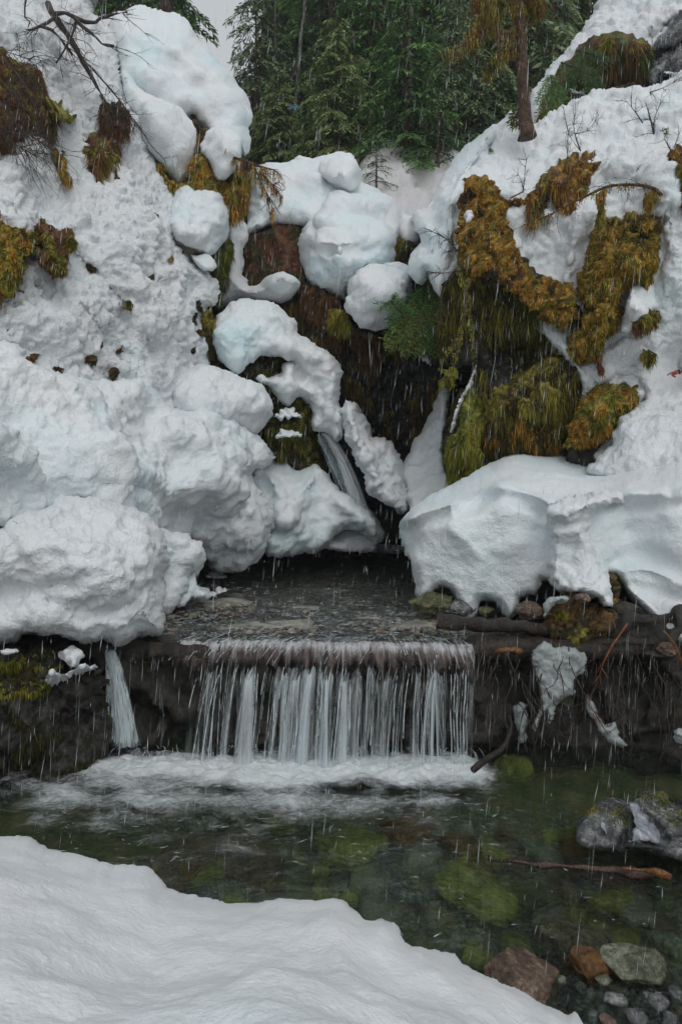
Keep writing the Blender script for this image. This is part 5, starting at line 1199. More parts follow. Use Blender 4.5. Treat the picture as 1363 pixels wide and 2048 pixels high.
# foam
def foam_mat():
    m, nt, N, Lk, bs = new_mat('foam')
    a = nt.nodes.new('ShaderNodeAttribute'); a.attribute_name = 'dens'
    v = posvec(nt, (1.0, 2.2, 1)); n = noise_node(nt, 15, 9, .78, v, .35)
    ad = nd(nt, 'ShaderNodeMath', operation='ADD'); Lk.new(a.outputs['Fac'], ad.inputs[0]); Lk.new(n.outputs[0], ad.inputs[1])
    r = ramp(nt, ad.outputs[0], [(.0, (0, 0, 0)), (1.0, (1, 1, 1))])
    mr = N.new('ShaderNodeMapRange'); mr.interpolation_type = 'SMOOTHSTEP'; mr.inputs[1].default_value = .80; mr.inputs[2].default_value = 1.45; Lk.new(ad.outputs[0], mr.inputs[0])
    N.remove(r)
    bs.inputs['Base Color'].default_value = (.80, .86, .87, 1); bs.inputs['Roughness'].default_value = .6
    Lk.new(bump(nt, n.outputs[0], .03), bs.inputs['Normal'])
    tr = N.new('ShaderNodeBsdfTransparent')
    mx = N.new('ShaderNodeMixShader'); Lk.new(mr.outputs[0], mx.inputs[0]); Lk.new(tr.outputs[0], mx.inputs[1]); Lk.new(bs.outputs[0], mx.inputs[2])
    Lk.new(mx.outputs[0], N['Material Output'].inputs['Surface'])
    return m
M['foam'] = foam_mat()
def foam(name, x0, x1, y0, y1, z, densfn, hgt, label, nx=300, ny=150):
    X, Yg = np.meshgrid(np.linspace(x0, x1, nx), np.linspace(y0, y1, ny)); P = np.stack([X.ravel(), Yg.ravel(), np.full(nx * ny, z)], 1)
    d = densfn(P)
    P[:, 2] += np.clip(d, 0, 1.2) * hgt * (1 + .7 * fbm(P, (.16, .10, 1), 3, 44)) + fbm(P, (.2, .12, 1), 3, 45) * .012
    I = np.arange(nx * ny).reshape(ny, nx)
    Q = np.stack([I[:-1, :-1], I[:-1, 1:], I[1:, 1:], I[1:, :-1]], -1).reshape(-1, 4)
    Q = Q[(d[Q] > -.08).any(1)]
    used = np.unique(Q); rm = -np.ones(len(P), int); rm[used] = np.arange(len(used))
    o = obj_np(name, P[used], rm[Q], mat=M['foam'], attrs={'dens': d[used]})
    meta(o, label, 'foam', kind='stuff'); return o
def dmain(P):
    x, y = P[:, 0], P[:, 1]
    w = fbm(P, (.5, .35, 1), 3, 50) * .35
    # band in front of the curtain, drifting out to the left
    yc = 5.50 + .05 * np.sin(x * 3) - .05 * x
    d = 1.20 - np.abs(y - yc) / (.42 + .16 * w + .08 * (x < -.4))
    d = d * smooth(-2.55, -1.7, x) * smooth(1.42, 1.0, x)
    # tail of broken foam
    d2 = .62 - ((x + .5) / 1.9) ** 2 * .35 - np.clip(4.98 - y, 0, 9) * .75 - np.clip(y - 5.0, 0, 9) * .8
    d3 = .62 - np.abs((x + 1.9) * .5 + (y - 5.0)) * .9 - np.abs(x + 2.0) * .25
    return np.clip(np.maximum(np.maximum(d, d2), d3) + w * .8, -.3, 1.1) * smooth(6.0, 5.9, y) 
foam('foam', -3.1, 1.6, 4.3, 6.0, .012, dmain, .05, 'white churning foam at the foot of the curtain waterfall', 420, 170)
foam('foam', .0, 1.7, 11.6, 13.6, ZU + .03, lambda P: 1.5 - np.abs(P[:, 1] - 12.6) / .60 - np.abs(P[:, 0] - .85) / .75 + fbm(P, .2, 3, 3) * .4, .10, 'small patch of foam where the narrow cascade lands', 90, 90)
# thin white ribbons painted as light glints on the ripples of both pools
def flecks(name, n, reg, z, L0, w0, label, seed):
    r = np.random.default_rng(seed); A = Acc()
    for k in range(n):
        px, py = reg(r); p = onz(px, py, z); a = r.normal() * .5; L = L0 * (.3 + r.random() ** 2 * 1.4) * p[1] / 6
        t = np.linspace(-.5, .5, 6); c = r.normal() * .5
        path = np.stack([p[0] + L * t * math.cos(a), p[1] + L * t * math.sin(a) + L * c * (t * t), np.full(6, z) + .004 * r.random()], 1)
        ribbon(A, path, np.array([.2, .7, 1, .9, .6, .1]) * w0 * (.5 + r.random()), np.array([-math.sin(a), math.cos(a), 0]))
    meta(A.build(name, M['fall']), label, 'foam', kind='stuff')
flecks('glitter_ribbons', 1300, lambda r: (330 + 600 * r.random() ** .8, 1160 + 120 * r.random() ** .6), ZU + .014, .07, .006, 'small white ribbons drawn as glitter on the shallow upper pool', 5)
flecks('glint_flecks', 240, lambda r: (60 + 980 * r.random(), 1590 + 140 * r.random() ** 1.6), .014, .07, .005, 'scattered white flecks drawn as ripple glints on the lower pool', 6)
flecks('glint_flecks', 26, lambda r: (700 + 640 * r.random(), 1680 + 200 * r.random()), .012, .06, .006, 'sparse pale flecks drawn as glints on the near pool at right', 7)
# splash
A = Acc()
for k in range(420):
    px = 235 + 715 * r.random(); p = onz(px, 1500 + 30 * r.random(), .05); p[2] += .02
    v = np.array([r.normal() * .25, -.35 * r.random(), .25 + .8 * r.random()]); tt = np.linspace(0, .06 + .12 * r.random(), 5)[:, None]; t0 = r.random() * .12
    path = p + v * (tt + t0) + np.array([0, 0, -4.9]) * (tt + t0) ** 2
    ribbon(A, path, .003 + .004 * r.random(), np.array([1., 0, 0]))
o = A.build('splash', M['fall']); meta(o, 'fine droplets thrown up along the foot of the curtain waterfall', 'splash', kind='stuff')
# ================================================================== STONES
SM_ = {}
def stone(name, cx, cy, z, rx, ry, rz, mat, label, group=None, seed=0, rot=0, tilt=0, cat='stone', facets=8, flat=.7, Y=None, parent=None, sub=5, rough=.09):
    me = stone_mesh(seed, sub, flat, facets, rough, M[mat])
    o = bpy.data.objects.new(name, me); link(o, parent)
    p = onz(cx, cy, z) if Y is None else W(cx, cy, Y)
    o.location = p; o.scale = (rx, ry, rz); o.rotation_euler = (tilt, 0, rot)
    if label: meta(o, label, cat, group)
    return o
m, nt, N, Lk, bs = new_mat('ice_sheet')
n = noise_node(nt, 14, 5, .6); Lk.new(ramp(nt, n.outputs[0], [(.35, (.10, .11, .13)), (.55, (.3, .32, .36)), (.7, (.62, .64, .68))]).outputs[0], bs.inputs['Base Color']); bs.inputs['Roughness'].default_value = .12
Lk.new(bump(nt, n.outputs[0], .02), bs.inputs['Normal']); M['ice_sheet'] = m
M['wood_red'] = rock_mat('soaked_red_wood', [(.3, (.02, .009, .006)), (.6, (.07, .03, .02)), (.8, (.16, .09, .07))], 12, .25, .01, .6)
M['wood_orange'] = rock_mat('split_orange_wood', [(.3, (.05, .02, .008)), (.55, (.2, .08, .02)), (.75, (.4, .2, .07))], 16, .4, .01, .4)
# hero stones of the near shore
stone('boulder', 1042, 1972, -.02, .20, .20, .15, 'rock_brown', 'brown streaked boulder half covered by the foreground snow bank', seed=3, rot=.4, facets=5, flat=.85)
stone('boulder', 1175, 1942, -.02, .10, .13, .13, 'rock_orange', 'rusty orange wedge-shaped stone between the brown and the pale boulders', seed=5, rot=.9, facets=7, flat=.9)
stone('boulder', 1262, 1932, .02, .17, .15, .125, 'rock_green', 'pale grey-green angular boulder with a wet ridge in the near shallows', seed=8, rot=.3, facets=16, flat=.95, rough=.03)
stone('boulder', 1150, 1880, -.10, .22, .15, .10, 'rock_brown', 'long sunken brown stone behind the rusty wedge stone', seed=9, rot=-.5, facets=4, flat=.6)
stone('boulder', 1272, 1842, -.22, .10, .09, .07, 'rock_pale', 'pale yellowish sunken stone behind the grey-green boulder', seed=10)
stone('boulder', 1348, 1890, -.10, .14, .14, .09, 'rock_green', 'sunken greenish stone at the right edge', seed=12)
stone('boulder', 948, 1780, -.24, .24, .36, .14, 'rock_olive', 'big yellow-green algae-coated slab under water right of centre', seed=14, rot=.5, facets=12, flat=.5, rough=.12)
stone('boulder', 985, 1722, -.25, .15, .17, .11, 'rock_olive', 'smaller yellow-green stone leaning on the back of the algae-coated slab', seed=114, rot=1.2, facets=10)
stone('boulder', 1060, 1800, -.27, .20, .16, .10, 'rock_mossy', 'greenish-brown sunken stone right of the algae-coated slab', seed=115, rot=.2, facets=9)
stone('boulder', 1150, 1828, -.2, .08, .07, .05, 'rock_olive', 'small bright yellow sunken stone', seed=15)
stone('boulder', 700, 1700, -.26, .28, .24, .12, 'rock_olive', 'dull olive sunken boulder left of the algae slab', seed=16, facets=3)
stone('boulder', 820, 1672, -.26, .24, .2, .12, 'rock_orange', 'amber sunken boulder behind the algae slab', seed=17, facets=3)
stone('boulder', 430, 1730, -.24, .46, .4, .14, 'rock_brown', 'wide brown sunken slab beside the foreground snow', seed=18, facets=4, rot=.2)
stone('boulder', 1020, 1540, -.15, .2, .2, .15, 'rock_olive', 'sunken mossy stone below the dark broken branch', seed=19)
for i, (cx, cy, rr, mt, lab) in enumerate((
    (1230, 2000, .055, 'rock_gray', 'dark wet pebble lying left of the pair of slick black cobbles'), (1310, 2005, .075, 'rock_gray', 'slick dark cobble with a pale vein near the bottom right'), (1352, 1992, .06, 'rock_gray', 'slick black cobble at the right frame edge'),
    (1205, 1958, .05, 'rock_green', 'small grey-green cobble under the rusty wedge stone'), (1120, 1962, .035, 'rock_pale', 'pale flat chip beside the brown boulder'), (1180, 2030, .05, 'rock_gray', 'dark cobble in front of the brown boulder'),
    (1270, 2035, .06, 'rock_gray', 'flat gray cobble at the bottom edge'), (1335, 2040, .05, 'rock_gray', 'dark cobble in the bottom right corner'), (1160, 1975, .04, 'rock_gray', 'round black cobble between the brown boulder and rusty stone'), (1215, 2045, .05, 'rock_brown', 'brown cobble at the bottom edge'))):
    stone('cobble', cx, cy, .0 - .01 * (i % 3), rr, rr * .9, rr * .75, mt, lab, seed=30 + i, rot=i, cat='stone', sub=3)
# moss boulder with ice at right
bo = relief('boulder', [(1150, 1668), (1162, 1644), (1180, 1620), (1200, 1604), (1226, 1598), (1250, 1606), (1270, 1592), (1292, 1584), (1314, 1582), (1336, 1594), (1366, 1612), (1420, 1630), (1440, 1760), (1360, 1716), (1320, 1708), (1280, 1700), (1240, 1706), (1200, 1700), (1160, 1690)],
       [(1160, 1670, 4.35), (1200, 1620, 4.5), (1300, 1590, 4.75), (1363, 1630, 4.6), (1250, 1650, 4.3), (1220, 1690, 4.25), (1350, 1700, 4.2), (1300, 1650, 4.45)], M['rock_gray'], step=3.5, R=16, T=.14, back=.35,
       noise=((.6, .04, 'r'), (.2, .018, 'f'), (.07, .010, 'f')), seed=22, jit=1, feats=(('line', [(1262, 1604), (1300, 1640), (1330, 1680)], 10, -.08), ('line', [(1226, 1600), (1250, 1640), (1240, 1700)], 8, -.06)))
meta(bo.obj, 'large pointed boulder with moss and glassy ice in the dark water at right', 'boulder')
def moss_on(s, boxes, pal, n, ln, w, seed):
    r_ = np.random.default_rng(seed); P, N, px = sample(s, n * 6, r_)
    k = np.zeros(len(P), bool)
    for (cx, cy, rx, ry) in boxes: k |= ((px[:, 0] - cx) / rx) ** 2 + ((px[:, 1] - cy) / ry) ** 2 < (.6 + .5 * r_.random(len(P))) ** 2
    P, N = P[k][:n], N[k][:n]; m_ = len(P)
    D = unit(N + np.array([0, 0, .2]) + r_.normal(size=(m_, 3)) * .5); S = unit(np.cross(D, r_.normal(size=(m_, 3))))
    V, Q = kites(P - N * .003, D, S, ln * (.5 + r_.random(m_)), w)
    o = obj_np('moss', V, Q, mat=M['moss'], parent=s.obj, col=np.repeat(mosscol(P, pal, r_, seed), 4, 0)); o['kind'] = 'stuff'
moss_on(ledge_solid, [(335, 1308, 50, 16), (290, 1330, 26, 18), (420, 1320, 30, 8), (1010, 1340, 30, 14), (1150, 1330, 60, 14), (1290, 1350, 50, 22), (980, 1290, 40, 8)], ('dark', 'olive', 'green'), 9000, .03, .008, 14)
moss_on(bo, [(1310, 1606, 40, 20), (1236, 1640, 22, 26), (1190, 1630, 24, 10), (1350, 1640, 30, 20)], ('green', 'olive', 'yellow'), 5000, .014, .006, 4)
for i, (pts, lab) in enumerate((([(1258, 1610), (1268, 1606), (1286, 1628), (1302, 1650), (1318, 1676), (1322, 1688), (1304, 1684), (1280, 1684), (1258, 1684), (1268, 1664), (1266, 1640)], 'glassy ice sheet on the face of the pointed boulder'),
                                ([(1198, 1640), (1208, 1630), (1216, 1646), (1222, 1664), (1210, 1668), (1200, 1656)], 'small ice glaze at the left side of the pointed boulder'))):
    s = relief('ice', pts, [(pts[0][0], pts[0][1], 4.36), (pts[4][0], pts[4][1], 4.22), (pts[-1][0], pts[-1][1], 4.24)], M['ice_sheet'], step=3, R=10, T=.03, back=.10, noise=((.12, .02, 'f'), (.04, .006, 'f')), seed=270 + i, jit=1.2)
    meta(s.obj, lab, 'ice')
def tuft_cap(parent, cx, cy, z, rad, n, pal, seed, ln=.02, up=.12):
    r = np.random.default_rng(seed); c = onz(cx, cy, z) - np.array(parent.location)
    u = unit(r.normal(size=(n, 3))); u[:, 2] = np.abs(u[:, 2]); u[:, 1] = -np.abs(u[:, 1])
    return c, u
# gravel bed, many stones: shared meshes
for m_ in ('rock_gray', 'rock_pale', 'rock_brown', 'rock_green', 'rock_olive', 'rock_orange', 'bed'):
    SM_[m_] = [stone_mesh(200 + i, 2, .55, 5, .05, M[m_]) for i in range(4)]
r = np.random.default_rng(123)
ADJ = {'rock_gray': 'dark grey', 'rock_pale': 'pale', 'rock_brown': 'brown', 'rock_green': 'grey-green', 'rock_olive': 'olive algae-coated', 'rock_orange': 'rusty', 'bed': 'mud-coloured'}
def scatter(count, region, zf, size, mats, label, group, name='stone', stuff=False):
    if stuff:
        Vs = []; Ts = []; b = 0; me0 = [stone_mesh(300 + i, 1, .6, 4, .05, M[mats[0]]) for i in range(5)]
        geo = []
        for me in me0:
            V = np.zeros(len(me.vertices) * 3); me.vertices.foreach_get('co', V); V = V.reshape(-1, 3)
            T = np.array([list(p.vertices) for p in me.polygons]); geo.append((V, T))
        for k in range(count):
            px, py = region(r); z = zf(px, py); p = onz(px, py, z); V, T = geo[k % 5]
            s = size[0] + (size[1] - size[0]) * r.random() ** 2; a = r.random() * 6.28
            R_ = np.array([[math.cos(a), -math.sin(a), 0], [math.sin(a), math.cos(a), 0], [0, 0, 1]])
            Vs.append((V * s * np.array([1.3, 1, .8])) @ R_.T + p); Ts.append(T + b); b += len(V)
        meta(obj_np(name, np.concatenate(Vs), None, np.concatenate(Ts), M[mats[0]]), label, kind='stuff')
        return
    for k in range(count):
        px, py = region(r); mk = mats[int(r.random() * len(mats))]; me = SM_[mk][int(r.random() * 4)]
        z = zf(px, py); p = onz(px, py, z)
        o = bpy.data.objects.new(name, me); link(o); o.location = p
        s = size[0] + (size[1] - size[0]) * r.random() ** 2
        o.scale = (s * (1 + .4 * r.random()), s, s * .8); o.rotation_euler = (r.normal() * .2, r.normal() * .2, r.random() * 6.28)
        meta(o, ADJ[mk] + ' ' + label, 'stone', group + ', ' + ADJ[mk])
def gz_at(px, py):
    z = -.3
    for _ in range(4):
        Y = (EYE - z) * F / (py - HY); x = (px - CX) * Y / F
        z = float(ground_z(np.array([x]), np.array([Y]))[0])
    return z
def up_at(px, py):
    Y = (EYE - ZU + .08) * F / (py - HY); x = (px - CX) * Y / F
    return float(ground_z(np.array([x]), np.array([max(Y, 6.45)]))[0])
scatter(95, lambda r: (320 + 600 * r.random(), 1168 + 100 * r.random() ** .8), lambda a, b: up_at(a, b) + .015, (.03, .075), ('rock_gray', 'rock_gray', 'rock_pale', 'rock_brown', 'rock_green'), 'stone lying in the shallow upper pool', 'stones on the bed of the upper pool')
scatter(1500, lambda r: (310 + 620 * r.random(), 1140 + 130 * r.random() ** .8), lambda a, b: up_at(a, b) + .008, (.012, .035), ('rock_gray',), 'grey gravel covering the bed of the upper pool', None, 'gravel', True)
scatter(1100, lambda r: (310 + 620 * r.random(), 1140 + 130 * r.random() ** .8), lambda a, b: up_at(a, b) + .010, (.012, .038), ('rock_pale',), 'pale gravel sprinkled over the bed of the upper pool', None, 'gravel', True)
scatter(800, lambda r: (310 + 620 * r.random(), 1140 + 130 * r.random() ** .8), lambda a, b: up_at(a, b) + .010, (.012, .038), ('rock_brown',), 'brown gravel sprinkled over the bed of the upper pool', None, 'gravel', True)
scatter(420, lambda r: (322 + 118 * r.random() ** 1.2, 1168 + 72 * r.random()), lambda a, b: ZU + .004, (.008, .035), ('rock_gray',), 'dark wet pebbles of the gravel bar beside the snow pillar', None, 'gravel', True)
scatter(120, lambda r: (320 + 1040 * r.random(), 1640 + 290 * r.random()), lambda a, b: gz_at(a, b) + .05, (.06, .19), ('rock_gray', 'rock_olive', 'rock_brown', 'rock_green', 'rock_orange', 'rock_olive', 'rock_pale', 'rock_pale'), 'stone lying under the clear water of the lower pool', 'sunken stones in the lower pool')
scatter(1500, lambda r: (300 + 1080 * r.random(), 1620 + 330 * r.random()), lambda a, b: gz_at(a, b) + .005, (.015, .05), ('rock_pale',), 'small gravel on the bed of the lower pool', None, 'gravel', True)
scatter(60, lambda r: (1090 + 290 * r.random(), 1955 + 110 * r.random()), lambda a, b: max(gz_at(a, b), -.05) + .0, (.025, .065), ('rock_gray', 'rock_gray', 'rock_pale', 'rock_brown'), 'wet pebble on the near shore at the bottom right', 'pebbles of the near shore')
scatter(1500, lambda r: (1080 + 320 * r.random(), 1950 + 130 * r.random()), lambda a, b: max(gz_at(a, b), -.06) + .0, (.008, .026), ('rock_gray',), 'fine dark shingle of the near shore at the bottom right', None, 'gravel', True)
scatter(22, lambda r: (560 + 200 * r.random(), 1098 + 14 * r.random()), lambda a, b: ZU, (.05, .12), ('rock_gray', 'rock_brown'), 'stone at the foot of the wedge-shaped snow block', 'stones along the far pool edge')
# rocks in the dark mouth under the shelf
for i, (cx, cy, Yd, rr, mt, lab) in enumerate((
    (868, 1205, 6.9, .19, 'rock_mossy', 'greenish wet rock at the pool edge under the shelf corner'), (920, 1215, 6.8, .14, 'rock_gray', 'dark rock under the shelf beside the greenish one'), (972, 1222, 6.7, .10, 'rock_mossy', 'small mossy rock between the hanging snow feet'),
    (1055, 1222, 6.5, .14, 'rock_brown', 'frosty brown rock at the base of the shelf'), (1300, 1300, 6.0, .14, 'rock_dark', 'black rock beneath the right end of the shelf'), (1250, 1225, 6.3, .16, 'rock_dark', 'dark cavity rock beside the mossy stump stone'),
    (1332, 1300, 5.9, .10, 'rock_brown', 'reddish rock under the shelf near the right edge'), (1165, 1196, 5.95, .07, 'rock_brown', 'flat brown stone balanced on the mossy stump stone'))):
    stone('rock', cx, cy, 0, rr * 1.3, rr, rr * .8, mt, lab, seed=60 + i, rot=i * .7, Y=Yd, cat='rock', facets=6)
# logs of the ledge
def log(name, pts, r0, r1, mat, label, Y=None, rough=.03, seed=0, cat='log', sides=14):
    A = Acc(); branch(A, pxpath(pts, Y), r0, r1, sides, rough, seed); o = A.build(name, M[mat]); meta(o, label, cat); return o
log('log', [(872, 1242, 6.1), (960, 1250, 6.05), (1060, 1256, 6.0), (1110, 1262, 6.1)], .065, .05, 'wood_wet', 'black waterlogged log under the shelf level with the lip', seed=1)
log('log', [(930, 1302, 6.0), (1040, 1296, 5.95), (1180, 1300, 5.95), (1290, 1290, 6.0)], .10, .08, 'wood_wet', 'thick dark log right of the curtain waterfall', seed=2)
log('log', [(990, 1301, 5.88), (1020, 1299, 5.86), (1044, 1302, 5.88)], .022, .012, 'wood_orange', 'short broken rusty piece of wood showing on the dark log', seed=3)
log('log', [(300, 1300, 5.98), (420, 1306, 6.0), (600, 1312, 6.02), (760, 1310, 6.02), (905, 1306, 6.02)], .075, .07, 'wood_wet', 'brown sill log the curtain waterfall runs over', seed=4, rough=.07)
log('log', [(975, 1718, 4.32), (1060, 1728, 4.25), (1160, 1737, 4.19), (1260, 1746, 4.13), (1335, 1757, 4.06)], .014, .026, 'wood_red', 'dark drift log lying in the pool in front of the ice-glazed boulder', seed=5)
log('log', [(1242, 1736, 4.10), (1290, 1742, 4.05), (1322, 1749, 4.01), (1340, 1757, 3.98)], .006, .026, 'wood_orange', 'splintered orange end of the drift log', seed=6)
log('branch', [(945, 1540, 5.0), (970, 1520, 5.1), (1000, 1500, 5.2), (1015, 1478, 5.3), (1022, 1450, 5.4), (1018, 1430, 5.45)], .028, .012, 'wood_wet', 'dark broken branch leaning out of the foam', seed=7, cat='branch', rough=.008, sides=8)
# ice shapes hanging under the shelf
m, nt, N, Lk, bs = new_mat('clear_ice')
n = noise_node(nt, 16, 5, .6); bs.inputs['Base Color'].default_value = (.62, .68, .68, 1); bs.inputs['Roughness'].default_value = .2
bs.inputs['Transmission Weight'].default_value = .45; bs.inputs['IOR'].default_value = 1.2; Lk.new(bump(nt, n.outputs[0], .03), bs.inputs['Normal']); M['ice'] = m
for i, (pts, Yd, lab) in enumerate((
    ([(1064, 1300), (1078, 1286), (1110, 1290), (1150, 1296), (1168, 1310), (1166, 1336), (1150, 1362), (1150, 1384), (1128, 1392), (1108, 1410), (1106, 1440), (1096, 1452), (1092, 1424), (1080, 1440), (1068, 1462), (1066, 1440), (1080, 1404), (1076, 1380), (1070, 1350), (1062, 1322)], 5.75, 'large translucent ice lump hanging below the mossy stump stone'),
    ([(1172, 1390), (1182, 1400), (1196, 1430), (1206, 1442), (1214, 1452), (1226, 1448), (1238, 1470), (1250, 1492), (1232, 1488), (1214, 1474), (1196, 1466), (1186, 1444), (1176, 1420)], 5.6, 'jagged ice shard caught among the roots'),
    ([(1030, 1420), (1044, 1404), (1056, 1420), (1056, 1450), (1044, 1484), (1034, 1460)], 5.85, 'faint thin ice tongue left of the large ice lump'),
    ([(1340, 1468), (1352, 1460), (1372, 1464), (1376, 1480), (1352, 1482)], 5.5, 'small ice lump at the right edge in the dark bank'),
    ([(1086, 1212), (1096, 1196), (1110, 1190), (1140, 1196), (1134, 1204), (1112, 1206), (1100, 1214), (1092, 1236), (1086, 1240)], 5.85, 'thin white ice rim on top of the mossy stump stone'))):
    s = relief('ice', pts, [(pts[0][0], pts[0][1], Yd), (pts[2][0], pts[2][1], Yd)], M['ice'], step=3, R=14, T=.08, back=.10, noise=((.16, .03, 'f'), (.05, .014, 'f')), seed=170 + i, jit=1.2)
    meta(s.obj, lab, 'ice')
# ================================================================== ROOTS, BRANCHES, SHRUBS
def bough(name, paths, mat, label, cat, r0, r1, tw=(), seed=0, group=None, rough=.004, mossy=None):
    """paths: list of pixel paths with distance; tw: (count, length, radius, depth, droop)"""
    e = bpy.data.objects.new(name, None); link(e)
    p0 = pxpath(paths[0]); e.location = p0[0]; meta(e, label, cat, group)
    A = Acc(); B = Acc(); rn = np.random.default_rng(seed)
    for k, p in enumerate(paths):
        pp = pxpath(p) - p0[0]; f = 1.0 if k == 0 else .6
        branch(A, pp, r0 * f, r1 * f, 7, rough, seed + k)
        if tw: twigs(B, pp, tw[0], tw[1], tw[2], tw[3], tw[4], rn)
    o = A.build('stem', M[mat], e); o['kind'] = 'stuff'
    if tw: o = B.build('twigs', M[mat], e); o['kind'] = 'stuff'
    if mossy:
        pal, ln, n = mossy
        tops = np.concatenate([pxpath(p, seg=4) for p in paths]) - p0[0]
        idx = rn.integers(0, len(tops), n)
        o = strands('moss', tops[idx], np.full(n, ln), pal, e, w=.016, seed=seed, n_per=4, spread=.018); o['kind'] = 'stuff'
    return e
# dead limb at the upper left
bough('dead_limb', [[(96, 8, 9.3), (102, 24, 9.2), (116, 42, 9.2), (134, 68, 9.3), (152, 96, 9.35), (166, 122, 9.4), (182, 150, 9.45), (200, 184, 9.5), (218, 214, 9.55)],
                    [(110, 28, 9.2), (130, 26, 9.0), (148, 34, 9.0), (170, 44, 9.0), (192, 46, 8.9), (200, 38, 8.9), (230, 28, 8.9), (255, 24, 8.9)],
                    [(150, 36, 9.0), (164, 52, 8.9), (176, 62, 8.9), (192, 74, 8.9), (204, 88, 8.9), (228, 92, 8.9)],
                    [(112, 34, 9.2), (96, 46, 9.0), (78, 54, 8.9), (62, 60, 8.8), (48, 58, 8.7)],
                    [(153, 40, 9.0), (146, 68, 8.9), (136, 88, 8.9), (124, 108, 8.9), (112, 126, 8.9)],
                    [(82, 52, 8.9), (104, 60, 8.8), (120, 76, 8.8), (132, 92, 8.9), (146, 110, 9.0)]],
      'twig', 'twisted dead limb leaning on the snow at the upper left', 'dead branch', .046, .018, (7, .5, .006, 2, .3), 5, rough=.02)
bough('dead_branch', [[(54, -10, 8.6), (50, 14, 8.6), (50, 34, 8.6), (60, 44, 8.6), (56, 56, 8.6)]], 'twig', 'short bent twig sticking from the snow at the top left corner', 'dead branch', .015, .006, (4, .3, .004, 1, .2), 6)
bough('dead_branch', [[(178, 130, 9.2), (205, 160, 9.3), (235, 195, 9.4), (262, 232, 9.5), (288, 268, 9.5), (306, 296, 9.6), (328, 318, 9.7), (334, 336, 9.7)]], 'twig', 'long trailing twig running down beside the purplish root wad', 'dead branch', .014, .004, (14, .35, .004, 2, .5), 7)
bough('dead_shrub', [[(10, 120, 8.2), (36, 150, 8.1), (60, 190, 8.0), (80, 235, 8.0), (90, 270, 8.0)], [(0, 160, 8.0), (30, 190, 7.9), (50, 230, 7.9), (40, 280, 7.9)], [(0, 200, 7.8), (24, 240, 7.7), (50, 262, 7.7), (84, 284, 7.7)],
                     [(0, 100, 8.3), (40, 112, 8.3), (70, 130, 8.4), (60, 170, 8.3)], [(0, 250, 7.6), (20, 280, 7.6), (50, 300, 7.6), (80, 318, 7.6)]],
      'twig', 'tangle of bare drooping shoots over the russet root bank', 'shrub', .012, .004, (24, .55, .005, 2, .7), 8)
bough('dead_shrub', [[(200, 190, 9.3), (215, 215, 9.2), (240, 240, 9.2), (258, 262, 9.2)], [(205, 205, 9.3), (222, 240, 9.2), (230, 262, 9.2)], [(225, 205, 9.3), (250, 220, 9.2), (270, 250, 9.2), (280, 262, 9.3)]], 'twig', 'matted twigs around the purplish root wad', 'shrub', .012, .004, (18, .3, .004, 2, .4), 9)
# right slope shrubs
bough('bare_shrub', [[(1160, 302, 9.3), (1152, 280, 9.3), (1146, 250, 9.3), (1150, 222, 9.3), (1156, 205, 9.3)], [(1160, 302, 9.3), (1140, 275, 9.3), (1130, 240, 9.3), (1126, 215, 9.3)], [(1134, 318, 9.2), (1134, 280, 9.2), (1138, 255, 9.2)], [(1150, 268, 9.3), (1172, 262, 9.2), (1188, 245, 9.2), (1196, 228, 9.2)]],
      'twig', 'leafless upright shoots on top of the grassy brown hummock', 'shrub', .009, .003, (7, .3, .003, 2, -.2), 10)
bough('bare_shrub', [[(1306, 268, 8.8), (1300, 240, 8.8), (1290, 205, 8.8)], [(1306, 268, 8.8), (1308, 235, 8.8), (1318, 210, 8.8), (1322, 186, 8.8)], [(1284, 246, 8.9), (1270, 225, 8.9), (1254, 205, 8.9), (1246, 196, 8.9)], [(1298, 185, 8.9), (1324, 176, 8.8), (1345, 165, 8.7), (1362, 152, 8.7)]],
      'twig', 'leafless shoots poking from the snow at upper right', 'shrub', .012, .004, (6, .25, .004, 2, -.1), 11, rough=.003)
bough('bare_shrub', [[(1340, 300, 8.4), (1328, 278, 8.4), (1326, 262, 8.4)], [(1346, 296, 8.4), (1356, 270, 8.4), (1363, 250, 8.4)]], 'twig', 'thin shoots rising from the right edge moss clump', 'shrub', .008, .003, (5, .2, .003, 1, 0), 12)
bough('bare_shrub', [[(1046, 380, 9.0), (1048, 350, 9.0), (1052, 320, 9.0), (1058, 305, 9.0)], [(1046, 378, 9.0), (1036, 350, 9.0), (1024, 335, 9.0)]], 'twig', 'wispy shoot in the snow right of the moss column top', 'shrub', .006, .002, (7, .22, .003, 2, 0), 13)
bough('arched_stem', [[(1322, 392, 8.2), (1312, 380, 8.2), (1290, 372, 8.2), (1250, 369, 8.2), (1210, 374, 8.2), (1180, 388, 8.2), (1150, 402, 8.2), (1110, 424, 8.2), (1060, 446, 8.2), (1046, 450, 8.2)]], 'bark', 'arched mossy stem bent over the snow between the moss humps', 'branch', .022, .006, (22, .40, .004, 2, 1.0), 14, mossy=(('orange', 'olive'), .07, 60))
bough('bare_branch', [[(1020, 396, 8.6), (1040, 386, 8.5), (1050, 378, 8.5)]], 'bark', 'short brown twig crossing the snow beside the moss column', 'branch', .01, .005, (4, .2, .003, 1, .5), 15)
bough('dead_branch', [[(915, 505, 8.6), (896, 480, 8.7), (880, 470, 8.8), (850, 458, 8.9)], [(925, 540, 8.5), (895, 545, 8.6), (868, 546, 8.7), (846, 540, 8.8)], [(905, 480, 8.6), (898, 500, 8.6), (890, 520, 8.6)]], 'twig', 'spiky dead twigs sticking left from the moss column over snow', 'dead branch', .012, .003, (12, .22, .004, 2, .4), 16)
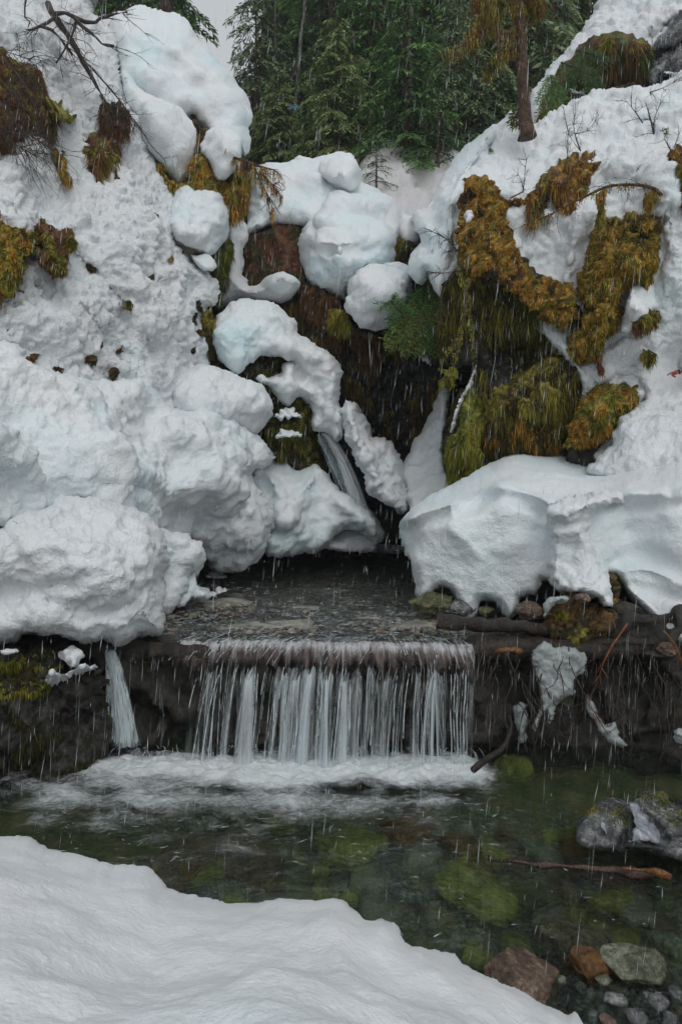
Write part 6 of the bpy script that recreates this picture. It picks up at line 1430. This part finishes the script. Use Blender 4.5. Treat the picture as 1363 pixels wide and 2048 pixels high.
# hanging mossy vines on the cliff
bough('mossy_branch', [[(936, 560, 8.5), (928, 590, 8.5), (930, 620, 8.45), (922, 650, 8.45), (918, 690, 8.45), (908, 720, 8.5), (906, 742, 8.6)], [(920, 660, 8.45), (906, 690, 8.5), (886, 716, 8.6), (880, 740, 8.7)]],
      'bark', 'twisting yellow mossy root hanging down the cliff', 'branch', .022, .012, (), 17, mossy=(('yellow', 'yellow', 'olive'), .035, 150))
bough('mossy_branch', [[(914, 500, 8.6), (918, 540, 8.55), (926, 575, 8.5)]], 'bark', 'short yellow mossy stem on the left side of the moss column', 'branch', .022, .012, (), 18, mossy=(('yellow', 'olive'), .035, 60))
bough('mossy_branch', [[(938, 590, 8.55), (940, 640, 8.55), (944, 680, 8.6), (948, 720, 8.7)]], 'bark', 'thin straight green root beside the twisting yellow one', 'branch', .012, .008, (), 19, mossy=(('yellow', 'green'), .03, 80))
moss_solid('moss_clump', [(878, 778), (880, 756), (890, 742), (906, 740), (912, 752), (908, 770), (898, 780)], [(885, 760, 8.9), (905, 750, 8.85), (895, 775, 8.9)], ('yellow', 'olive'), 'round yellow moss knob where the hanging root ends', 'moss knob', hang=.5, dens=.6, ln=.035, R=12, T=.15, back=.25, seed=180, step=3)
# drooping branch left centre
bough('mossy_branch', [[(468, 316, 10.0), (490, 322, 9.95), (510, 330, 9.9), (530, 336, 9.9), (548, 340, 9.9), (560, 350, 9.9)], [(505, 326, 9.9), (516, 350, 9.9), (526, 372, 9.85), (540, 400, 9.85), (546, 425, 9.85)], [(520, 345, 9.9), (545, 370, 9.9), (562, 392, 9.9)],
                       [(486, 320, 9.95), (490, 350, 9.95), (486, 400, 9.95)], [(474, 330, 10), (468, 380, 10), (470, 425, 10)]],
      'bark', 'drooping moss-bearded branch sticking out over the gorge from the snow cap', 'branch', .024, .007, (12, .28, .005, 2, 1.0), 20, mossy=(('olive', 'orange', 'brown', 'dark'), .20, 150))
bough('conifer_bough', [[(768, 640, 10.0), (790, 620, 10.0), (770, 590, 9.8), (745, 575, 9.8)]], 'twig', 'small twig carrying the lone green bough', 'branch', .008, .004, (), 21)
# roots in the dark bank
for i, (p, ra, lab) in enumerate((([(1254, 1246, 5.8), (1238, 1270, 5.75), (1224, 1290, 5.7), (1208, 1320, 5.7), (1198, 1350, 5.7), (1200, 1366, 5.7)], .012, 'bright orange root forking down from the shelf cavity'),
    ([(1326, 1262, 5.6), (1345, 1285, 5.6), (1356, 1310, 5.6), (1366, 1330, 5.6)], .016, 'orange-red root at the right edge below the shelf'),
    ([(1174, 1388, 5.62), (1182, 1415, 5.6), (1192, 1432, 5.6), (1215, 1470, 5.6)], .007, 'thin tan root behind the jagged ice shard'),
    ([(1060, 1440, 5.7), (1046, 1470, 5.7), (1052, 1500, 5.6), (1056, 1510, 5.6)], .006, 'thin dark root dangling near the ice tongue'),
    ([(1330, 1500, 5.4), (1316, 1520, 5.4), (1320, 1545, 5.4), (1336, 1540, 5.4), (1334, 1515, 5.4)], .004, 'looped hair-thin root at the right over the dark water'))):
    A = Acc(); pp = pxpath(p); branch(A, pp, ra * .75, ra * .3, 7, .006, i); twigs(A, pp, 4, .14, ra * .35, 1, .8, np.random.default_rng(i))
    o = A.build('root', M['root_orange'] if i < 3 else M['twig']); meta(o, lab, 'root')
A = Acc(); rn = np.random.default_rng(55)
for k in range(90):
    px, py = 960 + 420 * rn.random(), 1290 + 140 * rn.random()
    p = [W(px, py, 5.75)]; d = np.array([rn.normal() * .3, -.1, -1.0])
    for j in range(8): d = d + rn.normal(size=3) * .25 + np.array([0, 0, -.1]); d /= np.linalg.norm(d); p.append(p[-1] + d * .045 * (1 + rn.random()))
    branch(A, np.array(p), .003 + .004 * rn.random(), .0015, 4)
meta(A.build('rootlets', M['twig']), 'mat of fine dark rootlets hanging in the hollow under the shelf', 'roots', kind='stuff')

# green hanging hemlock boughs on the dark wall
def spray_bough(name, path, label, cols, L0, seed, leaf=.05, n=46, droop=.6, cat='bough', group=None):
    r = np.random.default_rng(seed); pp = pxpath(path, seg=6); o0 = pp[0].copy(); pp = pp - o0
    e = bpy.data.objects.new(name, None); link(e); e.location = o0; meta(e, label, cat, group)
    A = Acc(); branch(A, pp, .012, .004, 5); T = unit(np.gradient(pp, axis=0))
    P = []; D = []; cols = np.array(cols)
    for k in range(n):
        u = (k + .5) / n; i = min(int(u * (len(pp) - 1)), len(pp) - 2)
        side = 1 if k % 2 else -1
        sv = np.cross(T[i], [0, -1.0, .3]); sv /= np.linalg.norm(sv) + 1e-9
        d = T[i] * .8 + sv * side + r.normal(size=3) * .25; d[2] -= droop * .5; d /= np.linalg.norm(d)
        L = L0 * (1 - .75 * u) * (.7 + .5 * r.random()); q = max(5, int(L / (leaf * .25)))
        t = np.linspace(0, 1, q); b = pp[i] + d[None] * (t * L)[:, None]; b[:, 2] -= L * .5 * t ** 2 * droop
        branch(A, b[::max(1, q // 4)] if q > 8 else b, .003, .0015, 3)
        dd = d * .8 + np.cross(d, [0, -1, 0])[None] * (np.where(np.arange(q) % 2, 1, -1) * .8)[:, None] + r.normal(size=(q, 3)) * .2; dd[:, 2] -= .3 * droop
        P.append(b); D.append(unit(dd))
    P = np.concatenate(P); D = np.concatenate(D); m = len(P)
    V, Q = kites(P, D, unit(np.cross(D, [0, -1, .2]) + r.normal(size=(m, 3)) * .4), leaf * (.6 + .7 * r.random(m)), leaf * .28)
    f = np.clip(.45 + r.normal(size=m) * .25, 0, 1)[:, None]
    A.build('stem', M['twig'], e)
    o = obj_np('needles', V, Q, mat=M['veg'], parent=e, col=np.repeat(cols[0] * (1 - f) + cols[1] * f, 4, 0), smooth_=False); o['kind'] = 'stuff'
    return e
GR = ((.02, .07, .02), (.17, .34, .08)); OL = ((.03, .055, .014), (.24, .29, .07)); DK = ((.016, .04, .014), (.11, .20, .06))
spray_bough('conifer_bough', [(820, 652, 10.0), (800, 625, 9.9), (775, 598, 9.8), (752, 584, 9.8)], 'single bright green hemlock bough in front of the knobbly snow boulder', GR, .34, 1, .06, 50)
for i, (p, L, lab, c) in enumerate((
    ([(850, 570, 10.3), (845, 600, 10.1), (835, 640, 10.0), (825, 680, 10.0)], .62, 'upper green hemlock bough hanging beside the right snow wall', GR),
    ([(870, 580, 10.2), (872, 610, 10.1), (866, 650, 10.1), (860, 690, 10.1)], .5, 'dark hemlock bough hanging closest to the cliff', OL),
    ([(836, 600, 10.1), (826, 620, 10.0), (810, 650, 9.9), (796, 680, 9.9)], .5, 'lower left drooping hemlock bough with yellowish tips', OL),
    ([(880, 640, 10.2), (876, 670, 10.2), (870, 700, 10.2)], .25, 'lowest small bough above the hanging snow scrap', DK),
    ([(846, 560, 10.4), (862, 580, 10.4), (880, 600, 10.4)], .26, 'short bough tucked under the snow wall lip', DK))):
    spray_bough('conifer_bough', p, lab, c, L, 20 + i, .075, 150, 1.1)
for i, (p, L, lab, c) in enumerate((
    ([(1120, 125, 11.6), (1150, 135, 11.5), (1180, 150, 11.4), (1200, 165, 11.4)], .45, 'green bough spread over the top right overhang, upper', DK),
    ([(1100, 150, 11.4), (1106, 180, 11.3), (1112, 205, 11.2)], .40, 'green bough hanging at the left end of the overhang', GR),
    ([(1150, 100, 11.7), (1180, 108, 11.6), (1215, 120, 11.5)], .4, 'dark bough under the top right snowfield edge', DK),
    ([(1090, 190, 11.3), (1100, 215, 11.2), (1110, 235, 11.1)], .32, 'lowest green bough of the overhang near the tall trunk', OL),
    ([(1038, 205, 10.2), (1034, 225, 10.2), (1030, 250, 10.2)], .22, 'little bough beside the foot of the tall trunk', OL),
    ([(978, 296, 9.7), (980, 300, 9.7), (984, 306, 9.7)], .07, 'tiny green sprig lying on the right snow slope', GR),
    ([(1324, 262, 8.5), (1330, 258, 8.5), (1332, 270, 8.5)], .09, 'tiny leafy sprig near the right frame edge', OL))):
    spray_bough('conifer_bough', p, lab, c, L, 40 + i, .07 if L > .1 else .03, 44 if L > .1 else 12, 1.0)

# ================================================================== TALL MOSSY TREE ON THE RIGHT SLOPE
def ground_tree():
    e = bpy.data.objects.new('mossy_tree', None); link(e); b = W(1052, 262, 10.0); e.location = b
    meta(e, 'tall brown trunk with moss-draped limbs standing on the right snow slope', 'tree')
    A = Acc(); p = pxpath([(1054, 275, 10.0), (1049, 235, 10.0), (1046, 190, 10.0), (1043, 130, 10.0), (1040, 70, 10.0), (1040, 0, 10.0), (1042, -120, 10.0), (1046, -400, 10)]) - b
    V, Q, T = tube_arrays(p, np.linspace(.088, .070, len(p)) + .05 * np.exp(-np.arange(len(p)) / 1.6), 16, 3, .02); A.add(V, Q, T)
    A.build('trunk', M['bark'], e)
    L = Acc(); tops = []; lens = []
    for pth, ml in (([(1038, 12, 10), (1010, 10, 9.9), (985, 18, 9.8), (965, 32, 9.7), (952, 44, 9.6), (948, 56, 9.6)], .34), ([(1040, 60, 10), (1005, 68, 9.9), (985, 58, 9.8), (960, 64, 9.7), (935, 84, 9.6), (900, 104, 9.5)], .22),
                    ([(1038, -30, 10), (1000, -22, 9.8), (960, -10, 9.7), (945, 8, 9.6)], .30), ([(1040, 20, 10), (1060, 16, 10), (1076, 30, 10)], .16), ([(1040, -60, 10), (1010, -50, 9.7), (985, -20, 9.5), (975, 10, 9.5)], .35),
                    ([(1038, 90, 10), (1015, 100, 9.9), (990, 118, 9.8), (975, 140, 9.8)], .18), ([(1044, -20, 10), (1066, -8, 9.9), (1080, 8, 9.9)], .2)):
        q = pxpath(pth, seg=5) - b; branch(L, q, .028, .008, 6, .006); idx = rng.integers(0, len(q), 26); tops.append(q[idx]); lens.append(np.full(26, ml * .75))
        twigs(L, q, 5, .3, .005, 2, .8, rng)
    L.build('limbs', M['bark'], e)['kind'] = 'stuff'
    o = strands('moss', np.concatenate(tops), np.concatenate(lens), ('dark', 'olive', 'brown', 'olive'), e, w=.014, seed=3, n_per=30, spread=.045); o['kind'] = 'stuff'
ground_tree()

# ================================================================== FOREST
G1 = ((.015, .05, .02), (.22, .40, .12)); G2 = ((.04, .07, .025), (.45, .54, .22)); G3 = ((.016, .046, .018), (.17, .31, .11)); G4 = ((.03, .05, .014), (.32, .36, .11)); G5 = ((.05, .09, .05), (.38, .48, .25))
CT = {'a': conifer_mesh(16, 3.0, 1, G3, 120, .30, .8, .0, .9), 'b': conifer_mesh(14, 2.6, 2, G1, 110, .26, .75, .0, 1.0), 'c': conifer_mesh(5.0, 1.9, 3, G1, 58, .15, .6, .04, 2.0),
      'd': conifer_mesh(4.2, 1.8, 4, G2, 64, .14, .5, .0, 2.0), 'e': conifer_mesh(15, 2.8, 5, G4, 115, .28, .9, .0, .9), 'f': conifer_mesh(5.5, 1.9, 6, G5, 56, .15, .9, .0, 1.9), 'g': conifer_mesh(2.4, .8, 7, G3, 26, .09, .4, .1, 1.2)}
def gh(x, y): return float(ground_z(np.array([x]), np.array([y]))[0])
def tree_at(px, Y, key, sc, rz, label, group=None, zoff=0, py=None):
    x = (px - CX) * Y / F
    z = gh(x, Y) + zoff if py is None else EYE + (HY - py) * Y / F
    return put_tree('tree', CT[key], (x, Y, z - .1), rz, sc, label, group)
# young trees nearest the gorge head
tree_at(812, 17.6, 'c', 1.0, .4, 'bright green young hemlock with tiered boughs on the snow knoll', py=352)
tree_at(955, 22, 'c', 1.7, 2.9, 'mid-height green hemlock behind the soft drooping cedar', py=330)
tree_at(660, 24, 'c', 1.9, 4.0, 'mid-height green hemlock just behind the pale fir', py=330)
tree_at(512, 23, 'f', 1.2, 4.4, 'grey-green cedar at the left side of the forest gap', py=330)
tree_at(1060, 21, 'f', 1.9, 3.2, 'grey-green cedar behind the tall mossy trunk on its right', py=330)
tree_at(876, 16.6, 'g', 1.05, 1.2, 'thin-stemmed sapling right of the bright green hemlock', py=356)
tree_at(672, 18.5, 'd', 1.0, 2.0, 'pale yellow-green young fir left of centre', py=330)
tree_at(905, 18.2, 'f', .9, 2.6, 'grey-green drooping young cedar right of the snow knoll', py=330)
tree_at(752, 15.2, 'g', .55, .2, 'ragged little sapling leaning on the snow knoll', py=368)
tree_at(955, 19.0, 'f', 1.05, .9, 'soft drooping cedar behind the right snow ridge', py=320)
tree_at(740, 22.0, 'c', 1.35, 1.9, 'mid-height hemlock behind the snow knoll', py=330)
tree_at(560, 21.0, 'd', .75, .3, 'small fir low behind the wide drift, left part', py=335)
tree_at(620, 19.5, 'g', .9, 1.4, 'small dark fir low behind the wide drift', py=335)
tree_at(600, 24.0, 'c', 1.0, 1.1, 'green hemlock back of the pale fir', py=300)
tree_at(1000, 20.5, 'c', 1.2, 2.2, 'olive-green hemlock behind the tall mossy trunk', py=300)
back = [(338, 19, 'b', .8), (270, 22, 'a', .9), (590, 27, 'a', 1.0), (580, 30, 'e', 1.0), (585, 34, 'a', 1.1), (640, 29, 'b', 1.2), (690, 33, 'a', 1.1), (735, 27, 'e', 1.0), (790, 31, 'a', 1.15), (840, 26, 'b', 1.1), (885, 30, 'e', 1.1),
        (925, 25, 'a', 1.0), (975, 28, 'e', 1.0), (1010, 24, 'b', 1.0), (1060, 27, 'a', 1.0), (1110, 24, 'e', 1.0), (1160, 28, 'b', 1.1), (1210, 26, 'a', 1.0), (330, 30, 'a', .8), (220, 30, 'a', 1.0), (1300, 30, 'a', 1.1), (1400, 33, 'b', 1.1),
        (590, 40, 'a', 1.1), (620, 42, 'e', 1.1), (720, 44, 'a', 1.2), (820, 42, 'a', 1.2), (920, 44, 'b', 1.2), (1020, 42, 'a', 1.2), (1120, 40, 'a', 1.2), (180, 36, 'a', 1.2), (60, 36, 'b', 1.2), (-60, 30, 'a', 1.1), (1500, 38, 'a', 1.2),
        (660, 37, 'a', 1.1), (765, 37, 'b', 1.2), (865, 36, 'a', 1.2), (570, 52, 'a', 1.2), (680, 54, 'a', 1.2), (790, 52, 'a', 1.2), (900, 54, 'a', 1.2), (1010, 54, 'a', 1.2)]
for i, (px, Y, k, sc) in enumerate(back):
    tree_at(px, Y, k, sc, i * 1.7, 'tall dark conifer standing in the forest behind the gorge', 'tall conifers of the forest behind the gorge')
# bare grey trunks
def pole_tree(px, Y, py0, r_, label, mat='bark_gray', lean=0.0, H=14):
    x = (px - CX) * Y / F; z = EYE + (HY - py0) * Y / F
    e = bpy.data.objects.new('dead_tree', None); link(e); e.location = (x, Y, z - 1.5); meta(e, label, 'dead tree')
    hh = np.linspace(0, H, 20); A = Acc(); p = np.stack([lean * hh + .04 * np.sin(hh), hh * 0, hh], 1)
    V, Q, T = tube_arrays(p, .75 * r_ * (1 - .4 * hh / H), 10, int(px), .03); A.add(V, Q, T); A.build('trunk', M[mat], e)
    B = Acc(); rn = np.random.default_rng(int(px))
    twigs(B, p, 40, 1.2, .012, 2, .6, rn, t0=.15); B.build('dead_twigs', M['twig'], e)['kind'] = 'stuff'
pole_tree(700, 25, 330, .34, 'thick grey trunk rising behind the pale fir')
pole_tree(572, 22, 250, .09, 'thin grey leaning trunk next to the blue cloth', lean=.12, H=6)
pole_tree(552, 23, 240, .06, 'thinnest grey pole left of the leaning trunk', H=6)
pole_tree(822, 21, 330, .12, 'slim pale trunk above the bright green hemlock', H=8)
pole_tree(528, 26, 300, .12, 'dark pole trunk at the left side of the forest gap', 'bark')
pole_tree(608, 26, 300, .10, 'brown pole trunk right of the blue cloth', 'bark')
pole_tree(322, 14, 60, .07, 'dark pole trunk behind the snow dome', 'bark', H=5)
pole_tree(640, 28, 300, .14, 'brown trunk behind the pale fir, left side', 'bark')
pole_tree(760, 24, 320, .16, 'dark trunk behind the ragged sapling', 'bark')
# snow knoll at their feet
snow('snow_knoll', [(640, 420), (680, 380), (715, 340), (735, 306), (758, 288), (780, 279), (802, 284), (822, 300), (850, 300), (880, 288), (905, 292), (930, 320), (960, 400), (900, 440), (870, 400), (850, 440), (820, 450), (760, 430), (700, 440)],
     [(720, 340, 16.5), (780, 285, 17.8), (900, 300, 17.8), (800, 380, 15.2), (840, 430, 13.6), (700, 400, 15), (900, 400, 15), (850, 340, 16.4)],
     'littered snow knoll under the young trees at the gorge head', 'snow_dirty', SM, 'snow knoll', step=3.5, R=16, T=.4, back=2, seed=190, jit=1.2, feats=(('line', [(840, 300), (850, 360), (835, 400)], 14, -.3),))
for nm, pts, Yd, lab in (('snow_patch', [(585, 325), (600, 314), (625, 316), (634, 324), (610, 330)], 13.5, 'small rounded snow heap behind the wide drift'),):
    snow(nm, pts, [(590, 325, Yd), (625, 320, Yd), (610, 330, Yd)], lab, 'snow', SM, 'snow patch', step=2.5, R=6, T=.15, back=.4, seed=191)
# blue cloth caught in the trees
A = Acc(); cb = W(589, 215, 20.5); mB, ntB, NB, LB, bB = new_mat('blue_fabric'); nB = noise_node(ntB, 12, 3); LB.new(ramp(ntB, nB.outputs[0], [(.35, (.01, .05, .10)), (.55, (.03, .16, .26)), (.7, (.25, .33, .42))]).outputs[0], bB.inputs['Base Color'])
Xc, Zc = np.meshgrid(np.linspace(-.17, .17, 16), np.linspace(-.10, .10, 10)); Pc = np.stack([Xc.ravel(), Xc.ravel() * 0, Zc.ravel()], 1)
Pc[:, 1] = pn(Pc, .09, 1) * .07; Pc[:, 2] *= 1 - .5 * np.abs(Pc[:, 0]) / .17; Pc[:, 2] += pn(Pc, .12, 4) * .05
Ic = np.arange(160).reshape(10, 16); Qc = np.stack([Ic[:-1, :-1], Ic[:-1, 1:], Ic[1:, 1:], Ic[1:, :-1]], -1).reshape(-1, 4)
Vb = Pc.copy(); Vb[:, 1] += .02
o = obj_np('cloth', np.concatenate([Pc, Vb]), np.concatenate([Qc, Qc[:, ::-1] + 160]), mat=mB); o.location = cb
meta(o, 'small crumpled blue cloth caught beside the thin leaning trunk', 'cloth')
# ================================================================== PERSON (only the pointing hand reaches into view)
def skin_chain(name, verts, edges, radii, mat, parent=None, root=0, lvl=2):
    me = bpy.data.meshes.new(name); me.from_pydata(verts, edges, []); me.materials.append(mat)
    o = bpy.data.objects.new(name, me); link(o, parent)
    sk = o.modifiers.new('skin', 'SKIN'); sk.use_smooth_shade = True
    for i, r_ in enumerate(radii):
        d = me.skin_vertices[0].data[i]; d.radius = (r_, r_) if not isinstance(r_, tuple) else r_; d.use_root = (i == root)
    sub = o.modifiers.new('sub', 'SUBSURF'); sub.levels = lvl; sub.render_levels = lvl
    return o
def flat_mat(name, c, rough=.8):
    m, nt, N, Lk, bs = new_mat(name); n = noise_node(nt, 60, 4, .6)
    Lk.new(mix(nt, n.outputs[0], tuple(x * .7 for x in c), tuple(min(1, x * 1.3) for x in c)), bs.inputs['Base Color']); bs.inputs['Roughness'].default_value = rough
    Lk.new(bump(nt, n.outputs[0], .004), bs.inputs['Normal']); return m
MS = flat_mat('red_brown_glove_skin', (.33, .085, .06)); MJ = flat_mat('black_jacket', (.015, .016, .02)); MH = flat_mat('dark_hat', (.03, .03, .035)); MP = flat_mat('dark_trousers', (.03, .03, .03)); MF = flat_mat('face_skin', (.45, .25, .18), .5)
pe = bpy.data.objects.new('person', None); link(pe)
hw = W(1356, 744, 8.55); base = hw + np.array([.75, .25, -1.05]); pe.location = base
meta(pe, 'person in black leaning in from the right edge, one reddish pointing hand in view', 'person')
h = hw - base
# body: pelvis, spine, neck, head, both arms, legs; leaning towards the slope
Bv = [(.15, 0, .95), (.10, -.02, 1.15), (.03, -.03, 1.35), (-.02, -.04, 1.48), (-.04, -.05, 1.58), (-.05, -.06, 1.70),
      (-.12, -.10, 1.40), tuple(h * .55 + np.array([-.10, -.10, 1.42]) * .45 + np.array([0, -.03, -.12])), tuple(h + np.array([.035, .01, .01])),
      (.16, .10, 1.38), (.25, .14, 1.12), (.20, .05, .92),
      (.08, -.06, .88), (.02, -.12, .50), (.06, -.06, .08), (-.04, -.16, .04),
      (.24, .06, .88), (.28, .04, .48), (.34, .12, .08), (.24, .04, .04)]
Be = [(0, 1), (1, 2), (2, 3), (3, 4), (4, 5), (2, 6), (6, 7), (7, 8), (2, 9), (9, 10), (10, 11), (0, 12), (12, 13), (13, 14), (14, 15), (0, 16), (16, 17), (17, 18), (18, 19)]
Br = [.15, .14, .16, .07, .06, .09, .07, .05, .030, .07, .05, .04, .10, .07, .05, .035, .10, .07, .05, .035]
skin_chain('body', Bv, Be, Br, MJ, pe)
skin_chain('hat', [(-.05, -.06, 1.72), (-.05, -.06, 1.80)], [(0, 1)], [.105, .07], MH, pe)
skin_chain('face', [(-.10, -.10, 1.66), (-.145, -.135, 1.655)], [(0, 1)], [.055, .014], MF, pe)
# hand: pointing left and slightly down, index extended, the others curled, thumb at the side
d1 = unit(np.array([[-1.0, -.05, -.42]]))[0]; up = np.array([-.38, 0, .92]); fw = np.array([0, -1.0, 0])
def hp(a, b, c): return tuple(h + d1 * a + up * b + fw * c)
hv = [hp(0, 0, 0), hp(.035, .0, 0), hp(.075, .004, .0)]; he = [(0, 1), (1, 2)]; hr = [(.026, .020), (.036, .022), (.034, .018)]
skin_chain('hand', hv, he, hr, MS, pe)
for nm, pts, rr in (('finger', [hp(.06, .024, 0), hp(.10, .028, .004), (hp(.132, .024, .006)), hp(.160, .016, .006)], [.011, .0100, .009, .007]),
                    ('finger', [hp(.07, .008, .004), hp(.105, .006, .012), hp(.108, -.006, .034), hp(.086, -.012, .036)], [.011, .0100, .009, .008]),
                    ('finger', [hp(.068, -.010, .004), hp(.098, -.014, .012), hp(.100, -.024, .032), hp(.080, -.028, .034)], [.0105, .0098, .009, .008]),
                    ('finger', [hp(.062, -.026, .004), hp(.084, -.032, .010), hp(.086, -.038, .026), hp(.070, -.042, .028)], [.009, .0085, .008, .007]),
                    ('thumb', [hp(.02, .018, .012), hp(.05, .030, .032), hp(.078, .022, .040), hp(.095, .012, .040)], [.014, .012, .0105, .008])):
    skin_chain(nm, pts, [(i, i + 1) for i in range(len(pts) - 1)], rr, MS, pe)
skin_chain('cuff', [hp(-.02, 0, 0), hp(.012, 0, 0)], [(0, 1)], [.040, .036], MJ, pe)
# ================================================================== FALLING WET SNOW AND DRIPS
def rain():
    r = np.random.default_rng(77); A = Acc()
    m, nt, N, Lk, bs = new_mat('sleet'); bs.inputs['Base Color'].default_value = (.75, .8, .82, 1); bs.inputs['Roughness'].default_value = .3
    tr = N.new('ShaderNodeBsdfTransparent'); mx = N.new('ShaderNodeMixShader'); mx.inputs[0].default_value = .9
    Lk.new(tr.outputs[0], mx.inputs[1]); Lk.new(bs.outputs[0], mx.inputs[2]); Lk.new(mx.outputs[0], N['Material Output'].inputs['Surface'])
    n = 13000
    Y = 2.2 + 10.5 * r.random(n) ** .8; px = -250 + 1860 * r.random(n); py = -250 + 2500 * r.random(n)
    P = np.stack([(px - CX) * Y / F, Y, EYE + (HY - py) * Y / F], 1); keep = P[:, 2] > .05; keep &= ~((Y > 5.9) & (P[:, 2] < 1.0)); P = P[keep]; Y = Y[keep]; n = len(P)
    l = .03 + .16 * r.random(n) ** 2; w = .0011 * (.4 + 1.3 * r.random(n) ** 2) * (Y / 5) ** .4
    d = unit(np.stack([-.10 + .05 * r.normal(size=n), .03 * r.normal(size=n), -np.ones(n)], 1))
    S = unit(np.cross(d, np.array([0, 1.0, 0]))); B = np.cross(d, S)
    V = np.empty((n, 5, 3)); V[:, 0] = P; V[:, 1] = P + d * l[:, None] * .6 + S * w[:, None]; V[:, 2] = P + d * l[:, None] * .6 - S * w[:, None] * .5 + B * w[:, None] * .87
    V[:, 3] = P + d * l[:, None] * .6 - S * w[:, None] * .5 - B * w[:, None] * .87; V[:, 4] = P + d * l[:, None]
    b = np.arange(n)[:, None] * 5
    T = np.concatenate([b + np.array(t) for t in ([0, 1, 2], [0, 2, 3], [0, 3, 1], [4, 2, 1], [4, 3, 2], [4, 1, 3])])
    meta(obj_np('falling_sleet', V.reshape(-1, 3), None, T, m), 'fine falling sleet and rain across the whole gorge', 'sleet', kind='stuff')
    # melt-water drips under the overhanging snow
    A = Acc()
    for (x0, x1, y0, Ya, Yb, k, L) in ((0, 330, 1292, 5.0, 5.5, 46, .7), (930, 1363, 1262, 5.5, 6.0, 70, .8), (850, 1100, 1200, 6.4, 6.8, 16, .25), (530, 700, 1112, 10, 10.4, 14, .25), (600, 900, 640, 10.8, 11.2, 60, 1.0), (930, 1160, 640, 8.4, 8.7, 60, .9), (500, 620, 470, 11.2, 11.4, 14, .6)):
        for i in range(k):
            px = x0 + (x1 - x0) * r.random(); Y_ = Ya + (Yb - Ya) * r.random(); z0 = EYE + (HY - y0) * Y_ / F - r.random() * L
            X_ = (px - CX) * Y_ / F; q = 1 + int(r.random() * 2)
            for j in range(q):
                ll = .08 + .16 * r.random(); z1 = z0 - j * .25
                if z1 - ll < .02: continue
                ribbon(A, np.array([[X_, Y_, z1], [X_ - .002, Y_, z1 - ll * .4], [X_ - .006, Y_, z1 - ll * .8], [X_ - .008, Y_, z1 - ll]]), np.array([.0006, .0022, .0026, .0006]) * (Y_ / 7) ** .5 * .8, np.array([1., 0, 0]))
    meta(A.build('melt_drips', M['fall']), 'melt-water drips falling from the overhanging snow and moss', 'drips', kind='stuff')
rain()

# ================================================================== AIR
def haze(d):
    me = bpy.data.meshes.new('haze'); bm = bmesh.new(); bmesh.ops.create_cube(bm, size=1.0); bm.to_mesh(me); bm.free()
    o = bpy.data.objects.new('haze', me); link(o); o.scale = (330, 330, 52.5); o.location = (0, 104, 25); meta(o, 'thin wet mist filling the gorge', kind='stuff')
    m = bpy.data.materials.new('haze'); m.use_nodes = True; nt = m.node_tree; nt.nodes.remove(nt.nodes['Principled BSDF'])
    v = nt.nodes.new('ShaderNodeVolumePrincipled'); v.inputs['Color'].default_value = (.93, .95, .97, 1); v.inputs['Density'].default_value = d
    nt.links.new(v.outputs[0], nt.nodes['Material Output'].inputs['Volume']); me.materials.append(m)
haze(.0009)
